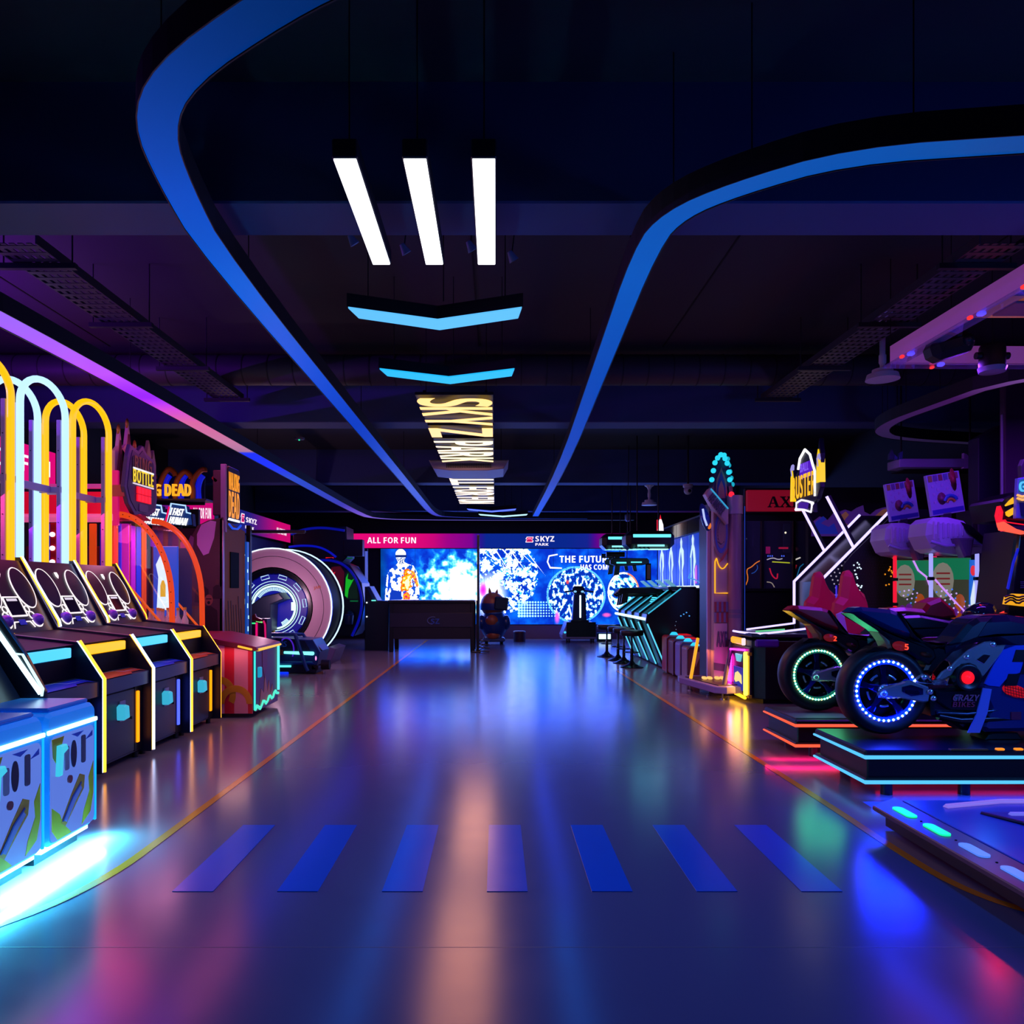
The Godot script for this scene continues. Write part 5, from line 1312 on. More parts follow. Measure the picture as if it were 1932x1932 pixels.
func back_of_room() -> void:
	# the video wall, built of upright panels
	var im := wall_picture()
	var tex := ImageTexture.create_from_image(im)
	var mat := led_map(tex, 2.0, 0.3)
	var a := at(718, 1178, WALL)
	var b := at(1240, 1035, WALL)
	var o := thing("video_wall", "wide blue and white video wall with a soldier and a planet across the far end", "screen", W((a.x + b.x) / 2, (a.y + b.y) / 2, WALL))
	var cols := 8
	for i in cols:
		var x0 := lerpf(a.x, b.x, float(i) / cols)
		var x1 := lerpf(a.x, b.x, float(i + 1) / cols)
		var m := mb(o)
		var u0 := float(i) / cols
		var u1 := float(i + 1) / cols
		var z := Vector3.BACK
		var e := 0.003
		var p := [Vector3(x0 + e, a.y, a.z), Vector3(x1 - e, a.y, a.z), Vector3(x1 - e, b.y, a.z), Vector3(x0 + e, b.y, a.z)]
		m.tri(p[0], p[1], p[2], z, z, z, Vector2(u0, 1), Vector2(u1, 1), Vector2(u1, 0))
		m.tri(p[0], p[2], p[3], z, z, z, Vector2(u0, 1), Vector2(u1, 0), Vector2(u0, 0))
		part("screen_panel", m, mat, o)
	part("cabinet", mb(o).box(W((a.x + b.x) / 2, (a.y + b.y) / 2, WALL + 0.03), Vector3(b.x - a.x + 0.04, b.y - a.y + 0.04, 0.05), 0.004), paint("08080c", 0.5), o)
	var words := led("ffffff", 1.5)
	letters("screen_lettering", "THE FUTURE", Transform3D(Basis.IDENTITY, at(1105, 1055, WALL - 0.01)), 1.55, 0.2, 0.006, words, o)
	letters("screen_lettering", "HAS COME", Transform3D(Basis.IDENTITY, at(1124, 1070, WALL - 0.01)), 0.9, 0.15, 0.006, words, o)
	part("screen_outline", mb(o).tube(px3([1052, 1046, 1036, 1049, 1033, 1060, 1038, 1071, 1060, 1072], WALL - 0.01), 0.02, 5), words, o)
	# plinth below, dark strip beside, the yellow framed notice
	struct("trim_9", mb().box(W(1.0, at(0, 1193, WALL).y, WALL + 0.02), Vector3(9.2, 0.42, 0.06), 0.005), paint("8a6c8a", 0.5))
	var nt := thing("framed_notice", "small pale yellow framed notice at the right end of the video wall", "notice", at(1223, 1079, WALL - 0.03))
	part("frame", mb(nt).box(nt.position, Vector3(0.16, 0.5, 0.04), 0.005), paint("0a0a10", 0.4), nt)
	part("sheet", mb(nt).box(nt.position + Vector3(0.01, 0, 0.022), Vector3(0.1, 0.42, 0.006)), paint("d8cc90", 0.5), nt)
	# lit fascia over the video wall
	var s := wall_sign("long pink, purple and blue fascia sign with slogan and park name above the video wall", at(650, 1034, WALL - 0.05), at(1345, 1034, WALL - 0.05), 0.425,
		[[0.0, "ff0c84"], [0.18, "ff0c84"], [0.24, "e00888"], [0.28, "b00498"], [0.345, "8c04a0"], [0.36, "4010a0"], [0.385, "0c2ca0"], [0.6, "0c2c9c"], [0.66, "1828a0"], [0.68, "5a0ca0"], [0.7, "8c0490"], [0.8, "b00490"], [0.9, "ff0c84"], [1.0, "ff0c84"]], 0.8,
		[["ALL FOR FUN", (693.0 - 650) / 695, (785.0 - 650) / 695, 0.33, 0.74], ["SKYZ", (1010.0 - 650) / 695, (1046.0 - 650) / 695, 0.45, 0.82], ["PARK", (1010.0 - 650) / 695, (1035.0 - 650) / 695, 0.16, 0.34], ["FUN", 0.975, 0.999, 0.35, 0.7]])
	logo_mark(s, at(999, 1018, WALL - 0.07), Basis.IDENTITY, 0.24, 0.17)
	long_table()
	kiddie_figure()
	var st := thing("stool_box", "small dark red padded stool on the floor before the video wall", "stool", at(980, 1208, 20.6))
	st.position.y = 0.0
	var sp := st.position
	part("seat", mb(st).lathe([Vector2(0, 0.3), Vector2(0.15, 0.3), Vector2(0.175, 0.285), Vector2(0.175, 0.25), Vector2(0, 0.25)], 20, Transform3D(Basis.IDENTITY, sp)), paint("50202c", 0.5), st)
	part("drum", mb(st).lathe([Vector2(0, 0.25), Vector2(0.165, 0.25), Vector2(0.165, 0.0), Vector2(0, 0.0)], 20, Transform3D(Basis.IDENTITY, sp)), paint("3c1824", 0.5), st)
	vr_bike()
	shooting_counter()

func long_table() -> void:
	var d := 17.2
	var o := thing("game_table", "long dark games table with faint oval logo standing before the video wall", "game table", at(816, 1230, d))
	o.position.y = 0
	var x0 := at(735, 0, d).x
	var x1 := at(893, 0, d).x
	var c := (x0 + x1) / 2
	part("front_board", mb(o).box(W(c, 0.72, d + 0.03), Vector3(x1 - x0, 0.84, 0.05), 0.008), paint("171523", 0.45), o)
	part("front_band", mb(o).box(W(c, 0.74, d), Vector3(x1 - x0 - 0.02, 0.33, 0.03), 0.006), paint("26233a", 0.4), o)
	part("top", mb(o).box(W(c, 1.17, d + 0.5), Vector3(x1 - x0 + 0.06, 0.06, 1.1), 0.01), paint("1c1c28", 0.3), o)
	part("bed", mb(o).box(W(c, 0.9, d + 0.5), Vector3(x1 - x0 - 0.1, 0.5, 0.95), 0.01), paint("101018", 0.5), o)
	for x in [x0 + 0.04, x1 - 0.02]:
		for z in [d + 0.04, d + 0.96]:
			part("leg", mb(o).box(W(x, 0.58, z), Vector3(0.1, 1.16, 0.1), 0.01), paint("0e0e18", 0.4), o)
	var lc := at(817, 1171, d - 0.02)
	part("logo", mb(o).tube(ring(lc, Vector3(0.13, 0, 0), Vector3(0, 0.085, 0), 18, 1.2, 4.6), 0.012, 6), paint("5a6a98", 0.4), o)
	letters("logo", "SZ", Transform3D(Basis.IDENTITY, lc + Vector3(0.05, -0.015, 0)), 0.2, 0.12, 0.01, paint("2c50b0", 0.4), o)
	# the tall sheet seen edge-on at its right, on a foot with prongs
	var p := thing("display_stand", "tall thin black stand seen edge-on at the right end of the long table", "stand", at(899, 1230, 17.1))
	p.position.y = 0
	var x := at(899, 0, 17.1).x
	part("panel", mb(p).box(W(x + 0.04, 1.45, 17.3), Vector3(0.05, 2.5, 0.6), 0.006), paint("060610", 0.35), p)
	part("post", mb(p).box(W(x + 0.03, 0.6, 17.0), Vector3(0.07, 1.2, 0.07), 0.006), paint("0c0c14", 0.4), p)
	for i in 4:
		part("foot_prong", mb(p).tube([W(x, 0.04 + 0.07 * i, 17.05 + i * 0.12), W(x + 0.3, 0.02 + 0.07 * i, 17.05 + i * 0.12)], 0.014, 6), paint("08080e", 0.4), p)
		part("foot_prong", mb(p).tube([W(x, 0.02 + 0.07 * i, 17.05 + i * 0.12), W(x + 0.2, 0.12 + 0.07 * i, 17.05 + i * 0.12)], 0.01, 6), paint("08080e", 0.4), p)
	part("foot_plate", mb(p).box(W(x, 0.015, 17.3), Vector3(0.2, 0.03, 0.7), 0.006), paint("08080e", 0.4), p)

func kiddie_figure() -> void:
	var d := 19.6
	var o := thing("kiddie_figure", "round blue and orange ride-on figure wearing a dark headset box before the video wall", "kiddie ride", at(932, 1206, d))
	o.position.y = 0
	var c := at(932, 0, d)
	var blue := paint("1c3470", 0.3)
	var org := paint("a05028", 0.35)
	part("body", mb(o).ball(Vector3(c.x, 0.53, c.z), Vector3(0.37, 0.42, 0.34), 22), blue, o)
	part("head", mb(o).ball(Vector3(c.x - 0.03, 1.05, c.z), Vector3(0.33, 0.33, 0.31), 22), org, o)
	part("head_band", mb(o).lathe([Vector2(0.335, -0.09), Vector2(0.345, 0.0), Vector2(0.335, 0.09)], 26, Transform3D(Basis.IDENTITY, Vector3(c.x - 0.03, 1.0, c.z))), blue, o)
	part("headset", mb(o).box(Vector3(c.x + 0.17, 1.08, c.z + 0.2), Vector3(0.36, 0.34, 0.28), 0.03, Basis(Vector3.UP, 0.2) * Basis(Vector3.BACK, -0.12)), paint("141830", 0.35), o)
	part("collar", mb(o).ball(Vector3(c.x, 0.83, c.z), Vector3(0.26, 0.08, 0.25), 18), paint("5078b8", 0.4), o)
	part("belly_patch", mb(o).ball(Vector3(c.x - 0.04, 0.62, c.z + 0.2), Vector3(0.2, 0.18, 0.16), 16), org, o)
	part("belly_patch", mb(o).ball(Vector3(c.x - 0.02, 0.24, c.z + 0.16), Vector3(0.2, 0.1, 0.16), 16), org, o)
	part("ear", mb(o).lathe([Vector2(0.05, 0.0), Vector2(0.035, 0.1), Vector2(0.0, 0.2)], 10, Transform3D(Basis(Vector3.BACK, 0.15), Vector3(c.x - 0.1, 1.32, c.z))), org, o)
	part("ear", mb(o).lathe([Vector2(0.05, 0.0), Vector2(0.035, 0.08), Vector2(0.0, 0.16)], 10, Transform3D(Basis(Vector3.BACK, -0.2), Vector3(c.x + 0.06, 1.31, c.z))), org, o)
	for s in [-1, 1]:
		part("arm", mb(o).ball(Vector3(c.x + 0.33 * s, 0.58, c.z + 0.1), Vector3(0.1, 0.2, 0.12), 14), blue, o)
		part("foot", mb(o).tube([Vector3(c.x + 0.2 * s, 0.0, c.z), Vector3(c.x + 0.2 * s, 0.12, c.z)], 0.045, 8), paint("0c0c14", 0.4), o)
	part("base", mb(o).box(Vector3(c.x, 0.13, c.z), Vector3(0.58, 0.1, 0.5), 0.03), paint("3c5080", 0.4), o)

func vr_bike() -> void:
	var d := 20.2
	var o := thing("vr_ride", "upright dark ride seat with glowing white strip before the planet picture", "arcade ride", at(1095, 1210, d))
	o.position.y = 0
	var c := at(1095, 0, d)
	part("platform", mb(o).prism(V([-0.48, 0.1, -0.5, 0.2, -0.36, 0.55, 0.36, 0.55, 0.45, 0.2, 0.45, 0.1]), 0.9, Transform3D(Basis.IDENTITY, Vector3(c.x, 0, c.z - 0.9)), 0.02), paint("8c88b0", 0.4), o)
	part("front_plate", mb(o).box(Vector3(c.x + 0.02, 0.36, c.z + 0.01), Vector3(0.8, 0.4, 0.03), 0.01), paint("04040a", 0.35), o)
	part("step_lamp", mb(o).ball(Vector3(c.x - 0.42, 0.28, c.z + 0.01), Vector3(0.035, 0.03, 0.02), 8), led("40c0ff", 1.4), o)
	for s in [-0.36, -0.3, 0.3, 0.36]:
		part("caster", mb(o).tube([Vector3(c.x + s - 0.02, 0.06, c.z - 0.08), Vector3(c.x + s + 0.02, 0.06, c.z - 0.08)], 0.06, 12), paint("08080c", 0.5), o)
	part("seat_stem", mb(o).prism(V([-0.2, 0.55, -0.15, 1.3, -0.08, 1.38, 0.1, 1.38, 0.17, 1.3, 0.2, 0.55]), 0.3, Transform3D(Basis.IDENTITY, Vector3(c.x, 0, c.z - 0.5)), 0.04), paint("12204c", 0.35), o)
	part("head_block", mb(o).box(Vector3(c.x - 0.02, 1.43, c.z - 0.35), Vector3(0.34, 0.22, 0.3), 0.06), paint("0c1028", 0.35), o)
	part("led_strip", mb(o).box(Vector3(c.x + 0.02, 0.98, c.z - 0.19), Vector3(0.045, 0.62, 0.02), 0.008), led("e0fbff", 1.8), o)
	for s in [-1, 1]:
		part("handle", mb(o).tube([Vector3(c.x + 0.1 * s, 1.42, c.z - 0.35), Vector3(c.x + 0.4 * s, 1.38, c.z - 0.3)], 0.022, 8), paint("0a0a12", 0.4), o)
		part("eye_lamp", mb(o).ball(Vector3(c.x - 0.02 + 0.1 * s, 1.39, c.z - 0.2), Vector3(0.045, 0.03, 0.02), 8), led("80c8ff", 1.0), o)
	part("base_block", mb(o).box(Vector3(c.x, 0.57, c.z - 0.35), Vector3(0.5, 0.08, 0.5), 0.02), paint("06060c", 0.4), o)

func shooting_counter() -> void:
	# the counter runs along the right side; its sloping front carries glowing dividers
	var o := thing("shooting_counter", "black shooting counter with sloping cyan light strips along the right side", "counter", W(3.3, 0, 14.6))
	var near := 13.2
	var away := 16.6
	var prof := V([3.06, 0.02, 2.72, 0.9, 2.74, 1.0, 3.3, 1.42, 4.0, 1.42, 4.0, 0.02])
	part("body", mb(o).prism(prof, away - near, Transform3D(Basis.IDENTITY, W(0, 0, away)), 0.01), paint("0c0d16", 0.3), o)
	part("side_panel", mb(o).prism(V([2.98, 0.02, 2.66, 0.88, 2.68, 1.0, 3.28, 1.46, 3.62, 1.46, 3.62, 2.7, 3.72, 2.7, 3.72, 0.02]), 0.06, Transform3D(Basis.IDENTITY, W(0, 0, near)), 0.006), paint("0e0c16", 0.35), o)
	for i in 5:
		var d := near + 0.0 + i * (away - near) / 4.4
		var zz := d - 0.07 if i == 0 else d
		part("led_strip", mb(o).tube([W(3.02, 0.05, zz), W(2.685, 0.84, zz)], 0.014, 6), led("60e0ff", 1.0), o)
		part("led_strip", mb(o).tube([W(2.7, 1.02, zz), W(3.28, 1.465, zz)], 0.012, 6), led("40c8f0", 0.9), o)
		if i > 0:
			part("divider", mb(o).prism(V([3.05, 0.02, 2.7, 0.86, 2.7, 1.0, 3.28, 1.46, 3.34, 1.42, 2.8, 0.98, 3.1, 0.02]), 0.03, Transform3D(Basis.IDENTITY, W(0, 0, d + 0.03))), paint("0a0a12", 0.35), o)
	part("rim_led", mb(o).tube([W(2.69, 0.915, near - 0.02), W(2.69, 0.915, away)], 0.028, 6), led("c8fbff", 1.6), o)
	part("front_led", mb(o).tube([W(2.7, 0.9, near - 0.05), W(3.0, 0.04, near - 0.05)], 0.008, 5), led("30c0e0", 0.8), o)
	part("control_deck", mb(o).box(W(3.35, 1.47, 15.0), Vector3(0.5, 0.06, 3.4), 0.01), paint("08080e", 0.3), o)
	for i in 4:
		part("small_screen", mb(o).box(W(3.25, 1.56, 13.8 + i * 0.75), Vector3(0.22, 0.02, 0.34), 0.004, Basis(Vector3.BACK, -0.7)), led("70b8e0", 0.7), o)
	for i in 3:
		part("deck_led", mb(o).box(W(3.0 + 0.04 * i, 1.22 + 0.035 * i, 14.2 + 0.1 * i), Vector3(0.02, 0.02, 0.4), 0.004, Basis(Vector3.BACK, 0.6)), led("50e8ff", 1.1), o)
	for i in 10:
		part("side_stud", mb(o).ball(W(3.18 + 0.015 * (i % 2), 0.25 + 0.07 * i, 13.135), Vector3(0.007, 0.007, 0.006), 6), led("a0b8e0", 0.6), o)
	for i in 4:
		part("side_lamp", mb(o).ball(W(3.28 + 0.05 * i, 0.98 + 0.03 * (i % 3), 13.135), Vector3(0.014, 0.012, 0.006), 8), led("50a8ff", 1.0), o)
	# four bar stools
	var n := ["round-seat bar stool at the near end of the shooting counter, closest to the camera", "round-seat bar stool second from the near end of the shooting counter", "round-seat bar stool third from the near end of the shooting counter", "round-seat bar stool furthest along the shooting counter, beside the dark ride platform"]
	var spots := [[1192.0, 1259.0], [1177.0, 1251.0], [1166.0, 1246.0], [1145.0, 1239.0]]
	var proto: Node3D
	for i in 4:
		var dd: float = EYE * FOCAL / (spots[i][1] - 1112.0)
		var p := at(spots[i][0], 0, dd)
		p.y = 0
		if i == 0:
			proto = thing("bar_stool", n[0], "stool", p, "bar stools at the counter")
			var q := Transform3D(Basis.IDENTITY, p)
			part("base", mb(proto).lathe([Vector2(0, 0), Vector2(0.215, 0.0), Vector2(0.215, 0.012), Vector2(0.15, 0.03), Vector2(0.07, 0.065), Vector2(0.032, 0.12), Vector2(0, 0.12)], 24, q, 0.3), paint("14161f", 0.25, 0.5), proto)
			part("column", mb(proto).lathe([Vector2(0.03, 0.1), Vector2(0.03, 0.34), Vector2(0.017, 0.35), Vector2(0.017, 0.6)], 14, q), paint("1c1e2a", 0.25, 0.6), proto)
			part("seat", mb(proto).lathe([Vector2(0, 0.59), Vector2(0.2, 0.59), Vector2(0.215, 0.61), Vector2(0.215, 0.67), Vector2(0.2, 0.69), Vector2(0, 0.69)], 24, q), paint("100f18", 0.4), proto)
			part("footrest", mb(proto).tube(ring(p + Vector3(0, 0.28, 0), Vector3(0.13, 0, 0), Vector3(0, 0, 0.13), 20), 0.008, 5, true), paint("1c1e2a", 0.25, 0.6), proto)
		else:
			dup(proto, "bar_stool", p, n[i])
	# screens along the wall behind the counter
	var s := thing("target_screen", "row of tall blue target screens with white figures turned to the shooting counter", "screen", W(3.75, 2.0, 15.0))
	var figs := [[0.45, "f0f8ff"], [0.85, "d0e8ff"]]
	for i in 4:
		var d0 := 13.25 + i * 0.85
		part("screen_panel", mb(s).box(W(3.66, 1.98, d0 + 0.42), Vector3(0.04, 0.98, 0.83), 0.003), led("0838d8", 0.75), s)
		part("screen_head", mb(s).box(W(3.66, 2.62, d0 + 0.42), Vector3(0.04, 0.26, 0.83), 0.004), paint("0a0e20", 0.15), s)
		var F := Transform3D(Basis(Vector3.BACK, Vector3.UP, Vector3.LEFT), W(3.635, 1.5, d0 + 0.42))
		var lean := 0.05 * (i % 2)
		part("screen_figure", mb(s).prism(V([-0.16, 0.0, -0.1, 0.3, -0.2, 0.5, -0.12, 0.72, -0.04, 0.78, -0.07, 0.88, 0.0, 0.96, 0.07, 0.88, 0.05, 0.78, 0.13 + lean, 0.7, 0.2, 0.45, 0.1, 0.32, 0.16, 0.0]), 0.006, F), led("c8e4ff", 1.1), s)
		part("screen_figure", mb(s).prism(V([-0.1, 0.02, -0.05, 0.3, -0.06, 0.55, 0.0, 0.68, 0.06, 0.5, 0.04, 0.26, 0.09, 0.02]), 0.009, F), led("1848d0", 0.7), s)
		part("screen_glow", mb(s).box(W(3.64, 1.5, d0 + 0.42), Vector3(0.02, 0.04, 0.8)), led("e0f8ff", 1.5), s)
	part("screen_accent", mb(s).prism(V([-0.06, 0, -0.03, 0.3, 0.05, 0.34, 0.06, 0.02]), 0.012, Transform3D(Basis(Vector3.BACK, Vector3.UP, Vector3.LEFT), W(3.635, 1.55, 13.45))), led("d060e0", 0.9), s)
	part("frame", mb(s).box(W(3.72, 2.1, 14.95), Vector3(0.08, 1.4, 3.5), 0.006), paint("07070d", 0.4), s)
	# rocket-shaped lamp on the screens
	var r := thing("rocket_sign", "red and white rocket-shaped light above the target screens", "sign", W(3.45, 2.75, 15.6))
	var rp := at(1246, 1028, 15.6)
	part("lit_rocket", mb(r).lathe([Vector2(0.05, 0.0), Vector2(0.07, 0.25), Vector2(0.06, 0.42), Vector2(0.0, 0.6)], 14, Transform3D(Basis.IDENTITY, rp)), led("fff4f8", 1.3), r)
	part("red_fin_led", mb(r).box(rp + Vector3(-0.06, 0.35, 0), Vector3(0.03, 0.36, 0.03), 0.006), led("f01830", 1.1), r)
	part("red_tip_led", mb(r).lathe([Vector2(0.025, 0.52), Vector2(0.0, 0.64)], 10, Transform3D(Basis.IDENTITY, rp)), led("f01830", 1.1), r)
	for k in 2:
		part("stripe", mb(r).box(rp + Vector3(0, 0.02 + 0.1 * k, 0.06), Vector3(0.12, 0.03, 0.03), 0.0, Basis(Vector3.BACK, 0.4)), paint("0c0c18", 0.4), r)
	part("bracket", mb(r).box(rp + Vector3(0.22, 0.1, 0), Vector3(0.4, 0.04, 0.04)), paint("101018", 0.4), r)
	# pod lamps over the counter
	var lamps := ["dark pod with cyan light bars hanging over the near part of the shooting counter", "dark pod with cyan light bars hanging further along the shooting counter"]
	for i in 2:
		var d: float = [14.0, 16.2][i]
		var p := at([1222.0, 1172.0][i], [1020.0, 1023.0][i], d)
		var pod := thing("light_pod", lamps[i], "light fitting", p, "light pods over the counter")
		part("shell", mb(pod).box(p, Vector3(0.9, 0.34, 0.6), 0.09), paint("0a0c14", 0.3), pod)
		part("led_bar", mb(pod).box(p + Vector3(0.02, 0.07, 0.3), Vector3(0.7, 0.06, 0.02), 0.006), led("70f0ff", 1.1), pod)
		for k in 4:
			part("led_slash", mb(pod).box(p + Vector3(-0.32 + 0.075 * k, -0.175, 0.18), Vector3(0.035, 0.015, 0.22), 0.004, Basis(Vector3.UP, 0.4)), led("90f4ff", 1.3), pod)
		part("led_pane", mb(pod).box(p + Vector3(0.16, -0.175, 0.18), Vector3(0.34, 0.015, 0.2), 0.004), led("b0faff", 1.4), pod)
		part("led_slash", mb(pod).box(p + Vector3(0.0, -0.11, 0.3), Vector3(0.5, 0.035, 0.02), 0.004), led("90f4ff", 1.2), pod)
		part("rod", mb(pod).tube([p + Vector3(-0.2, 0.1, 0), Vector3(p.x - 0.2, 4.345, p.z)], 0.012, 6).tube([p + Vector3(0.2, 0.1, 0), Vector3(p.x + 0.2, 4.345, p.z)], 0.012, 6), paint("0a0a10", 0.4), pod)
		area_light("pod_light", Transform3D(Basis(Vector3.RIGHT, Vector3.BACK, Vector3.DOWN), p + Vector3(0, -0.2, 0.15)), Vector2(0.6, 0.3), "60e0ff", 0.35, pod)
	# toy guns on cords
	for i in 2:
		var p := at([1182.0, 1168.0][i], [1062.0, 1063.0][i], [15.0, 17.1][i])
		var g := thing("toy_gun", ["black toy gun with cyan strips hanging over the counter in front of the video wall", "black toy gun hanging behind the cyan-striped one in front of the video wall"][i], "toy gun", p, "hanging toy guns")
		part("barrel", mb(g).prism(V([-0.34, 0.05, -0.28, 0.1, 0.4, 0.09, 0.44, 0.05, 0.44, -0.02, 0.3, -0.05, -0.2, -0.07, -0.34, -0.02]), 0.1, Transform3D(Basis.IDENTITY, p), 0.012), paint("08090f", 0.35), g)
		part("grip", mb(g).prism(V([-0.24, -0.05, -0.14, -0.05, -0.16, -0.24, -0.27, -0.26]), 0.06, Transform3D(Basis.IDENTITY, p + Vector3(0, 0, 0.02)), 0.01), paint("08090f", 0.4), g)
		part("grip", mb(g).prism(V([0.1, -0.04, 0.18, -0.04, 0.2, -0.17, 0.13, -0.17]), 0.06, Transform3D(Basis.IDENTITY, p + Vector3(0, 0, 0.02)), 0.01), paint("08090f", 0.4), g)
		part("scope", mb(g).tube([p + Vector3(-0.42, 0.17, 0.05), p + Vector3(-0.05, 0.17, 0.05)], 0.05, 12), paint("0a0a12", 0.3), g)
		part("mount", mb(g).box(p + Vector3(-0.2, 0.12, 0.05), Vector3(0.1, 0.1, 0.05), 0.01), paint("0a0a12", 0.4), g)
		part("led_strip", mb(g).box(p + Vector3(-0.12, 0.0, 0.105), Vector3(0.2, 0.03, 0.01), 0.003), led("60e8ff", 1.2), g)
		part("led_strip", mb(g).box(p + Vector3(0.18, 0.01, 0.105), Vector3(0.22, 0.025, 0.01), 0.003), led("60e8ff", 1.2), g)
		part("cord", mb(g).tube([p + Vector3(0, 0.08, 0.05), Vector3(p.x + 0.04, 4.345, p.z + 0.05)], 0.008, 5), paint("08080c", 0.5), g)
	for i in 3:
		var p := W(2.78 - 0.05 * i, 1.36 + 0.03 * i, 15.3 - 0.55 * i)
		var g := thing("counter_gun", ["black toy gun resting on the far part of the shooting counter", "black toy gun resting on the middle of the shooting counter", "black toy gun resting on the near part of the shooting counter"][i], "toy gun", p, "guns on the counter")
		part("barrel", mb(g).prism(V([-0.36, -0.02, -0.3, 0.06, 0.3, 0.07, 0.5, 0.02, 0.5, -0.06, -0.3, -0.06]), 0.08, Transform3D(Basis.IDENTITY, p), 0.012), paint("06070c", 0.35), g)
		part("grip", mb(g).prism(V([-0.26, -0.05, -0.14, -0.05, -0.17, -0.22, -0.29, -0.24]), 0.05, Transform3D(Basis.IDENTITY, p + Vector3(0, 0, 0.015)), 0.01), paint("06070c", 0.4), g)
		part("stem", mb(g).tube([p + Vector3(0.42, -0.05, 0.04), p + Vector3(0.5, -0.16, 0.04)], 0.035, 8), paint("06070c", 0.4), g)
	var wl := thing("low_lamp", "small white lightbox low on the floor behind the bar stools", "lamp", at(1141, 1201, 20.6))
	part("led_panel", mb(wl).box(at(1141, 1201, 20.6), Vector3(0.33, 0.14, 0.03), 0.01), led("d0f8ff", 1.6), wl)
	part("case", mb(wl).box(W(at(1141, 0, 20.6).x, 0.12, 20.7), Vector3(0.4, 0.24, 0.16), 0.01), paint("10121c", 0.4), wl)

# ---------------------------------------------------------------- pillar game, drums, axe booth, long alley game
func right_middle() -> void:
	drum_games()
	pillar_game()
	axe_booth()
	long_alley()

func drum_games() -> void:
	var n := ["brown and pink patterned low cabinet with cyan dome, nearest of four by the pillar game", "violet patterned low cabinet with cyan dome, second of four by the pillar game", "dark red low cabinet with cyan dome, third of four by the pillar game", "low red cabinet at the far end of the row beside the shooting counter"]
	var px := [[1297.0, 1338.0, 1280.0], [1283.0, 1300.0, 1277.0], [1269.0, 1286.0, 1272.0], [1256.0, 1272.0, 1268.0]]
	var cols := ["9c5460", "8c74e0", "803c50", "b03040"]
	for i in 4:
		var d: float = [11.5, 11.9, 12.3, 12.65][i]
		var xl: float = at([1296.0, 1283.0, 1269.0, 1257.0][i], 0, d).x
		var o := thing("drum_cabinet", n[i], "arcade game", W(xl + 0.24, 0, d + 0.2), "low pattern cabinets")
		var h: float = [0.56, 0.6, 0.62, 0.66][i]
		part("body", mb(o).prism(round_rect(xl, 0.02, xl + 0.5, h, 0.05), 0.32, Transform3D(Basis.IDENTITY, W(0, 0, d + 0.34)), 0.015), paint(cols[i], 0.4), o)
		part("trim_tube", mb(o).tube([W(xl + 0.01, 0.03, d + 0.02), W(xl + 0.01, h - 0.05, d + 0.02), W(xl + 0.05, h - 0.01, d + 0.02), W(xl + 0.45, h - 0.01, d + 0.02)], 0.012, 6), paint("a088b0", 0.3), o)
		part("pattern", mb(o).prism([Vector2(xl + 0.12, h - 0.08), Vector2(xl + 0.24, h - 0.08), Vector2(xl + 0.14, 0.24)], 0.006, Transform3D(Basis.IDENTITY, W(0, 0, d + 0.02))), paint("ffb0c0" if i != 2 else "883848", 0.4), o)
		part("pattern", mb(o).prism([Vector2(xl + 0.28, 0.08), Vector2(xl + 0.44, h - 0.08), Vector2(xl + 0.48, h - 0.08), Vector2(xl + 0.48, 0.08)], 0.006, Transform3D(Basis.IDENTITY, W(0, 0, d + 0.02))), paint("ffa8bc" if i != 2 else "883848", 0.4), o)
		part("pattern", mb(o).box(W(xl + 0.26, 0.07, d + 0.015), Vector3(0.46, 0.03, 0.008)), paint("8a7428", 0.4), o)
		part("led_dome", mb(o).lathe([Vector2(0.0, 0.05), Vector2(0.04, 0.045), Vector2(0.075, 0.0), Vector2(0, 0)], 14, Transform3D(Basis.IDENTITY, W(xl + 0.18, h + 0.005, d + 0.2))), led("30d0ff", 1.1), o)
		part("top_lamp", mb(o).box(W(xl + 0.34, h + 0.008, d + 0.2), Vector3(0.2, 0.015, 0.3), 0.004), led(["4838e0", "5830d0", "e01420", "e01420"][i], 0.7), o)

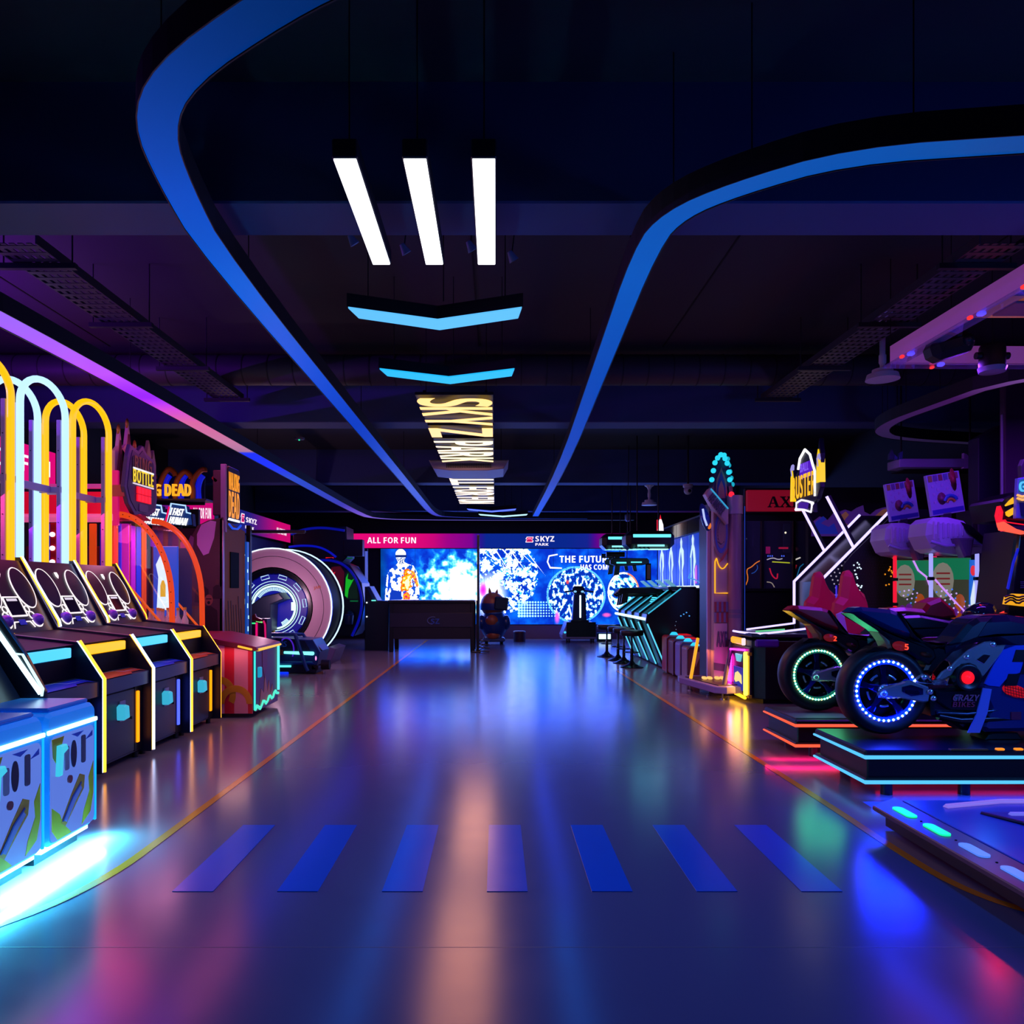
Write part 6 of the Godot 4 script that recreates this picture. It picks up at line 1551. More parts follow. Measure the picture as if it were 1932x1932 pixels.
func pillar_game() -> void:
	var d := 10.4
	var o := thing("pillar_game", "tall pillar strength game crowned with cyan bulbs and round target boards", "arcade game", W(3.15, 0, d + 0.25))
	var wood := paint("8a5c6c", 0.45)
	var L := func(called: String, pts: Array, z: float, depth: float, mat: Material, bev := 0.006) -> void:
		part(called, mb(o).prism(px2(pts, z), depth, Transform3D(Basis.IDENTITY, W(0, 0, z + depth)), bev), mat, o)
	# column: two rounded side posts and the board between them
	part("side_post", mb(o).lathe([Vector2(0.09, 0.12), Vector2(0.09, 2.64), Vector2(0, 2.64)], 20, Transform3D(Basis.IDENTITY, at(1386, 0, d).slide(Vector3.UP))), paint("9c6a8c", 0.35), o)
	part("side_post", mb(o).lathe([Vector2(0.06, 0.12), Vector2(0.06, 2.3), Vector2(0, 2.3)], 20, Transform3D(Basis.IDENTITY, at(1341, 0, d + 0.2).slide(Vector3.UP))), paint("a87cac", 0.35), o)
	part("post_cap", mb(o).lathe([Vector2(0.11, 2.5), Vector2(0.11, 2.76), Vector2(0, 2.76)], 20, Transform3D(Basis.IDENTITY, at(1386, 0, d).slide(Vector3.UP))), paint("b48cb8", 0.35), o)
	for y in [1.05, 1.12]:
		part("post_band", mb(o).lathe([Vector2(0.095, y), Vector2(0.095, y + 0.05)], 20, Transform3D(Basis.IDENTITY, at(1386, 0, d).slide(Vector3.UP))), paint("7c6488", 0.35), o)
	L.call("board", [1346, 1300, 1346, 960, 1374, 960, 1374, 1300], d + 0.02, 0.12, paint("c098a4", 0.45))
	L.call("back_column", [1338, 1305, 1338, 950, 1402, 948, 1402, 1305], d + 0.2, 0.5, paint("2c1c3a", 0.45))
	part("edge_led", mb(o).tube([at(1405, 955, d + 0.2), at(1405, 1195, d + 0.2)], 0.006, 5), led("2040c0", 0.7), o)
	part("edge_led", mb(o).tube([at(1334, 1000, d + 0.1), at(1334, 1300, d + 0.1)], 0.005, 5), led("8060d0", 0.6), o)
	part("edge_led", mb(o).tube([at(1374.5, 975, d), at(1374.5, 1300, d)], 0.004, 5), led("6048d0", 0.6), o)
	# oval boards, one round the other
	var oval := func(called: String, cx: float, cy: float, rx: float, ry: float, z: float, hex: String) -> void:
		var pts := []
		for i in 30:
			var a := TAU * i / 30
			pts.append_array([cx + cos(a) * rx, cy + sin(a) * ry])
		part(called, mb(o).prism(px2(pts, d), 0.012, Transform3D(Basis.IDENTITY, W(0, 0, d + z)), 0.0), paint(hex, 0.4), o)
	for k in 4:
		oval.call("target_oval", 1360.0, 1005.0, 14.5 - k * 2.6, 48.0 - k * 9.0, 0.0 - k * 0.008, ["a8707c", "5060c0", "9c7088", "b07c74"][k])
	for k in 5:
		part("target_line", mb(o).tube(px3([1354, 998 + k * 6, 1360, 1003 + k * 6, 1366, 998 + k * 6], d - 0.03), 0.005, 4), paint("4c2c4c", 0.4), o)
	# crown: pointed arch board with bulbs round its edge
	L.call("crown_board", [1346, 962, 1345, 918, 1350, 885, 1358, 862, 1364, 858, 1372, 864, 1378, 890, 1382, 925, 1384, 962], d + 0.02, 0.22, paint("0f1c40", 0.35), 0.01)
	for k in 3:
		L.call("crown_oval", [[1350, 940, 1352, 905, 1361, 882, 1370, 905, 1373, 940], [1352, 940, 1354, 912, 1361, 890, 1368, 912, 1370, 940], [1354, 940, 1356, 920, 1361, 906, 1366, 920, 1368, 940]][k], d + 0.008 - k * 0.006, 0.012, paint(["a86c70", "1c3c9c", "b06c74"][k], 0.4), 0.0)
	var bulbs := [[1343, 905], [1346, 888], [1349, 873], [1354, 864], [1360, 858], [1366, 859], [1368, 865], [1372, 874], [1375, 891], [1377, 905]]
	for i in bulbs.size():
		var p := at(bulbs[i][0], bulbs[i][1], d - 0.06)
		part("bulb_lamp", mb(o).ball(p, Vector3(0.037, 0.037, 0.04), 12), led("28d4f0", 1.1), o)
		part("bulb_socket", mb(o).ball(p + Vector3(0.02, 0, -0.05), Vector3(0.03, 0.03, 0.03), 8), led("0890c0", 0.8), o)
	for i in 5:
		part("bulb_lamp", mb(o).ball(at(1373 + i * 2.2, 866 + i * 12, d + 0.2), Vector3(0.034, 0.036, 0.03), 10), led("18b8d8", 0.8), o)
	part("red_lamp", mb(o).ball(at(1380, 933, d - 0.06), Vector3(0.04, 0.042, 0.04), 12), led("ff2038", 1.3), o)
	part("red_lamp_pole", mb(o).tube([at(1378, 917, d), at(1381, 945, d)], 0.03, 8), paint("8c4c68", 0.4), o)
	# tilted name board and the round badge
	part("name_board", mb(o).prism(px2([1331, 932, 1339, 921, 1345, 922, 1375, 960, 1375, 988, 1370, 990, 1342, 952], d - 0.1), 0.16, Transform3D(Basis.IDENTITY, W(0, 0, d + 0.06)), 0.015), paint("d0a0b4", 0.4), o)
	part("name_board_led", mb(o).tube(px3([1341, 922, 1374, 960], d - 0.12), 0.011, 5), led("30a0d8", 0.9), o)
	letters("lettering", "AXE MASTER", Transform3D(Basis(Vector3(0.62, -0.78, 0).normalized(), Vector3(0.55, 0.83, 0).normalized(), Vector3.BACK), at(1352, 951, d - 0.11)), 0.3, 0.13, 0.01, paint("4c3c58", 0.4), o)
	part("round_badge", mb(o).ball(at(1330, 976, d - 0.15), Vector3(0.055, 0.2, 0.1), 18, Basis(Vector3.BACK, 0.25)), paint("3048c0", 0.2), o)
	part("badge_led", mb(o).tube(px3([1326, 960, 1329, 978, 1334, 992], d - 0.27), 0.014, 6), led("b8c8ff", 1.0), o)
	part("badge_led", mb(o).ball(at(1338, 992, d - 0.2), Vector3(0.03, 0.05, 0.03), 8), led("ff8020", 0.8), o)
	# pennant outlined in yellow, checks, and the paper with the game's name
	part("yellow_led", mb(o).tube(px3([1352, 1053, 1349, 1060, 1349, 1119, 1373, 1119], d - 0.01), 0.009, 6), led("ffb010", 1.2), o)
	part("yellow_led", mb(o).tube(smooth(px3([1352, 1053, 1356, 1068, 1364, 1075, 1373, 1063], d - 0.01), 2), 0.008, 6), led("ffb010", 1.2), o)
	part("red_zigzag", mb(o).prism(px2([1357, 1062, 1364, 1056, 1373, 1040, 1373, 1034, 1362, 1050], d), 0.01, Transform3D(Basis.IDENTITY, W(0, 0, d - 0.005))), paint("c84030", 0.4), o)
	for i in 6:
		for j in 2:
			part("check", mb(o).box(at(1349.5 + i * 4.4, 1145 + j * 20, d), Vector3(0.031, 0.14, 0.012)), paint("a03440" if (i + j) % 2 == 0 else "7c6c98", 0.4), o)
	L.call("name_paper", [1347, 1176, 1372, 1176, 1372, 1290, 1347, 1285], d, 0.012, paint("c0a0b0", 0.5), 0.0)
	letters("lettering", "AXE", Transform3D(Basis.IDENTITY, at(1362, 1206, d - 0.012)), 0.14, 0.22, 0.006, paint("50426c", 0.5), o)
	L.call("green_print", [1347, 1250, 1372, 1254, 1372, 1268, 1347, 1264], d - 0.004, 0.012, paint("4c6058", 0.5), 0.0)
	# the base plate on feet, with slanting legs and glowing keys
	part("base_plate", mb(o).prism([Vector2(2.66, 10.75), Vector2(2.86, 9.7), Vector2(3.0, 9.62), Vector2(3.62, 9.8), Vector2(3.7, 11.0), Vector2(2.7, 11.0)], 0.09, Transform3D(Basis(Vector3.RIGHT, Vector3.FORWARD, Vector3.UP), Vector3(0, 0.09, 0)), 0.01), paint("8c78c8", 0.4), o)
	part("base_top", mb(o).prism([Vector2(2.74, 10.72), Vector2(2.93, 9.76), Vector2(3.55, 9.9), Vector2(3.62, 10.9)], 0.01, Transform3D(Basis(Vector3.RIGHT, Vector3.FORWARD, Vector3.UP), Vector3(0, 0.181, 0))), paint("3c2430", 0.4), o)
	part("yellow_led_leg", mb(o).tube([W(2.75, 0.2, 10.45), W(2.93, 0.74, 10.75)], 0.024, 6), led("ffb018", 1.0), o)
	part("leg", mb(o).tube([W(3.0, 0.12, 9.78), W(3.25, 0.74, 10.2), W(3.35, 0.72, 10.35)], 0.03, 6), paint("4c3c6c", 0.4), o)
	part("leg_clamp", mb(o).box(W(3.3, 0.7, 10.3), Vector3(0.16, 0.1, 0.16), 0.01), paint("1c1624", 0.4), o)
	for i in 4:
		part("key_lamp", mb(o).box(at(1329 + i * 10 + (4 if i > 1 else 0), 1279, 10.35), Vector3(0.055, 0.035, 0.1), 0.008), led("ffb860", 1.3), o)
	for p in [[2.78, 10.6], [2.98, 9.75], [3.55, 9.9]]:
		part("foot", mb(o).lathe([Vector2(0, 0), Vector2(0.035, 0.0), Vector2(0.03, 0.02), Vector2(0.012, 0.025), Vector2(0.012, 0.1)], 12, Transform3D(Basis.IDENTITY, W(p[0], 0, p[1]))), paint("8c88a0", 0.3, 0.6), o)
	area_light("key_light", Transform3D(Basis(Vector3.RIGHT, Vector3.BACK, Vector3.DOWN), W(2.95, 0.6, 10.5)), Vector2(0.1, 0.3), "ff9850", 0.12, o)

func axe_booth() -> void:
	var d := 12.4
	var o := thing("axe_booth", "dark glazed booth under a red sign with black capital letters behind the pillar game", "booth", W(5.1, 0, d + 0.5))
	var x0 := at(1404, 0, d).x
	part("red_sign", mb(o).box(at(1485, 945, d - 0.06), Vector3(1.36, 0.35, 0.1), 0.01), led("a0102c", 0.45), o)
	part("sign_frame", mb(o).box(at(1485, 945, d - 0.0), Vector3(1.44, 0.42, 0.08), 0.01), paint("1c0c18", 0.5), o)
	letters("lettering", "AXE", Transform3D(Basis.IDENTITY, at(1480, 947, d - 0.12)), 0.56, 0.18, 0.012, paint("281420", 0.5), o, true)
	part("upper_wall", mb(o).box(W(5.1, 2.75, d + 0.2), Vector3(2.0, 0.3, 0.2), 0.01), paint("120e20", 0.6), o)
	part("lower_panel", mb(o).box(W(5.1, 0.72, d + 0.1), Vector3(2.0, 1.42, 0.08), 0.008), paint("181224", 0.5), o)
	for p in [1406, 1440, 1500, 1532]:
		part("mullion", mb(o).box(W(at(p, 0, d).x, 2.0, d + 0.06), Vector3(0.05, 1.2, 0.06), 0.005), paint("0c0a14", 0.4), o)
	for p in [1423, 1470, 1516]:
		var w: float = {1423: 0.27, 1470: 0.5, 1516: 0.25}[p]
		part("glass_pane", mb(o).box(W(at(p, 0, d).x, 2.02, d + 0.07), Vector3(w, 1.16, 0.012)), pane("a0b0ff", 0.12), o)
	part("sill", mb(o).box(W(5.1, 1.44, d + 0.05), Vector3(2.0, 0.05, 0.1), 0.006), paint("100c1a", 0.5), o)
	part("blue_door_edge", mb(o).box(W(at(1534, 0, d).x, 2.0, d + 0.02), Vector3(0.13, 1.1, 0.04), 0.006), paint("1c5cb0", 0.4), o)
	part("inner_wall", mb(o).box(W(5.1, 1.5, d + 1.6), Vector3(2.2, 2.8, 0.06)), paint("141024", 0.6), o)
	# window reflections set as glowing coloured lines behind the panes
	part("orange_led", mb(o).tube(smooth(px3([1407, 1104, 1412, 1092, 1408, 1074, 1418, 1070, 1426, 1062, 1434, 1058], d + 0.3), 2), 0.009, 5), led("ff8418", 0.9), o)
	part("blue_led", mb(o).tube(smooth(px3([1418, 1082, 1424, 1080, 1430, 1072, 1428, 1066], d + 0.3), 2), 0.008, 5), led("1c50b0", 0.8), o)
	part("red_led", mb(o).tube(smooth(px3([1452, 1072, 1456, 1086, 1466, 1094, 1467, 1082], d + 0.3), 2), 0.012, 5), led("e01838", 0.8), o)
	part("white_led", mb(o).tube(smooth(px3([1447, 1056, 1458, 1052, 1468, 1056, 1476, 1054], d + 0.3), 2), 0.008, 5), led("d8d0e8", 0.8), o)
	part("yellow_led", mb(o).tube(px3([1457, 1060, 1490, 1062], d + 0.3), 0.01, 5), led("c8d020", 0.9), o)
	part("white_led", mb(o).tube(smooth(px3([1447, 1098, 1456, 1099, 1461, 1108], d + 0.3), 2), 0.009, 5), led("b8a898", 0.7), o)
	part("white_led", mb(o).tube(px3([1500, 1056, 1510, 1052], d + 0.3), 0.012, 5), led("f0e8e0", 0.9), o)
	part("blue_led", mb(o).tube(px3([1503, 1090, 1509, 1070, 1516, 1064], d + 0.3), 0.008, 5), led("1878b0", 0.8), o)
	part("red_led", mb(o).tube(px3([1495, 1086, 1503, 1066], d + 0.3), 0.012, 5), led("a01828", 0.7), o)
	for i in 5:
		part("dot_led", mb(o).ball(at(1449 + i * 4 + (14 if i > 2 else 0), 1049, d + 0.3), Vector3(0.012, 0.016, 0.012), 6), led("4868ff", 1.2), o)
	part("pink_screen", mb(o).box(at(1449, 1038, d + 0.4), Vector3(0.07, 0.12, 0.02)), led("a01060", 0.6), o)
	part("red_bar_led", mb(o).box(at(1478, 1034, d + 0.4), Vector3(0.16, 0.03, 0.02)), led("c01840", 0.7), o)
	part("warm_lamp", mb(o).ball(at(1482, 1005, d + 0.35), Vector3(0.018, 0.018, 0.018), 8), led("fff0d0", 1.5), o)
	part("blue_panel", mb(o).box(at(1484, 1015, d + 0.45), Vector3(0.12, 0.5, 0.03), 0.004), paint("2c4468", 0.4), o)
	part("toy", mb(o).ball(at(1503, 1036, d + 0.5), Vector3(0.05, 0.04, 0.04), 10), paint("8c4850", 0.5), o)
	# lightning lines on a dark glass door near the counter
	var g := thing("glass_door", "dark glass door with thin blue lightning light lines left of the pillar game", "door", W(4.0, 0, 13.0))
	part("leaf", mb(g).box(W(3.92, 1.2, 12.98), Vector3(0.66, 2.36, 0.04), 0.006), paint("0a0a16", 0.12), g)
	part("lightning_led", mb(g).tube(px3([1302, 1052, 1303, 1080, 1299, 1090, 1312, 1094, 1330, 1106], 12.94), 0.01, 5), led("48a0f0", 0.9), g)
	part("lightning_led", mb(g).tube(smooth(px3([1333, 1026, 1325, 1034, 1325, 1052, 1330, 1066], 12.94), 1), 0.007, 5), led("8878ff", 0.9), g)
	part("lightning_led", mb(g).tube(px3([1300, 1010, 1304, 1032, 1301, 1050], 12.94), 0.006, 5), led("3880d0", 0.7), g)
	part("handle", mb(g).box(W(3.68, 1.1, 12.93), Vector3(0.02, 0.4, 0.03), 0.004), paint("30303c", 0.3, 0.6), g)
	single("dark_partition", mb().box(W(5.9, 1.5, 13.6), Vector3(2.0, 3.0, 0.1), 0.01), paint("100c1c", 0.6), "plain dark partition rising behind the red-signed booth", "partition")
	# wave-shaped board behind the alley game, brightened by a glow in its paint
	var w := thing("wave_board", "cut-out board of violet and sand-coloured waves high behind the long alley game", "decoration", W(5.6, 2.6, 11.2))
	var dd := 11.2
	part("board", mb(w).prism(px2([1530, 1012, 1532, 985, 1545, 975, 1560, 982, 1572, 968, 1582, 966, 1592, 962, 1604, 966, 1616, 958, 1626, 954, 1628, 966, 1640, 972, 1652, 962, 1664, 958, 1678, 955, 1690, 1012], dd), 0.05, Transform3D(Basis.IDENTITY, W(0, 0, dd)), 0.004), glow_paint("7c50b8", "5c3090", 0.22), w)
	part("sand_wave", mb(w).prism(px2([1576, 966, 1582, 974, 1592, 966, 1598, 972, 1588, 984, 1602, 996, 1634, 1000, 1630, 984, 1626, 976, 1636, 980, 1648, 974, 1662, 962, 1678, 958, 1684, 1006, 1600, 1002, 1584, 986], dd), 0.03, Transform3D(Basis.IDENTITY, W(0, 0, dd - 0.035))), glow_paint("d09868", "905840", 0.3), w)
	part("blue_wave", mb(w).prism(px2([1534, 1008, 1536, 985, 1550, 975, 1556, 980, 1545, 988, 1560, 995, 1570, 988, 1578, 1008], dd), 0.03, Transform3D(Basis.IDENTITY, W(0, 0, dd - 0.035))), glow_paint("3c50e0", "2030a0", 0.3), w)
	part("back_wall", mb(w).box(W(5.75, 1.5, dd + 0.12), Vector3(2.0, 3.0, 0.1)), paint("140c18", 0.6), w)

func long_alley() -> void:
	var near := 9.35
	var away := 10.2
	var o := thing("long_alley_game", "long black alley game outlined in violet-white neon with a yellow glowing marquee", "arcade game", W(4.2, 0, 9.8))
	var black := paint("100b1c", 0.35)
	# bed: long body running to the right with a rounded front
	var bed := [Vector2(3.4, near), Vector2(5.6, near), Vector2(5.6, away), Vector2(3.45, away), Vector2(3.3, away - 0.06), Vector2(3.24, away - 0.3), Vector2(3.26, near + 0.1)]
	var up := Transform3D(Basis(Vector3.RIGHT, Vector3.FORWARD, Vector3.UP), Vector3.ZERO)
	part("bed", mb(o).prism(bed, 0.74, up.translated(Vector3(0, 0.06, 0)), 0.01), black, o)
	part("plinth", mb(o).box(W(4.4, 0.03, 9.78), Vector3(2.0, 0.06, 0.7)), paint("08060c", 0.5), o)
	part("bed_rim", mb(o).prism(bed, 0.05, up.translated(Vector3(0, 0.84, 0)), 0.008), paint("1c1240", 0.3), o)
	var neon := led("bcb0ff", 1.9)
	part("neon_tube", mb(o).tube(smooth([W(4.15, 0.985, near - 0.01), W(3.5, 0.905, near - 0.01), W(3.3, 0.885, near + 0.06), W(3.235, 0.885, away - 0.4), W(3.235, 0.885, away - 0.1)], 1), 0.014, 6), neon, o)
	part("neon_tube", mb(o).tube([W(3.45, 0.9, away), W(4.1, 0.985, away)], 0.014, 6), neon, o)
	part("lane_print", mb(o).box(W(3.75, 0.9, 9.75), Vector3(0.6, 0.012, 0.2), 0.0, Basis(Vector3.BACK, 0.06)), paint("3c2c9c", 0.3), o)
	part("lane_led", mb(o).tube([W(3.4, 0.9, 9.7), W(3.75, 0.93, 9.62)], 0.012, 6), led("70e8a0", 0.8), o)
	part("side_swirl", mb(o).prism(ring2(3.9, 0.42, 0.2, 0.34, 20), 0.004, Transform3D(Basis.IDENTITY, W(0, 0, near + 0.001))), paint("24104c", 0.35), o)
	part("side_swirl", mb(o).prism(ring2(3.96, 0.42, 0.12, 0.26, 20), 0.004, Transform3D(Basis.IDENTITY, W(0, 0, near - 0.002))), paint("140c24", 0.35), o)
	# the front: lamp drum, neon frames, prize-ticket window
	var F := Transform3D(Basis(Vector3.BACK, Vector3.UP, Vector3.LEFT), W(3.24, 0, 9.8))
	part("front_face", mb(o).box(F * Vector3(0, 0.4, 0.0), Vector3(0.04, 0.62, 0.8), 0.01), paint("1c1624", 0.4), o)
	part("yellow_drum_lamp", mb(o).box(F * Vector3(-0.08, 0.77, 0.02), Vector3(0.05, 0.09, 0.44), 0.02), led("ffb020", 1.1), o)
	part("drum_ring", mb(o).box(F * Vector3(0.17, 0.77, 0.022), Vector3(0.05, 0.095, 0.03), 0.01), led("ffe0e8", 1.1), o)
	part("violet_drum", mb(o).box(W(3.42, 0.77, near + 0.0), Vector3(0.3, 0.1, 0.06), 0.02), paint("5a2ca8", 0.2), o)
	part("pink_neon", mb(o).tube([F * Vector3(-0.3, 0.1, 0.04), F * Vector3(-0.3, 0.64, 0.04), F * Vector3(0.28, 0.67, 0.04)], 0.011, 6), led("ff20c0", 9.0), o)
	part("pink_neon", mb(o).tube([F * Vector3(-0.42, 0.14, 0.03), F * Vector3(-0.42, 0.6, 0.03), F * Vector3(-0.36, 0.62, 0.03), F * Vector3(-0.36, 0.14, 0.03)], 0.008, 6, true), led("ff30c8", 7.0), o)
	part("yellow_neon", mb(o).box(F * Vector3(0.3, 0.37, 0.035), Vector3(0.05, 0.56, 0.06), 0.012), led("ffd030", 6.0), o)
	part("yellow_neon", mb(o).tube([F * Vector3(-0.28, 0.075, 0.045), F * Vector3(0.3, 0.06, 0.045)], 0.02, 6), led("ffb818", 4.0), o)
	part("yellow_bracket", mb(o).box(F * Vector3(0.39, 0.63, 0.02), Vector3(0.04, 0.04, 0.06)), paint("d8a820", 0.4), o)
	part("yellow_bracket", mb(o).box(F * Vector3(0.39, 0.09, 0.02), Vector3(0.04, 0.04, 0.06)), paint("d8a820", 0.4), o)
	part("ticket_cup", mb(o).prism(V([-0.1, 0.6, 0.12, 0.6, 0.06, 0.5, -0.04, 0.5]), 0.05, F, 0.008), led("78d8f0", 0.8), o)
	part("blue_window", mb(o).box(F * Vector3(0.0, 0.28, 0.03), Vector3(0.02, 0.3, 0.36), 0.004), led("0c38c8", 0.55), o)
	part("win_burst", mb(o).prism(V([-0.13, 0.25, -0.1, 0.34, 0.0, 0.37, 0.14, 0.33, 0.16, 0.22, 0.05, 0.25, -0.08, 0.22]), 0.012, F.translated_local(Vector3(0, 0, 0.035))), led("ffe890", 0.9), o)
	area_light("front_light", Transform3D(F.basis, F * Vector3(0.1, 0.35, 0.12)), Vector2(0.5, 0.5), "ffb030", 0.5, o)
	# upright back: two bent side panels edged in neon, the marquee arm between
	for z in [near + 0.02, away]:
		var outer := V([4.1, 0.85, 4.1, 1.56, 4.52, 1.97, 5.0, 2.46, 5.6, 2.46, 5.6, 0.85])
		part("side_panel", mb(o).prism(outer, 0.03, Transform3D(Basis.IDENTITY, W(0, 0, z)), 0.004), paint("0d0a18", 0.35), o)
		part("neon_tube", mb(o).tube([W(4.09, 0.98, z - 0.035), W(4.09, 1.56, z - 0.035), W(4.51, 1.98, z - 0.035), W(4.99, 2.47, z - 0.035)], 0.017, 6), neon, o)
		part("arm_panel", mb(o).prism(V([4.5, 1.96, 4.16, 2.62, 4.22, 2.64, 4.55, 2.02]), 0.03, Transform3D(Basis.IDENTITY, W(0, 0, z)), 0.004), paint("0d0a18", 0.35), o)
		part("neon_tube", mb(o).tube([W(4.5, 1.98, z - 0.035), W(4.165, 2.62, z - 0.035)], 0.017, 6), neon, o)
	part("back_panel", mb(o).prism(V([4.14, 0.85, 4.14, 1.55, 5.02, 2.4, 5.5, 2.4, 5.5, 0.85]), away - near - 0.06, Transform3D(Basis.IDENTITY, W(0, 0, away - 0.02)), 0.004), paint("0c0a14", 0.3), o)
	for i in 40:
		part("dot_led", mb(o).ball(W(4.2 + 0.045 * (i % 8) + 0.02 * (i / 8), 1.62 + 0.043 * (i % 8) - 0.05 * (i / 8) + 0.05, near - 0.016), Vector3(0.011, 0.011, 0.008), 6), led("c8bcd8", 0.6), o)
	# perforated panel on the near side, with light points shining through
	var pd := near - 0.06
	part("perforated_panel", mb(o).prism(px2([1592, 1150, 1592, 1066, 1608, 1046, 1684, 972, 1697, 972, 1697, 1150], pd), 0.04, Transform3D(Basis.IDENTITY, W(0, 0, pd + 0.04)), 0.003), paint("08070c", 0.5), o)
	var holes := mb(o)
	for i in 20:
		for j in 24:
			var hx := 1597.0 + i * 5.0 + (j % 2) * 2.5
			var hy := 1005.0 + j * 6.0
			if hy > 1064.0 - (hx - 1597.0) * 0.98 + 6.0:
				holes.box(at(hx, hy, pd - 0.002), Vector3(0.013, 0.013, 0.004))
	part("perforation", holes, paint("221e2c", 0.5), o).set_meta("kind", "stuff")
	var rng := RandomNumberGenerator.new()
	rng.seed = 4
	for i in 40:
		var hot := i < 20
		var x := (1610.0 + rng.randf() * 16) if hot else (1668.0 + rng.randf() * 18)
		var y := 1056.0 + rng.randf() * 60 if hot else 1025.0 + rng.randf() * 90
		part("point_led", mb(o).ball(at(x, y, pd - 0.006), Vector3(0.011, 0.011, 0.007), 6), led("d8ecff" if hot else "ff9820", 1.2 if hot else 0.9), o)
	# marquee: cut-out logo board turned to the aisle
	var M := Transform3D(Basis(Vector3.BACK, Vector3.UP, Vector3.LEFT), W(4.14, 2.86, 9.78))
	var shape := V([-0.4, -0.1, -0.46, 0.12, -0.4, 0.3, -0.36, 0.12, -0.22, 0.2, -0.16, 0.34, 0.02, 0.44, 0.18, 0.34, 0.26, 0.2, 0.34, 0.16, 0.42, 0.5, 0.47, 0.3, 0.45, 0.1, 0.46, -0.12, 0.36, -0.26, 0.24, -0.3, 0.26, -0.42, 0.1, -0.36, -0.1, -0.36, -0.28, -0.32, -0.3, -0.2])
	part("marquee_board", mb(o).prism(shape, 0.06, M, 0.008), paint("14103c", 0.4), o)
	part("marquee_led", mb(o).tube([M * Vector3(-0.2, 0.2, 0.07), M * Vector3(-0.14, 0.34, 0.07), M * Vector3(0.02, 0.43, 0.07), M * Vector3(0.17, 0.34, 0.07), M * Vector3(0.25, 0.2, 0.07), M * Vector3(0.32, 0.1, 0.07), M * Vector3(0.32, -0.22, 0.07)], 0.016, 5), led("ffffff", 1.3), o)
	part("marquee_led", mb(o).tube([M * Vector3(-0.26, -0.24, 0.07), M * Vector3(-0.27, -0.33, 0.07), M * Vector3(0.0, -0.36, 0.07), M * Vector3(0.2, -0.41, 0.07), M * Vector3(0.25, -0.3, 0.07), M * Vector3(0.1, -0.26, 0.07), M * Vector3(-0.1, -0.22, 0.07)], 0.014, 5, true), led("f0e8ff", 1.2), o)
	part("marquee_purple", mb(o).prism(V([-0.16, 0.06, -0.12, 0.26, 0.2, 0.26, 0.24, 0.06]), 0.075, M), led("5a18d0", 0.8), o)
	part("marquee_purple", mb(o).prism(V([-0.2, -0.32, -0.16, -0.24, 0.12, -0.28, 0.08, -0.36]), 0.075, M), led("4a18a8", 0.7), o)
	letters("lit_lettering", "BALL", M.translated_local(Vector3(0.02, 0.2, 0.08)), 0.26, 0.11, 0.002, led("8c60ff", 0.9), o)
	letters("lit_lettering", "BUSTER", M.translated_local(Vector3(-0.02, -0.04, 0.078)), 0.74, 0.3, 0.002, led("ffb818", 1.15), o)
	for s in [[-0.41, 0.0], [0.42, 0.14]]:
		part("star_led", mb(o).prism(V([-0.05, -0.2, -0.035, 0.12, 0.0, 0.22, 0.035, 0.12, 0.05, -0.2]), 0.075, M.translated_local(Vector3(s[0], s[1], 0))), led("ffd010", 1.0), o)
	for s in [-0.4, 0.43]:
		part("hook_led", mb(o).tube([M * Vector3(s, 0.14, 0.07), M * Vector3(s - 0.03, 0.24, 0.07), M * Vector3(s + 0.02, 0.28, 0.07), M * Vector3(s + 0.03, 0.22, 0.07)], 0.014, 5), led("a8a0f0", 0.8), o)
	# violet-lit inner rack beneath the panels
	for i in 3:
		part("rack_rail", mb(o).box(W(4.28 + i * 0.05, 1.25, near - 0.03), Vector3(0.015, 0.5, 0.02), 0.003), led("5038ff", 0.7), o)
	part("rack_rail", mb(o).box(W(4.345, 1.38, near - 0.03), Vector3(0.2, 0.012, 0.02)), led("8060ff", 0.8), o)

# ---------------------------------------------------------------- motorbikes, racing seats, egg games, dance pad
func right_front() -> void:
	motorbike(5.62, true)
	motorbike(6.78, false)
	dance_pad()
	racing_seats()
	egg_games()
	right_decor()
	monitor_pillar()

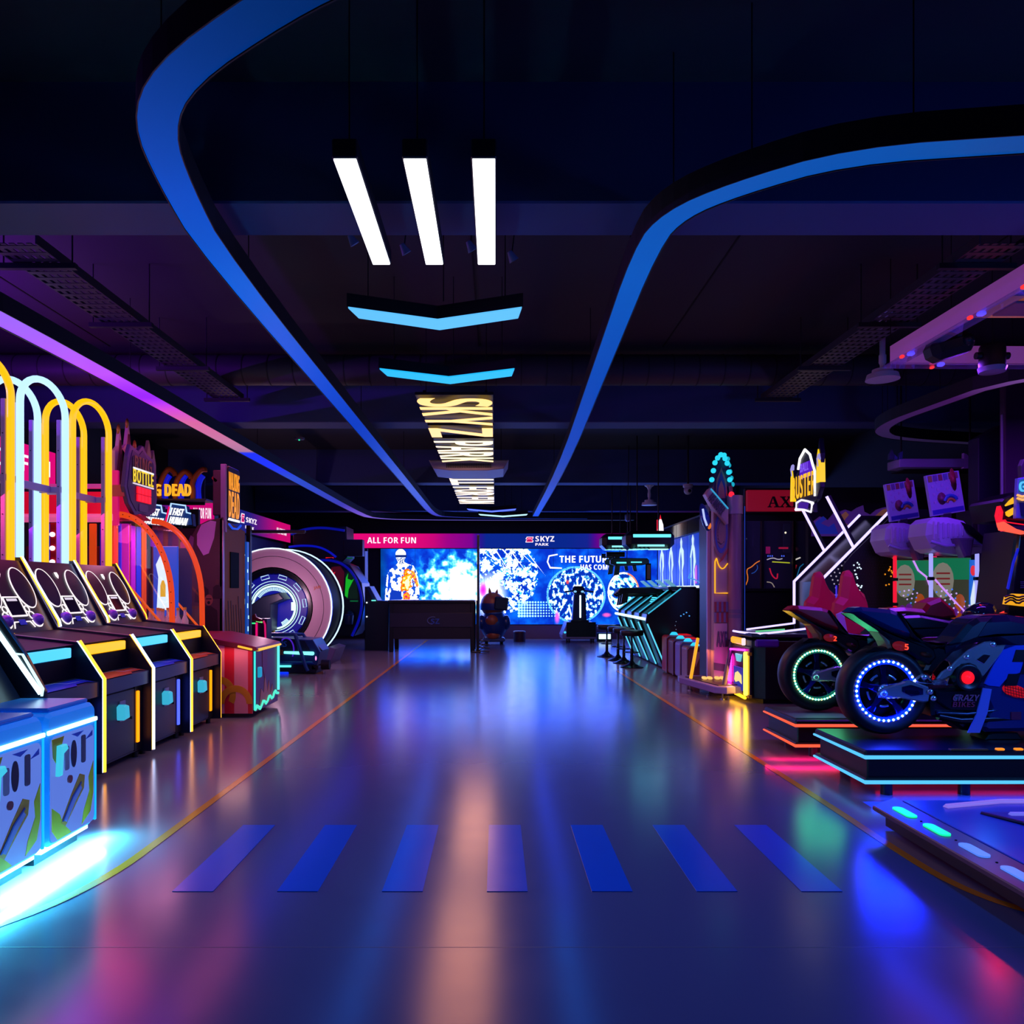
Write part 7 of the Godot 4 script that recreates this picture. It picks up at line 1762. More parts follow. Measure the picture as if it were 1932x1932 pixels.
func motorbike(d: float, front: bool) -> void:
	var cx := 2.92
	var py := 0.36 if front else 0.345
	var o := thing("motorbike_ride", "dark blue racing motorbike ride with blue dotted wheel lights, nearest the camera" if front else "red-tailed racing motorbike ride with teal dotted wheel lights, behind the blue one", "arcade ride", W(cx, 0, d), "racing motorbike rides")
	# platform with two lit edges
	var pf := thing("bike_platform", "low black platform with two cyan light lines under the nearest motorbike" if front else "low black platform with two coral light lines under the second motorbike", "platform", W(4.2, 0, d), "motorbike platforms")
	var z0 := d - (0.46 if front else 0.42)
	var z1 := d + (0.36 if front else 0.32)
	var x0 := 2.57
	var x1 := 5.9
	var deck := paint("17161f", 0.3)
	var zc := (z0 + z1) / 2
	part("deck", mb(pf).box(W((x0 + x1) / 2, 0.305, zc), Vector3(x1 - x0, 0.05, z1 - z0), 0.012), deck, pf)
	part("skirt", mb(pf).box(W((x0 + x1) / 2, 0.2, zc), Vector3(x1 - x0 - 0.06, 0.18, z1 - z0 - 0.06), 0.008), paint("0c0c16", 0.35), pf)
	part("lower_deck", mb(pf).box(W((x0 + x1) / 2, 0.115, zc), Vector3(x1 - x0, 0.04, z1 - z0), 0.01), deck, pf)
	var line := led("50b8ff", 1.3) if front else led("ff5838", 1.3)
	for y in [0.283, 0.11]:
		part("led_line", mb(pf).tube([W(x0 - 0.004, y, z1), W(x0 - 0.004, y, z0 - 0.004), W(x1, y, z0 - 0.004)], 0.0085, 6), line, pf)
	for x in [x0 + 0.2, x0 + 0.75, x0 + 1.6, x1 - 0.3]:
		for z in [z0 + 0.1, z1 - 0.1]:
			part("foot", mb(pf).tube([W(x, 0.0, z), W(x, 0.1, z)], 0.04, 10), paint("0a0a10", 0.4), pf)
	if front:
		for i in 3:
			part("amber_lamp", mb(pf).box(W(3.52 + 0.13 * i, 0.335, z0 + 0.02), Vector3(0.055, 0.014, 0.03), 0.004), led("ff9010", 1.1), pf)
		part("amber_plate", mb(pf).box(W(3.3, 0.333, z0 + 0.02), Vector3(0.26, 0.01, 0.03)), paint("8c5420", 0.4), pf)
		part("red_glow_led", mb(pf).box(W(3.4, 0.05, z0 + 0.3), Vector3(1.2, 0.02, 0.03), 0.004), led("ff1048", 1.5), pf)
		area_light("platform_light", Transform3D(Basis(Vector3.RIGHT, Vector3.BACK, Vector3.DOWN), W(3.3, 0.08, z0 - 0.03)), Vector2(1.4, 0.04), "1030ff", 0.4, pf)
	else:
		part("deck_print", mb(pf).box(W(2.85, 0.333, zc - 0.1), Vector3(0.5, 0.006, 0.4)), paint("6c5474", 0.5), pf)
		area_light("platform_light", Transform3D(Basis(Vector3.RIGHT, Vector3.BACK, Vector3.DOWN), W(2.7, 0.08, z0 - 0.03)), Vector2(0.8, 0.04), "ff0c70", 0.25, pf)
	# ----- the bike: side outlines in bike axes (x forward, y up from the hub), extruded across
	var hub := W(cx, py + 0.33, d)
	var body := paint("141c40", 0.22) if front else paint("141626", 0.22)
	var tailc := paint("16306c", 0.22) if front else paint("c01c30", 0.25)
	var black := paint("0a0b14", 0.22)
	var chrome := paint("f0f2fa", 0.15, 0.75)
	# picture measures at 248 px a metre, from the hub of the nearer bike
	var Q := func(a: Array) -> Array:
		var r := []
		for i in range(0, a.size(), 2): r.append(Vector2((a[i] - 1660.0) / 248.0 + hub.x, (1300.0 - a[i + 1]) / 248.0 + hub.y))
		return r
	var side := func(called: String, pts: Array, half: float, mat: Material, bev := 0.02, z := 0.0, par: Node3D = null) -> MeshInstance3D:
		return part(called, mb(o).prism(Q.call(pts), half * 2, Transform3D(Basis.IDENTITY, Vector3(0, 0, hub.z + z - half)), bev), mat, par if par else o)
	var X := func(px: float, pyy: float, z: float) -> Vector3: return Vector3((px - 1660.0) / 248.0 + hub.x, (1300.0 - pyy) / 248.0 + hub.y, hub.z + z)
	for w in [0.0, 1.42]:
		var c := hub + Vector3(w, 0, 0)
		var turn := Transform3D(Basis(Vector3.RIGHT, Vector3.BACK, Vector3.DOWN), c)   # wheel axis along z
		var tyre := part("wheel", mb(o).lathe([Vector2(0.235, -0.07), Vector2(0.27, -0.095), Vector2(0.305, -0.085), Vector2(0.327, -0.05), Vector2(0.333, 0.0), Vector2(0.327, 0.05), Vector2(0.305, 0.085), Vector2(0.27, 0.095), Vector2(0.235, 0.07)], 48, turn, 0.2), paint("15151a", 0.45), o, "black tyre of the wheel")
		part("rim", mb(o).lathe([Vector2(0.2, 0.055), Vector2(0.2, -0.055), Vector2(0.215, -0.07), Vector2(0.24, -0.07), Vector2(0.24, 0.07), Vector2(0.215, 0.07), Vector2(0.2, 0.055)], 48, turn), paint("1c2c80", 0.2, 0.6) if front else paint("204878", 0.2, 0.6), tyre)
		var n := 38 if front else 52
		for i in n:
			var a := TAU * i / n
			var hue: String = "c4dcff" if front else ["b0ffd0", "e8d890", "a0ffe8"][i % 3]
			part("led_dot", mb(o).ball(c + Vector3(cos(a) * 0.222, sin(a) * 0.222, 0.074), Vector3(0.0105, 0.0105, 0.006), 6), led(hue, 4.0 if front else 2.5), tyre)
		part("led_halo", mb(o).tube(ring(c + Vector3(0, 0, 0.068), Vector3(0.222, 0, 0), Vector3(0, 0.222, 0), 44), 0.0075, 5, true), led("0430ff", 8.0) if front else led("18b080", 4.0), tyre)
		part("rim_glow", mb(o).lathe([Vector2(0.2, 0.0), Vector2(0.244, 0.0), Vector2(0.244, 0.004), Vector2(0.2, 0.004), Vector2(0.2, 0.0)], 40, Transform3D(turn.basis, c + Vector3(0, 0, 0.066))), led("0426ff", 2.0) if front else led("0c5848", 1.2), tyre)  # glow of the dots on the rim, put in as a glowing ring
		part("disc_back", mb(o).lathe([Vector2(0, -0.05), Vector2(0.2, -0.05), Vector2(0.2, -0.04), Vector2(0, -0.04)], 32, turn), paint("0a0a18", 0.3), tyre)
		for i in 5:
			var a := TAU * i / 5 + 0.35
			var e := Vector3(cos(a), sin(a), 0)
			var t := Vector3(-e.y, e.x, 0)
			part("spoke", mb(o).prism([Vector2(0.03, -0.035), Vector2(0.12, -0.018), Vector2(0.202, -0.03), Vector2(0.202, 0.03), Vector2(0.12, 0.018), Vector2(0.03, 0.035)], 0.03, Transform3D(Basis(e, t, Vector3.BACK), c + Vector3(0, 0, 0.02)), 0.006), paint("2c3890", 0.15, 0.9), tyre)
			part("spoke", mb(o).tube(ring(c + Vector3(0, 0, 0.03), e * 0.12, t * 0.12, 6, 0.35, 0.9), 0.01, 6), chrome, tyre)
		part("hub", mb(o).lathe([Vector2(0, 0.075), Vector2(0.035, 0.07), Vector2(0.05, 0.05), Vector2(0.05, -0.06), Vector2(0, -0.06)], 20, turn), chrome, tyre)
	area_light("wheel_light", facing(Vector3(-0.1, -0.6, 1), Vector3.UP, hub + Vector3(0, 0, 0.13)), Vector2(0.4, 0.4), "0420ff" if front else "40d890", 2.0 if front else 0.16, o)
	# swingarm and frame plates, chromed
	for s in [0.095, -0.115]:
		side.call("swing_arm", [1640, 1303, 1652, 1293, 1690, 1281, 1700, 1279, 1733, 1291, 1737, 1300, 1734, 1318, 1724, 1320, 1684, 1312, 1655, 1313, 1643, 1311], 0.018, chrome, 0.01, s)
		side.call("link_plate", [1710, 1278, 1722, 1267, 1731, 1269, 1742, 1280, 1766, 1286, 1771, 1274, 1764, 1282, 1742, 1287, 1716, 1284], 0.016, chrome, 0.008, s)
		side.call("link_plate", [1741, 1280, 1765, 1276, 1772, 1288, 1745, 1288], 0.012, chrome, 0.005, s)
		side.call("frame_plate", [1742, 1275, 1752, 1262, 1768, 1252, 1776, 1243, 1800, 1222, 1830, 1207, 1842, 1206, 1846, 1214, 1868, 1213, 1862, 1226, 1826, 1272, 1818, 1267, 1812, 1252, 1800, 1247, 1786, 1249, 1776, 1258, 1770, 1268, 1750, 1278], 0.014, chrome, 0.008, s + 0.05 * signf(s))
	side.call("frame_window", [1813, 1240, 1826, 1230, 1838, 1232, 1826, 1247], 0.004, paint("f0f4ff", 0.08, 1.0), 0.0, 0.162)
	for b in [[1741, 1312], [1650, 1303], [1724, 1273], [1796, 1235], [1765, 1256], [1844, 1212], [1735, 1300]]:
		part("bolt", mb(o).lathe([Vector2(0, 0.012), Vector2(0.012, 0.012), Vector2(0.02, 0.006), Vector2(0.022, 0.0)], 12, Transform3D(Basis(Vector3.RIGHT, Vector3.BACK, Vector3.DOWN), X.call(b[0], b[1], 0.12 if b[0] < 1745 else 0.16))), chrome, o)
	side.call("arm_inset", [1684, 1291, 1700, 1287, 1722, 1294, 1722, 1305, 1700, 1308, 1684, 1300], 0.004, paint("5868a0", 0.15, 1.0), 0.0, 0.115)
	side.call("arm_inset", [1690, 1297, 1712, 1297, 1716, 1302, 1712, 1305, 1690, 1303], 0.003, paint("202850", 0.2, 0.8), 0.0, 0.12)
	# round lamp in the frame
	var lp: Vector3 = X.call(1795, 1272, 0.175)
	var lz := Basis(Vector3.RIGHT, Vector3.BACK, Vector3.DOWN)
	part("lamp_cup", mb(o).lathe([Vector2(0.0, 0.0), Vector2(0.055, 0.0), Vector2(0.075, 0.02), Vector2(0.095, 0.015), Vector2(0.098, -0.05), Vector2(0, -0.05)], 28, Transform3D(lz, lp)), paint("0b0d18", 0.3), o)
	part("red_lamp", mb(o).ball(lp + Vector3(0, 0, 0.002), Vector3(0.048, 0.048, 0.02), 18), led("ff1428", 1.2), o)
	# tail: long pointed cowl with pale stripe, seat, and number lamp
	side.call("seat_tail", [1593, 1154, 1604, 1146, 1614, 1144, 1668, 1149, 1682, 1154, 1700, 1178, 1716, 1194, 1706, 1202, 1670, 1190, 1640, 1176, 1608, 1160], 0.095, tailc, 0.03)
	side.call("tail_under", [1593, 1156, 1608, 1161, 1640, 1178, 1672, 1192, 1708, 1203, 1726, 1206, 1748, 1222, 1752, 1238, 1738, 1252, 1722, 1244, 1700, 1230, 1678, 1226, 1664, 1206, 1640, 1186, 1612, 1168], 0.1, black, 0.02)
	side.call("tail_strut", [1640, 1178, 1654, 1186, 1668, 1206, 1672, 1222, 1664, 1222, 1658, 1208, 1646, 1192], 0.08, paint("8a9468" if front else "7c5c34", 0.4), 0.012)
	side.call("mud_guard", [1624, 1228, 1640, 1218, 1672, 1222, 1700, 1234, 1716, 1256, 1708, 1262, 1690, 1244, 1668, 1232, 1640, 1230], 0.085, black, 0.02)
	var nl: Vector3 = X.call(1686, 1216, 0.1)
	part("red_mesh_lamp", mb(o).ball(nl + Vector3(-0.015, 0, 0), Vector3(0.06, 0.036, 0.012), 16, Basis(Vector3.BACK, -0.15)), led("70101c", 0.7), o)
	letters("number_led", "5" if front else "2", Transform3D(Basis.IDENTITY, nl + Vector3(0.026, -0.006, 0.012)), 0.028, 0.045, 0.004, led("ff4020", 1.6), o)
	part("side_lamp", mb(o).ball(X.call(1730, 1232, 0.1), Vector3(0.05, 0.02, 0.01), 10, Basis(Vector3.BACK, -0.25)), paint("50281c", 0.3), o)
	# seat dip, tank and main fairing
	side.call("seat_pad", [1682, 1154, 1700, 1178, 1722, 1204, 1750, 1210, 1776, 1208, 1772, 1216, 1748, 1222, 1722, 1212, 1704, 1200], 0.11, black, 0.02)
	side.call("tank", [1766, 1214, 1782, 1200, 1800, 1178, 1814, 1166, 1836, 1160, 1880, 1158, 1932, 1168, 1990, 1180, 2010, 1215, 1960, 1240, 1880, 1222, 1850, 1206, 1812, 1212, 1790, 1224, 1768, 1230], 0.14, body, 0.05)
	side.call("tank_pad", [1768, 1212, 1784, 1198, 1804, 1174, 1820, 1164, 1850, 1162, 1836, 1182, 1822, 1204, 1790, 1216], 0.12, paint("17182c", 0.35), 0.03, 0.03)
	side.call("under_frame", [1726, 1206, 1764, 1218, 1786, 1226, 1760, 1252, 1744, 1272, 1730, 1262, 1738, 1246], 0.085, black, 0.02)
	side.call("belly", [1738, 1296, 1826, 1290, 1900, 1300, 1960, 1310, 1940, 1372, 1850, 1376, 1800, 1372, 1770, 1352, 1742, 1346], 0.1, paint("0c1028", 0.25), 0.02)
	side.call("exhaust", [1744, 1298, 1828, 1294, 1838, 1320, 1826, 1336, 1770, 1334, 1748, 1318], 0.02, paint("10121c", 0.2), 0.01, 0.115)
	part("exhaust_pipe", mb(o).tube([X.call(1752, 1345, 0.1), X.call(1790, 1352, 0.11), X.call(1850, 1350, 0.11), X.call(1920, 1352, 0.1)], 0.03, 10), paint("2c2a34", 0.2, 0.7), o)
	part("exhaust_pipe", mb(o).tube([X.call(1748, 1338, 0.12), X.call(1800, 1340, 0.13), X.call(1870, 1332, 0.12)], 0.014, 8), paint("3c4c60", 0.2, 0.7), o)
	var fair := paint("2c5cf4", 0.3) if front else paint("7c1c2c", 0.25)
	side.call("side_fairing", [1864, 1218, 1884, 1208, 1932, 1206, 2010, 1210, 2030, 1260, 2000, 1330, 1940, 1372, 1838, 1374, 1826, 1366, 1842, 1330, 1828, 1298, 1824, 1288, 1838, 1262], 0.135, paint("16307c", 0.25) if front else paint("28101c", 0.25), 0.03)
	side.call("fairing_panel", [1864, 1222, 1888, 1214, 1932, 1213, 1990, 1216, 1990, 1262, 1904, 1262, 1876, 1270, 1858, 1290, 1838, 1288, 1830, 1284, 1846, 1252], 0.006, fair, 0.003, 0.14)
	side.call("fairing_stripe", [1828, 1292, 1844, 1294, 1836, 1338, 1822, 1374, 1800, 1374, 1816, 1340], 0.005, paint("8090ff", 0.3), 0.0, 0.14)
	for i in 4:
		for j in 3:
			if (i + j) % 2 == 0:
				var ax := 1888.0 + i * 21 - j * 7
				var ay := 1222.0 + j * 22
				side.call("flag_check", [ax, ay, ax + 21, ay, ax + 14, ay + 22, ax - 7, ay + 22], 0.003, paint("060a1c", 0.3), 0.0, 0.149)
	part("mesh_lamp", mb(o).ball(X.call(1888, 1298, 0.138), Vector3(0.1, 0.045, 0.015), 20, Basis(Vector3.BACK, -0.28)), led("c01024", 0.7), o)
	var grid := mb(o)
	for i in 9:
		grid.tube([X.call(1866 + i * 5, 1284 + i * 1.2, 0.153), X.call(1868 + i * 5, 1304 + i * 1.2, 0.153)], 0.0022, 4)
	for i in 4:
		grid.tube([X.call(1866, 1288 + i * 5, 0.153), X.call(1910, 1299 + i * 5, 0.153)], 0.0022, 4)
	part("lamp_mesh", grid, paint("180408", 0.4), o)
	letters("lettering", "CRAZY", Transform3D(Basis(Vector3.RIGHT, Vector3(0.25, 1, 0), Vector3.BACK), X.call(1797, 1310, 0.142)), 0.19, 0.045, 0.004, paint("c86890", 0.4), o)
	letters("lettering", "BIKES", Transform3D(Basis(Vector3.RIGHT, Vector3(0.15, 1, 0), Vector3.BACK), X.call(1793, 1322, 0.142)), 0.16, 0.038, 0.004, paint("c02858", 0.4), o)
	for i in 6:
		side.call("check_mark", [1778 + (i % 3) * 4, 1304 + (i / 3) * 5, 1781 + (i % 3) * 4, 1304 + (i / 3) * 5, 1781 + (i % 3) * 4, 1308 + (i / 3) * 5, 1778 + (i % 3) * 4, 1308 + (i / 3) * 5], 0.002, paint("9890b0", 0.4), 0.0, 0.137)
	letters("lettering", "MOTO", Transform3D(Basis(Vector3.RIGHT, Vector3(0.3, 1, 0), Vector3.BACK), X.call(1934, 1256, 0.15)), 0.2, 0.07, 0.004, paint("c83058", 0.4), o)
	side.call("vent_plate", [1880, 1336, 1898, 1336, 1898, 1350, 1880, 1350], 0.004, paint("802050", 0.4), 0.0, 0.14)
	# front fork, nose and handlebars run on past the frame
	side.call("nose", [1985, 1178, 2030, 1170, 2075, 1205, 2060, 1240, 2020, 1250, 1990, 1225], 0.11, body, 0.04)
	part("wind_shield", mb(o).ball(X.call(2030, 1165, 0.0), Vector3(0.16, 0.1, 0.11), 14, Basis(Vector3.BACK, 0.5)), paint("181c2c", 0.08), o)
	for s in [-0.11, 0.11]:
		part("fork", mb(o).tube([X.call(1975, 1190, s), X.call(2012, 1300, s)], 0.028, 10), chrome, o)
		part("handlebar", mb(o).tube([X.call(1976, 1172, s), X.call(1962, 1168, s * 2.6)], 0.018, 8), black, o)
	side.call("stand_block", [1850, 1376, 1900, 1376, 1910, 1390, 1840, 1390], 0.1, paint("0a0a14", 0.3), 0.01)
	if not front:
		side.call("red_cover", [1800, 1158, 1816, 1150, 1850, 1148, 1890, 1152, 1900, 1138, 1930, 1126, 1960, 1152, 1966, 1170, 1932, 1176, 1860, 1166], 0.12, paint("b01828", 0.2), 0.03)

func dance_pad() -> void:
	var o := thing("dance_pad", "low floor pad with a row of green and blue light pills along its edge", "dance pad", W(3.6, 0, 3.4))
	var y := 0.17
	part("base", mb(o).prism([Vector2(2.36, 0.02), Vector2(2.36, 0.11), Vector2(2.22, 0.165), Vector2(5.2, 0.165), Vector2(5.2, 0.02)], 2.35, Transform3D(Basis.IDENTITY, W(0, 0, 4.5)), 0.01), paint("2c2838", 0.35), o)
	part("edge_board", mb(o).prism([Vector2(2.21, 4.35), Vector2(2.43, 4.52), Vector2(2.43, 2.2), Vector2(2.21, 2.2)], 0.03, Transform3D(Basis(Vector3.RIGHT, Vector3.FORWARD, Vector3.UP), Vector3(0, 0.155, 0)), 0.006), paint("6c4a50", 0.35), o)
	for i in 6:
		var d := 4.2 - 0.305 * i
		var m := mb(o)
		m.prism(round_rect(2.285, d - 0.095, 2.345, d + 0.095, 0.028), 0.012, Transform3D(Basis(Vector3.RIGHT, Vector3.FORWARD, Vector3.UP), Vector3(0, 0.181, 0)))
		part("light_pill", m, led("10ffb0", 1.0) if i < 2 else led("5080ff", 1.1), o)
		part("screw", mb(o).ball(W(2.32, 0.186, d - 0.155), Vector3(0.008, 0.004, 0.008), 6), paint("30242c", 0.4, 0.5), o)
	part("pad_top", mb(o).box(W(3.85, y, 3.33), Vector3(2.8, 0.02, 2.28), 0.004), paint("1c50b8", 0.25), o)
	part("pad_line", mb(o).tube([W(2.62, 0.182, 4.32), W(3.0, 0.182, 4.42), W(4.6, 0.182, 4.44)], 0.02, 4), led("9078ff", 0.75), o)
	var q := [[2.75, 4.2, 4.9, 4.2, 4.9, 3.9, 2.9, 3.9], [2.8, 3.7, 4.9, 3.7, 4.9, 3.2, 2.85, 3.2]]
	for k in 2:
		var a: Array = q[k]
		part("arrow_tile", mb(o).prism([Vector2(a[0], a[1]), Vector2(a[2], a[3]), Vector2(a[4], a[5]), Vector2(a[6], a[7])], 0.012, Transform3D(Basis(Vector3.RIGHT, Vector3.FORWARD, Vector3.UP), Vector3(0, 0.179, 0)), 0.003), led("0c14c0", 0.5), o)
		part("tile_led", mb(o).tube([W(a[0] + 0.12, 0.193, a[1] - 0.06), W(a[2], 0.193, a[1] - 0.06)], 0.016, 4), led("7070ff", 0.8), o)
		part("tile_seam", mb(o).tube([W(a[0], 0.182, a[1]), W(a[6], 0.182, a[7]), W(a[4], 0.182, a[5])], 0.012, 4), paint("0a1030", 0.4), o)
	for i in 8:
		part("pad_rib", mb(o).box(W(3.8, 0.183, 3.84 - 0.014 * i), Vector3(2.0, 0.006, 0.006)), paint("2c64d0", 0.3), o)
	area_light("pad_light", Transform3D(Basis(Vector3.RIGHT, Vector3.BACK, Vector3.DOWN), W(2.25, 0.7, 3.9)), Vector2(0.1, 0.8), "0030ff", 0.15, o)
	part("screen", mb(o).box(W(5.28, 1.7, 3.4), Vector3(0.06, 0.9, 1.5), 0.01), led("3060ff", 0.9), o)  # unseen screen and tower, added to light the motorbikes
	part("unseen_screen_tower", mb(o).box(W(5.5, 1.1, 3.4), Vector3(0.36, 2.2, 1.7), 0.02), paint("181824", 0.4), o)
	area_light("added_screen_light", facing(Vector3(-1, -0.6, -0.45), Vector3.UP, W(5.22, 1.7, 3.4)), Vector2(1.4, 0.85), "4080ff", 7.0, o)  # added light of the unseen screen, for the motorbikes

func racing_seats() -> void:
	var n := ["red racing seat with white side stripe, right of two behind the motorbikes", "red racing seat with white side stripe, left of two by the violet neon frame"]
	var proto: Node3D
	for i in 2:
		var d: float = [8.2, 8.75][i]
		var x: float = at([1592.0, 1538.0][i], 0, d).x
		if i == 1:
			dup(proto, "racing_seat", W(x, 0, d), n[i])
			continue
		proto = thing("racing_seat", n[i], "seat", W(x, 0, d), "red racing seats")
		var o := proto
		var red := paint("f02c50", 0.45)
		# outline across the seat back, seen from behind: head bulge, shoulders, waist
		var back := V([-0.07, 1.66, -0.04, 1.7, 0.02, 1.71, 0.06, 1.67, 0.09, 1.56, 0.13, 1.48, 0.2, 1.42, 0.23, 1.32, 0.24, 1.2, 0.21, 1.05, 0.18, 0.9, 0.18, 0.62, -0.2, 0.62, -0.2, 0.9, -0.24, 1.1, -0.25, 1.28, -0.22, 1.38, -0.14, 1.44, -0.11, 1.54])
		var shell := []
		for p in back: shell.append(Vector2(p.x, p.y - 0.04))
		var tilt := Basis(Vector3.UP, 0.35) * Basis(Vector3.BACK, 0.12)
		var at0 := W(x, 0, d)
		part("backrest", mb(o).prism(shell, 0.16, Transform3D(tilt, at0 + Vector3(0.16, 0, -0.08)), 0.06), red, o)
		part("side_stripe", mb(o).prism(V([-0.23, 1.22, -0.13, 1.24, -0.05, 0.62, -0.12, 0.62]), 0.02, Transform3D(tilt, at0 + Vector3(0.16, 0, 0.085)), 0.004), paint("d8c8f0", 0.4), o)
		part("stripe_mark", mb(o).box(at0 + Vector3(0.02, 0.86, 0.14), Vector3(0.1, 0.02, 0.02), 0.0, tilt), paint("e8e0f4", 0.4), o)
		part("seat_cushion", mb(o).box(at0 + Vector3(0.3, 0.56, -0.05), Vector3(0.56, 0.16, 0.46), 0.06, Basis(Vector3.UP, 0.35)), red, o)
		part("pedestal", mb(o).box(at0 + Vector3(0.26, 0.24, -0.05), Vector3(0.4, 0.48, 0.36), 0.02), paint("120e18", 0.4), o)
		part("head_badge", mb(o).ball(at0 + Vector3(-0.05, 1.55, 0.07), Vector3(0.02, 0.04, 0.012), 10, tilt), paint("c07084", 0.4), o)

func egg_games() -> void:
	# two pale hooded games with header posters and lit side posts
	var n := ["pale hooded game cabinet with square poster, left of two under the dim shelf", "pale hooded game cabinet with square poster, right of two beside the dark wall"]
	for i in 2:
		var d: float = [9.0, 8.3][i]
		var k: float = 9.0 / d
		var xa: float = [1722.0, 1795.0][i]
		var cx := at(xa, 0, d).x
		var o := thing("hooded_game", n[i], "arcade game", W(cx, 0, d), "pale hooded game cabinets")
		var white := paint("c4b4e8", 0.25)
		var s: float = [0.82, 0.87][i]
		var low := 1.0
		part("body", mb(o).box(W(cx, 0.5, d + 0.19), Vector3(0.56, 1.0, 0.3), 0.02), paint("140c18", 0.4), o)
		part("side_wall", mb(o).box(W(cx + 0.33 * s, 1.35, d + 0.19), Vector3(0.06, 2.0, 0.3), 0.01), paint("1a0810", 0.4), o)
		# lit picture panel
		part("picture_back", mb(o).box(W(cx, 1.38, d + 0.02), Vector3(0.5 * s, 0.86, 0.03), 0.004), led("6c7058", 0.22), o)
		part("picture_sky", mb(o).box(W(cx, 1.68, d + 0.002), Vector3(0.5 * s, 0.24, 0.008)), led("20a070", 0.4), o)
		part("bubble", mb(o).prism(ring2(cx - 0.1, 1.55, 0.12, 0.2, 16), 0.008, Transform3D(Basis.IDENTITY, W(0, 0, d - 0.004))), led("a09c90", 0.5), o)
		for r in 3:
			part("print_line", mb(o).box(W(cx - 0.1, 1.63 - r * 0.06, d - 0.014), Vector3(0.15, 0.02, 0.004)), led("a03838", 0.4), o)
		part("orange_hill", mb(o).prism(V([-0.22, 0.0, -0.22, 0.18, -0.1, 0.22, 0.02, 0.18, 0.1, 0.24, 0.22, 0.2, 0.22, 0.0]).map(func(p): return Vector2(p.x * s + cx, p.y + 0.97)), 0.008, Transform3D(Basis.IDENTITY, W(0, 0, d - 0.006))), led("c05018", 0.45), o)
		for r in 4:
			part("purple_egg", mb(o).ball(W(cx - 0.16 * s + 0.1 * r * s, 1.2 + 0.02 * (r % 2), d - 0.01), Vector3(0.045, 0.06, 0.008), 12), led("7020a0", 0.5), o)
		part("orange_egg", mb(o).ball(W(cx + 0.1 * s, 1.3, d - 0.012), Vector3(0.06, 0.1, 0.01), 14), led("d06020", 0.45), o)
		part("green_figure", mb(o).prism(V([0.08, 0.98, 0.1, 1.14, 0.15, 1.2, 0.2, 1.14, 0.2, 0.98]).map(func(p): return Vector2(p.x * s + cx, p.y)), 0.012, Transform3D(Basis.IDENTITY, W(0, 0, d - 0.008))), led("106048", 0.4), o)
		if i == 1:
			part("blue_strip_screen", mb(o).box(W(cx + 0.24, 1.36, d - 0.0), Vector3(0.08, 0.84, 0.02), 0.003), led("1868e0", 0.8), o)
			part("red_figure_led", mb(o).ball(W(cx + 0.235, 1.66, d - 0.012), Vector3(0.03, 0.06, 0.008), 10), led("e83040", 0.9), o)
			part("white_figure_led", mb(o).prism(V([-0.03, 0.0, -0.035, 0.3, 0.0, 0.5, 0.035, 0.3, 0.02, 0.0]).map(func(p): return Vector2(p.x + cx + 0.24, p.y + 1.05)), 0.008, Transform3D(Basis.IDENTITY, W(0, 0, d - 0.014))), led("e0f0ff", 0.9), o)
		var rng := RandomNumberGenerator.new()
		rng.seed = 12 + i
		for r in 9:
			for c in 4:
				if c <= r and r - c < 6:
					part("dot_led", mb(o).ball(W(cx - 0.2 * s + 0.055 * r * s + 0.01 * c, 1.5 - 0.045 * r + 0.055 * c - 0.08, d - 0.014), Vector3(0.0115, 0.0115, 0.006), 6), led("d0b0ff" if (r + c) % 3 > 0 else "4880ff", 0.9), o)
		var stroke := [W(cx - 0.22 * s, 1.56, d - 0.014), W(cx + 0.05 * s, 1.3, d - 0.014), W(cx + 0.25 * s, 1.12, d - 0.014)] if i == 1 else [W(cx + 0.0, 1.8, d - 0.014), W(cx + 0.06, 1.68, d - 0.014), W(cx + 0.16, 1.6, d - 0.014), W(cx + 0.24 * s, 1.5, d - 0.014)]
		part("violet_neon", mb(o).tube(stroke, 0.011, 6), led("d090ff", 1.0), o)
		# posts in three lit lengths, red at the left and blue-white at the right
		for p in 2:
			var px: float = cx + (-0.29 if p == 0 else 0.3) * s
			for r in 3:
				part("post_led", mb(o).box(W(px, 1.12 + r * 0.3, d - 0.04), Vector3(0.035, 0.26, 0.035), 0.006), (led("ff1838", 0.9) if (p == 0) != (i == 1) or i == 1 and p == 0 else led("ff2868", 0.8)) if (p == 0 and i == 0) or (p == 1 and i == 0) else led("a0a0ff", 1.1), o)
			for r in 2:
				part("post_joint", mb(o).box(W(px, 1.27 + r * 0.3, d - 0.04), Vector3(0.06, 0.035, 0.05), 0.004), paint("0a0a10", 0.4), o)
		var hx: float = cx - [0.12, 0.06][i]
		# hood: ribbed rounded canopy with pointed jaw
		var hy := 1.84
		var hood := V([-0.36, 0.34, -0.38, 0.2, -0.3, 0.06, -0.22, 0.02, 0.1, -0.02, 0.44, 0.02, 0.5, 0.06, 0.36, 0.16, 0.2, 0.26, 0.1, 0.36, -0.1, 0.4, -0.28, 0.4]).map(func(p): return Vector2(p.x * s + hx, p.y + hy))
		part("hood", mb(o).prism(hood, 0.5, Transform3D(Basis.IDENTITY, W(0, 0, d + 0.25)), 0.08), white, o)
		for r in 7:
			part("hood_rib", mb(o).box(W(hx - 0.33 * s + 0.06 * r * s, hy + 0.25, d - 0.255), Vector3(0.018, 0.2 - 0.012 * r, 0.02), 0.006), paint("c0a8e0", 0.25), o)
		part("hood_slot", mb(o).prism(V([0.0, 0.34, 0.08, 0.22, 0.3, 0.08, 0.42, 0.06, 0.28, 0.18, 0.12, 0.3]).map(func(p): return Vector2(p.x * s + hx, p.y + hy)), 0.02, Transform3D(Basis.IDENTITY, W(0, 0, d - 0.255)), 0.003), paint("140c1c", 0.3), o)
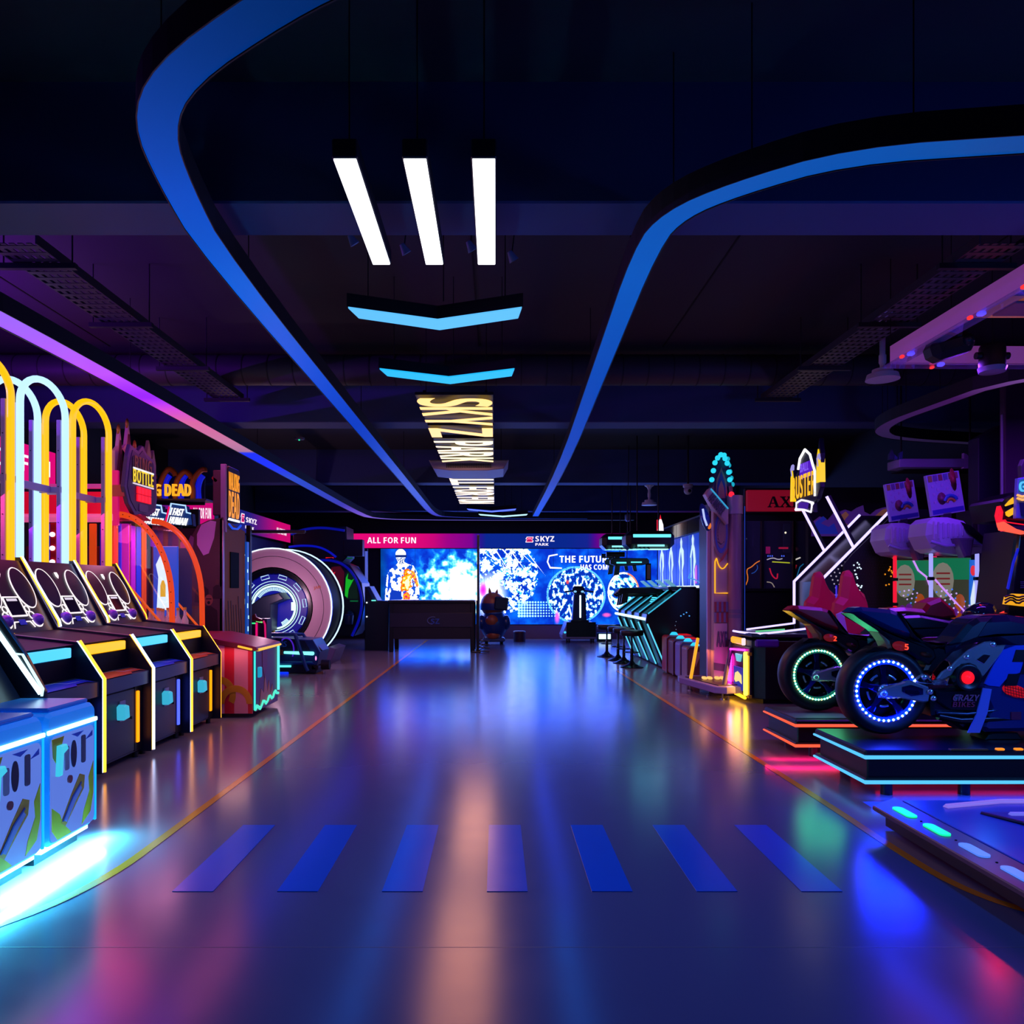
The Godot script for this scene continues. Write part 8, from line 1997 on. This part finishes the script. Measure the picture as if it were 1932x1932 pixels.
		part("jaw", mb(o).prism(V([-0.12, 0.16, 0.1, 0.16, 0.06, -0.05, -0.02, -0.05]).map(func(p): return Vector2(p.x * s + hx, p.y + hy)), 0.14, Transform3D(Basis.IDENTITY, W(0, 0, d - 0.23)), 0.02), paint("6c5480", 0.25), o)
		part("hood_lip", mb(o).tube([W(hx - 0.36 * s, hy + 0.13, d - 0.24), W(hx - 0.2 * s, hy + 0.08, d - 0.27), W(hx + 0.2 * s, hy + 0.1, d - 0.26), W(hx + 0.48 * s, hy + 0.05, d - 0.2)], 0.02, 6), paint("b098d8", 0.2), o)
		# poster, tilted, its board brightened by an added glow
		var lean := Basis(Vector3.BACK, 0.16)
		var pc := W(hx - 0.02, hy + 0.68, d)
		part("poster_board", mb(o).box(pc, Vector3(0.43 * s, 0.46, 0.05), 0.004, lean), glow_paint("8c6cc0", "5838b0", 0.25), o)
		for r in 6:
			for c in 6:
				if (r + c) % 2 == 0:
					part("poster_check", mb(o).box(pc + lean * Vector3((-0.15 + 0.06 * c) * s, -0.08 + 0.045 * r, 0.028), Vector3(0.03 * s, 0.03, 0.004), 0.0, lean), paint("b8a0d8", 0.4), o)
		for c in 6:
			part("poster_tile", mb(o).box(pc + lean * Vector3((-0.17 + 0.066 * c) * s, 0.185, 0.028), Vector3(0.05 * s, 0.07, 0.006), 0.0, lean), paint(["a08040", "6c5090", "904048", "5868a8", "7c6c40", "8c3c5c"][c], 0.4), o)
		part("poster_parrot", mb(o).ball(pc + lean * Vector3(0.12 * s, 0.14, 0.03), Vector3(0.035, 0.13, 0.012), 12, lean), paint("b02c48", 0.4), o)
		part("poster_rainbow", mb(o).tube(ring(pc + lean * Vector3(0.04, -0.1, 0.028), lean * Vector3(0.08 * s, 0, 0), lean * Vector3(0, 0.07, 0), 10, 0.2, 2.9), 0.022, 5), paint("3068c8", 0.4), o)
		part("poster_rainbow", mb(o).tube(ring(pc + lean * Vector3(0.04, -0.115, 0.03), lean * Vector3(0.05 * s, 0, 0), lean * Vector3(0, 0.045, 0), 10, 0.2, 2.9), 0.016, 5), paint("c88c38", 0.4), o)
		part("poster_bird", mb(o).ball(pc + lean * Vector3(-0.06 * s, -0.05, 0.03), Vector3(0.05, 0.07, 0.01), 12, lean), paint("8c3c6c", 0.4), o)
		part("poster_band", mb(o).box(pc + lean * Vector3(0, -0.19, 0.028), Vector3(0.4 * s, 0.05, 0.006), 0.0, lean), paint("3c38b0", 0.4), o)
		part("poster_post", mb(o).box(W(hx, hy + 0.42, d), Vector3(0.1, 0.2, 0.05), 0.006), paint("2c1c38", 0.4), o)
		# pale basin below
		part("basin", mb(o).lathe([Vector2(0.3 * s, 0.86), Vector2(0.34 * s, 0.96), Vector2(0.32 * s, 0.985), Vector2(0.27 * s, 0.96), Vector2(0, 0.9)], 24, Transform3D(Basis.IDENTITY, W(cx, 0, d - 0.1))), paint("8c84a8", 0.2), o)

func right_decor() -> void:
	single("dark_wall_panel", mb().prism(px2([1846, 1190, 1846, 826, 1891, 800, 1891, 1190], 8.9), 0.2, Transform3D(Basis.IDENTITY, W(0, 0, 9.1)), 0.01), paint("2a2440", 0.6), "tall dark wall panel to the right of the pale hooded games", "wall panel")
	var w := thing("column_panel", "broad plum wall panel with a pale edge strip at the right edge of the photo", "wall panel", at(1950, 1000, 8.5))
	part("panel", mb(w).box(at(1965, 940, 8.5), Vector3(0.9, 2.9, 0.1), 0.01), paint("5c3058", 0.6), w)
	part("edge_strip", mb(w).box(at(1890.5, 940, 8.42), Vector3(0.014, 1.9, 0.03), 0.003), paint("b090c8", 0.4), w)
	part("footing", mb(w).box(W(at(1965, 0, 8.5).x, 0.6, 8.55), Vector3(0.9, 1.2, 0.1), 0.01), paint("1c1020", 0.6), w)
	var s := thing("display_shelf", "long dim violet shelf high on the right with cut-out crystal and castle shapes", "shelf", at(1765, 877, 9.6))
	part("shelf_board", mb(s).box(at(1764, 877, 9.6), Vector3(1.08, 0.11, 0.3), 0.008), paint("b098c8", 0.5), s)
	part("castle_shape", mb(s).prism(px2([1813, 885, 1814, 856, 1820, 858, 1825, 864, 1831, 843, 1835, 850, 1838, 862, 1843, 852, 1843, 885], 9.5), 0.05, Transform3D(Basis.IDENTITY, W(0, 0, 9.5)), 0.005), paint("c898e0", 0.5), s)
	for k in 3:
		part("crystal_shape", mb(s).prism(px2([[1674, 868, 1675, 858, 1680, 849, 1684, 860, 1682, 868], [1684, 868, 1684, 858, 1690, 864, 1690, 868], [1692, 868, 1694, 856, 1700, 852, 1699, 868]][k], 9.5), 0.05, Transform3D(Basis.IDENTITY, W(0, 0, 9.5)), 0.004), paint(["3c4c68", "4858a0", "40508c"][k], 0.5), s)
	part("bracket", mb(s).box(at(1764, 885, 9.75), Vector3(1.0, 0.08, 0.3), 0.006), paint("181020", 0.6), s)
	part("hanger", mb(s).tube([at(1700, 872, 9.7), W(at(1700, 0, 9.7).x, 4.345, 9.7)], 0.012, 5).tube([at(1830, 872, 9.7), W(at(1830, 0, 9.7).x, 4.345, 9.7)], 0.012, 5), paint("181020", 0.6), s)

func monitor_pillar() -> void:
	var d := 7.2
	var o := thing("monitor_pillar", "black game monitor pillar with red glowing bumper, cut by the right photo edge", "arcade game", W(at(1930, 0, d).x, 0, d))
	var L := func(called: String, pts: Array, z: float, depth: float, mat: Material, bev := 0.006) -> void:
		part(called, mb(o).prism(px2(pts, z), depth, Transform3D(Basis.IDENTITY, W(0, 0, z + depth)), bev), mat, o)
	L.call("pillar", [1899, 1150, 1917, 1000, 1990, 1000, 1990, 1240, 1905, 1240], d + 0.05, 0.5, paint("0c0a18", 0.3), 0.02)
	L.call("head", [1888, 946, 1893, 940, 1930, 925, 1990, 920, 1990, 985, 1925, 982, 1896, 980], d, 0.5, paint("0c0810", 0.3), 0.015)
	L.call("yellow_block_led", [1897, 953, 1905, 944, 1912, 938, 1913, 950, 1898, 955], d - 0.012, 0.012, led("ffb810", 1.0), 0.0)
	L.call("yellow_block_led", [1899, 972, 1898, 966, 1913, 957, 1913, 970, 1904, 975], d - 0.012, 0.012, led("ffb810", 1.0), 0.0)
	L.call("red_bumper_led", [1884, 972, 1888, 954, 1893, 966, 1891, 982, 1896, 992, 1916, 1002, 1940, 1006, 1990, 1010, 1990, 1000, 1940, 990, 1900, 984, 1897, 980, 1896, 1002, 1889, 994], d - 0.03, 0.06, led("ff1430", 1.0), 0.0)
	L.call("red_bumper_led", [1890, 1000, 1886, 986, 1894, 984, 1918, 998, 1932, 1002, 1932, 1008], d - 0.035, 0.05, led("ff6048", 1.0), 0.0)
	L.call("marquee", [1917, 978, 1921, 902, 1990, 890, 1990, 985], d - 0.06, 0.05, paint("6c7cb8", 0.3))
	L.call("marquee_blue_led", [1923, 925, 1925, 905, 1990, 895, 1990, 930], d - 0.075, 0.014, led("1c70c0", 0.7), 0.0)
	letters("lit_lettering", "GO", Transform3D(Basis.IDENTITY, at(1938, 918, d - 0.085)), 0.16, 0.1, 0.01, led("58c8ff", 1.0), o)
	for k in 2:
		part("warm_stripe_led", mb(o).tube(px3([1919, 934 + k * 6, 1928, 937 + k * 6, 1950, 933 + k * 7], d - 0.075), 0.012, 5), led("ffb060", 1.1), o)
	L.call("marquee_print", [1925, 948, 1960, 950, 1960, 976, 1928, 972], d - 0.075, 0.014, paint("1c3048", 0.3), 0.0)
	part("top_fin", mb(o).prism(px2([1928, 905, 1927, 878, 1932, 866, 1960, 866, 1960, 900], d + 0.1), 0.06, Transform3D(Basis.IDENTITY, W(0, 0, d + 0.16)), 0.006), paint("3c2440", 0.4), o)
	L.call("screen", [1910, 1142, 1925, 1010, 1990, 1010, 1990, 1150], d - 0.01, 0.05, paint("14101c", 0.1))
	L.call("blue_edge_led", [1901, 1110, 1912, 1060, 1921, 1034, 1923, 1037, 1914, 1064, 1904, 1112], d - 0.02, 0.02, led("1420d8", 0.8), 0.0)
	L.call("amber_panel", [1895, 1140, 1898, 1126, 1912, 1120, 1990, 1124, 1990, 1148, 1930, 1144], d - 0.03, 0.03, led("ffb020", 0.9), 0.0)
	for k in 3:
		part("panel_wave", mb(o).tube(smooth(px3([1896, 1138 - k * 6, 1908, 1130 - k * 4, 1920, 1140 - k * 6, 1932, 1132 - k * 4, 1950, 1140 - k * 6], d - 0.045), 1), 0.009, 5), paint("3c1c08", 0.4), o)
	for k in 4:
		part("text_line", mb(o).box(at(1931, 1098 + k * 3.5, d - 0.02), Vector3(0.06, 0.008, 0.004)), paint("505870", 0.4), o)
	part("red_key_led", mb(o).prism(px2([1886, 1157, 1894, 1153, 1893, 1156, 1900, 1157], d - 0.05), 0.02, Transform3D(Basis.IDENTITY, W(0, 0, d - 0.04))), led("ff3828", 1.0), o)
	part("foot", mb(o).box(W(at(1950, 0, d).x, 0.5, d + 0.3), Vector3(0.5, 1.0, 0.4), 0.02), paint("0c0a14", 0.4), o)
	area_light("bumper_light", facing(Vector3(-1, -0.2, 0.2), Vector3.UP, at(1880, 980, d - 0.1)), Vector2(0.2, 0.15), "ff1430", 0.35, o)
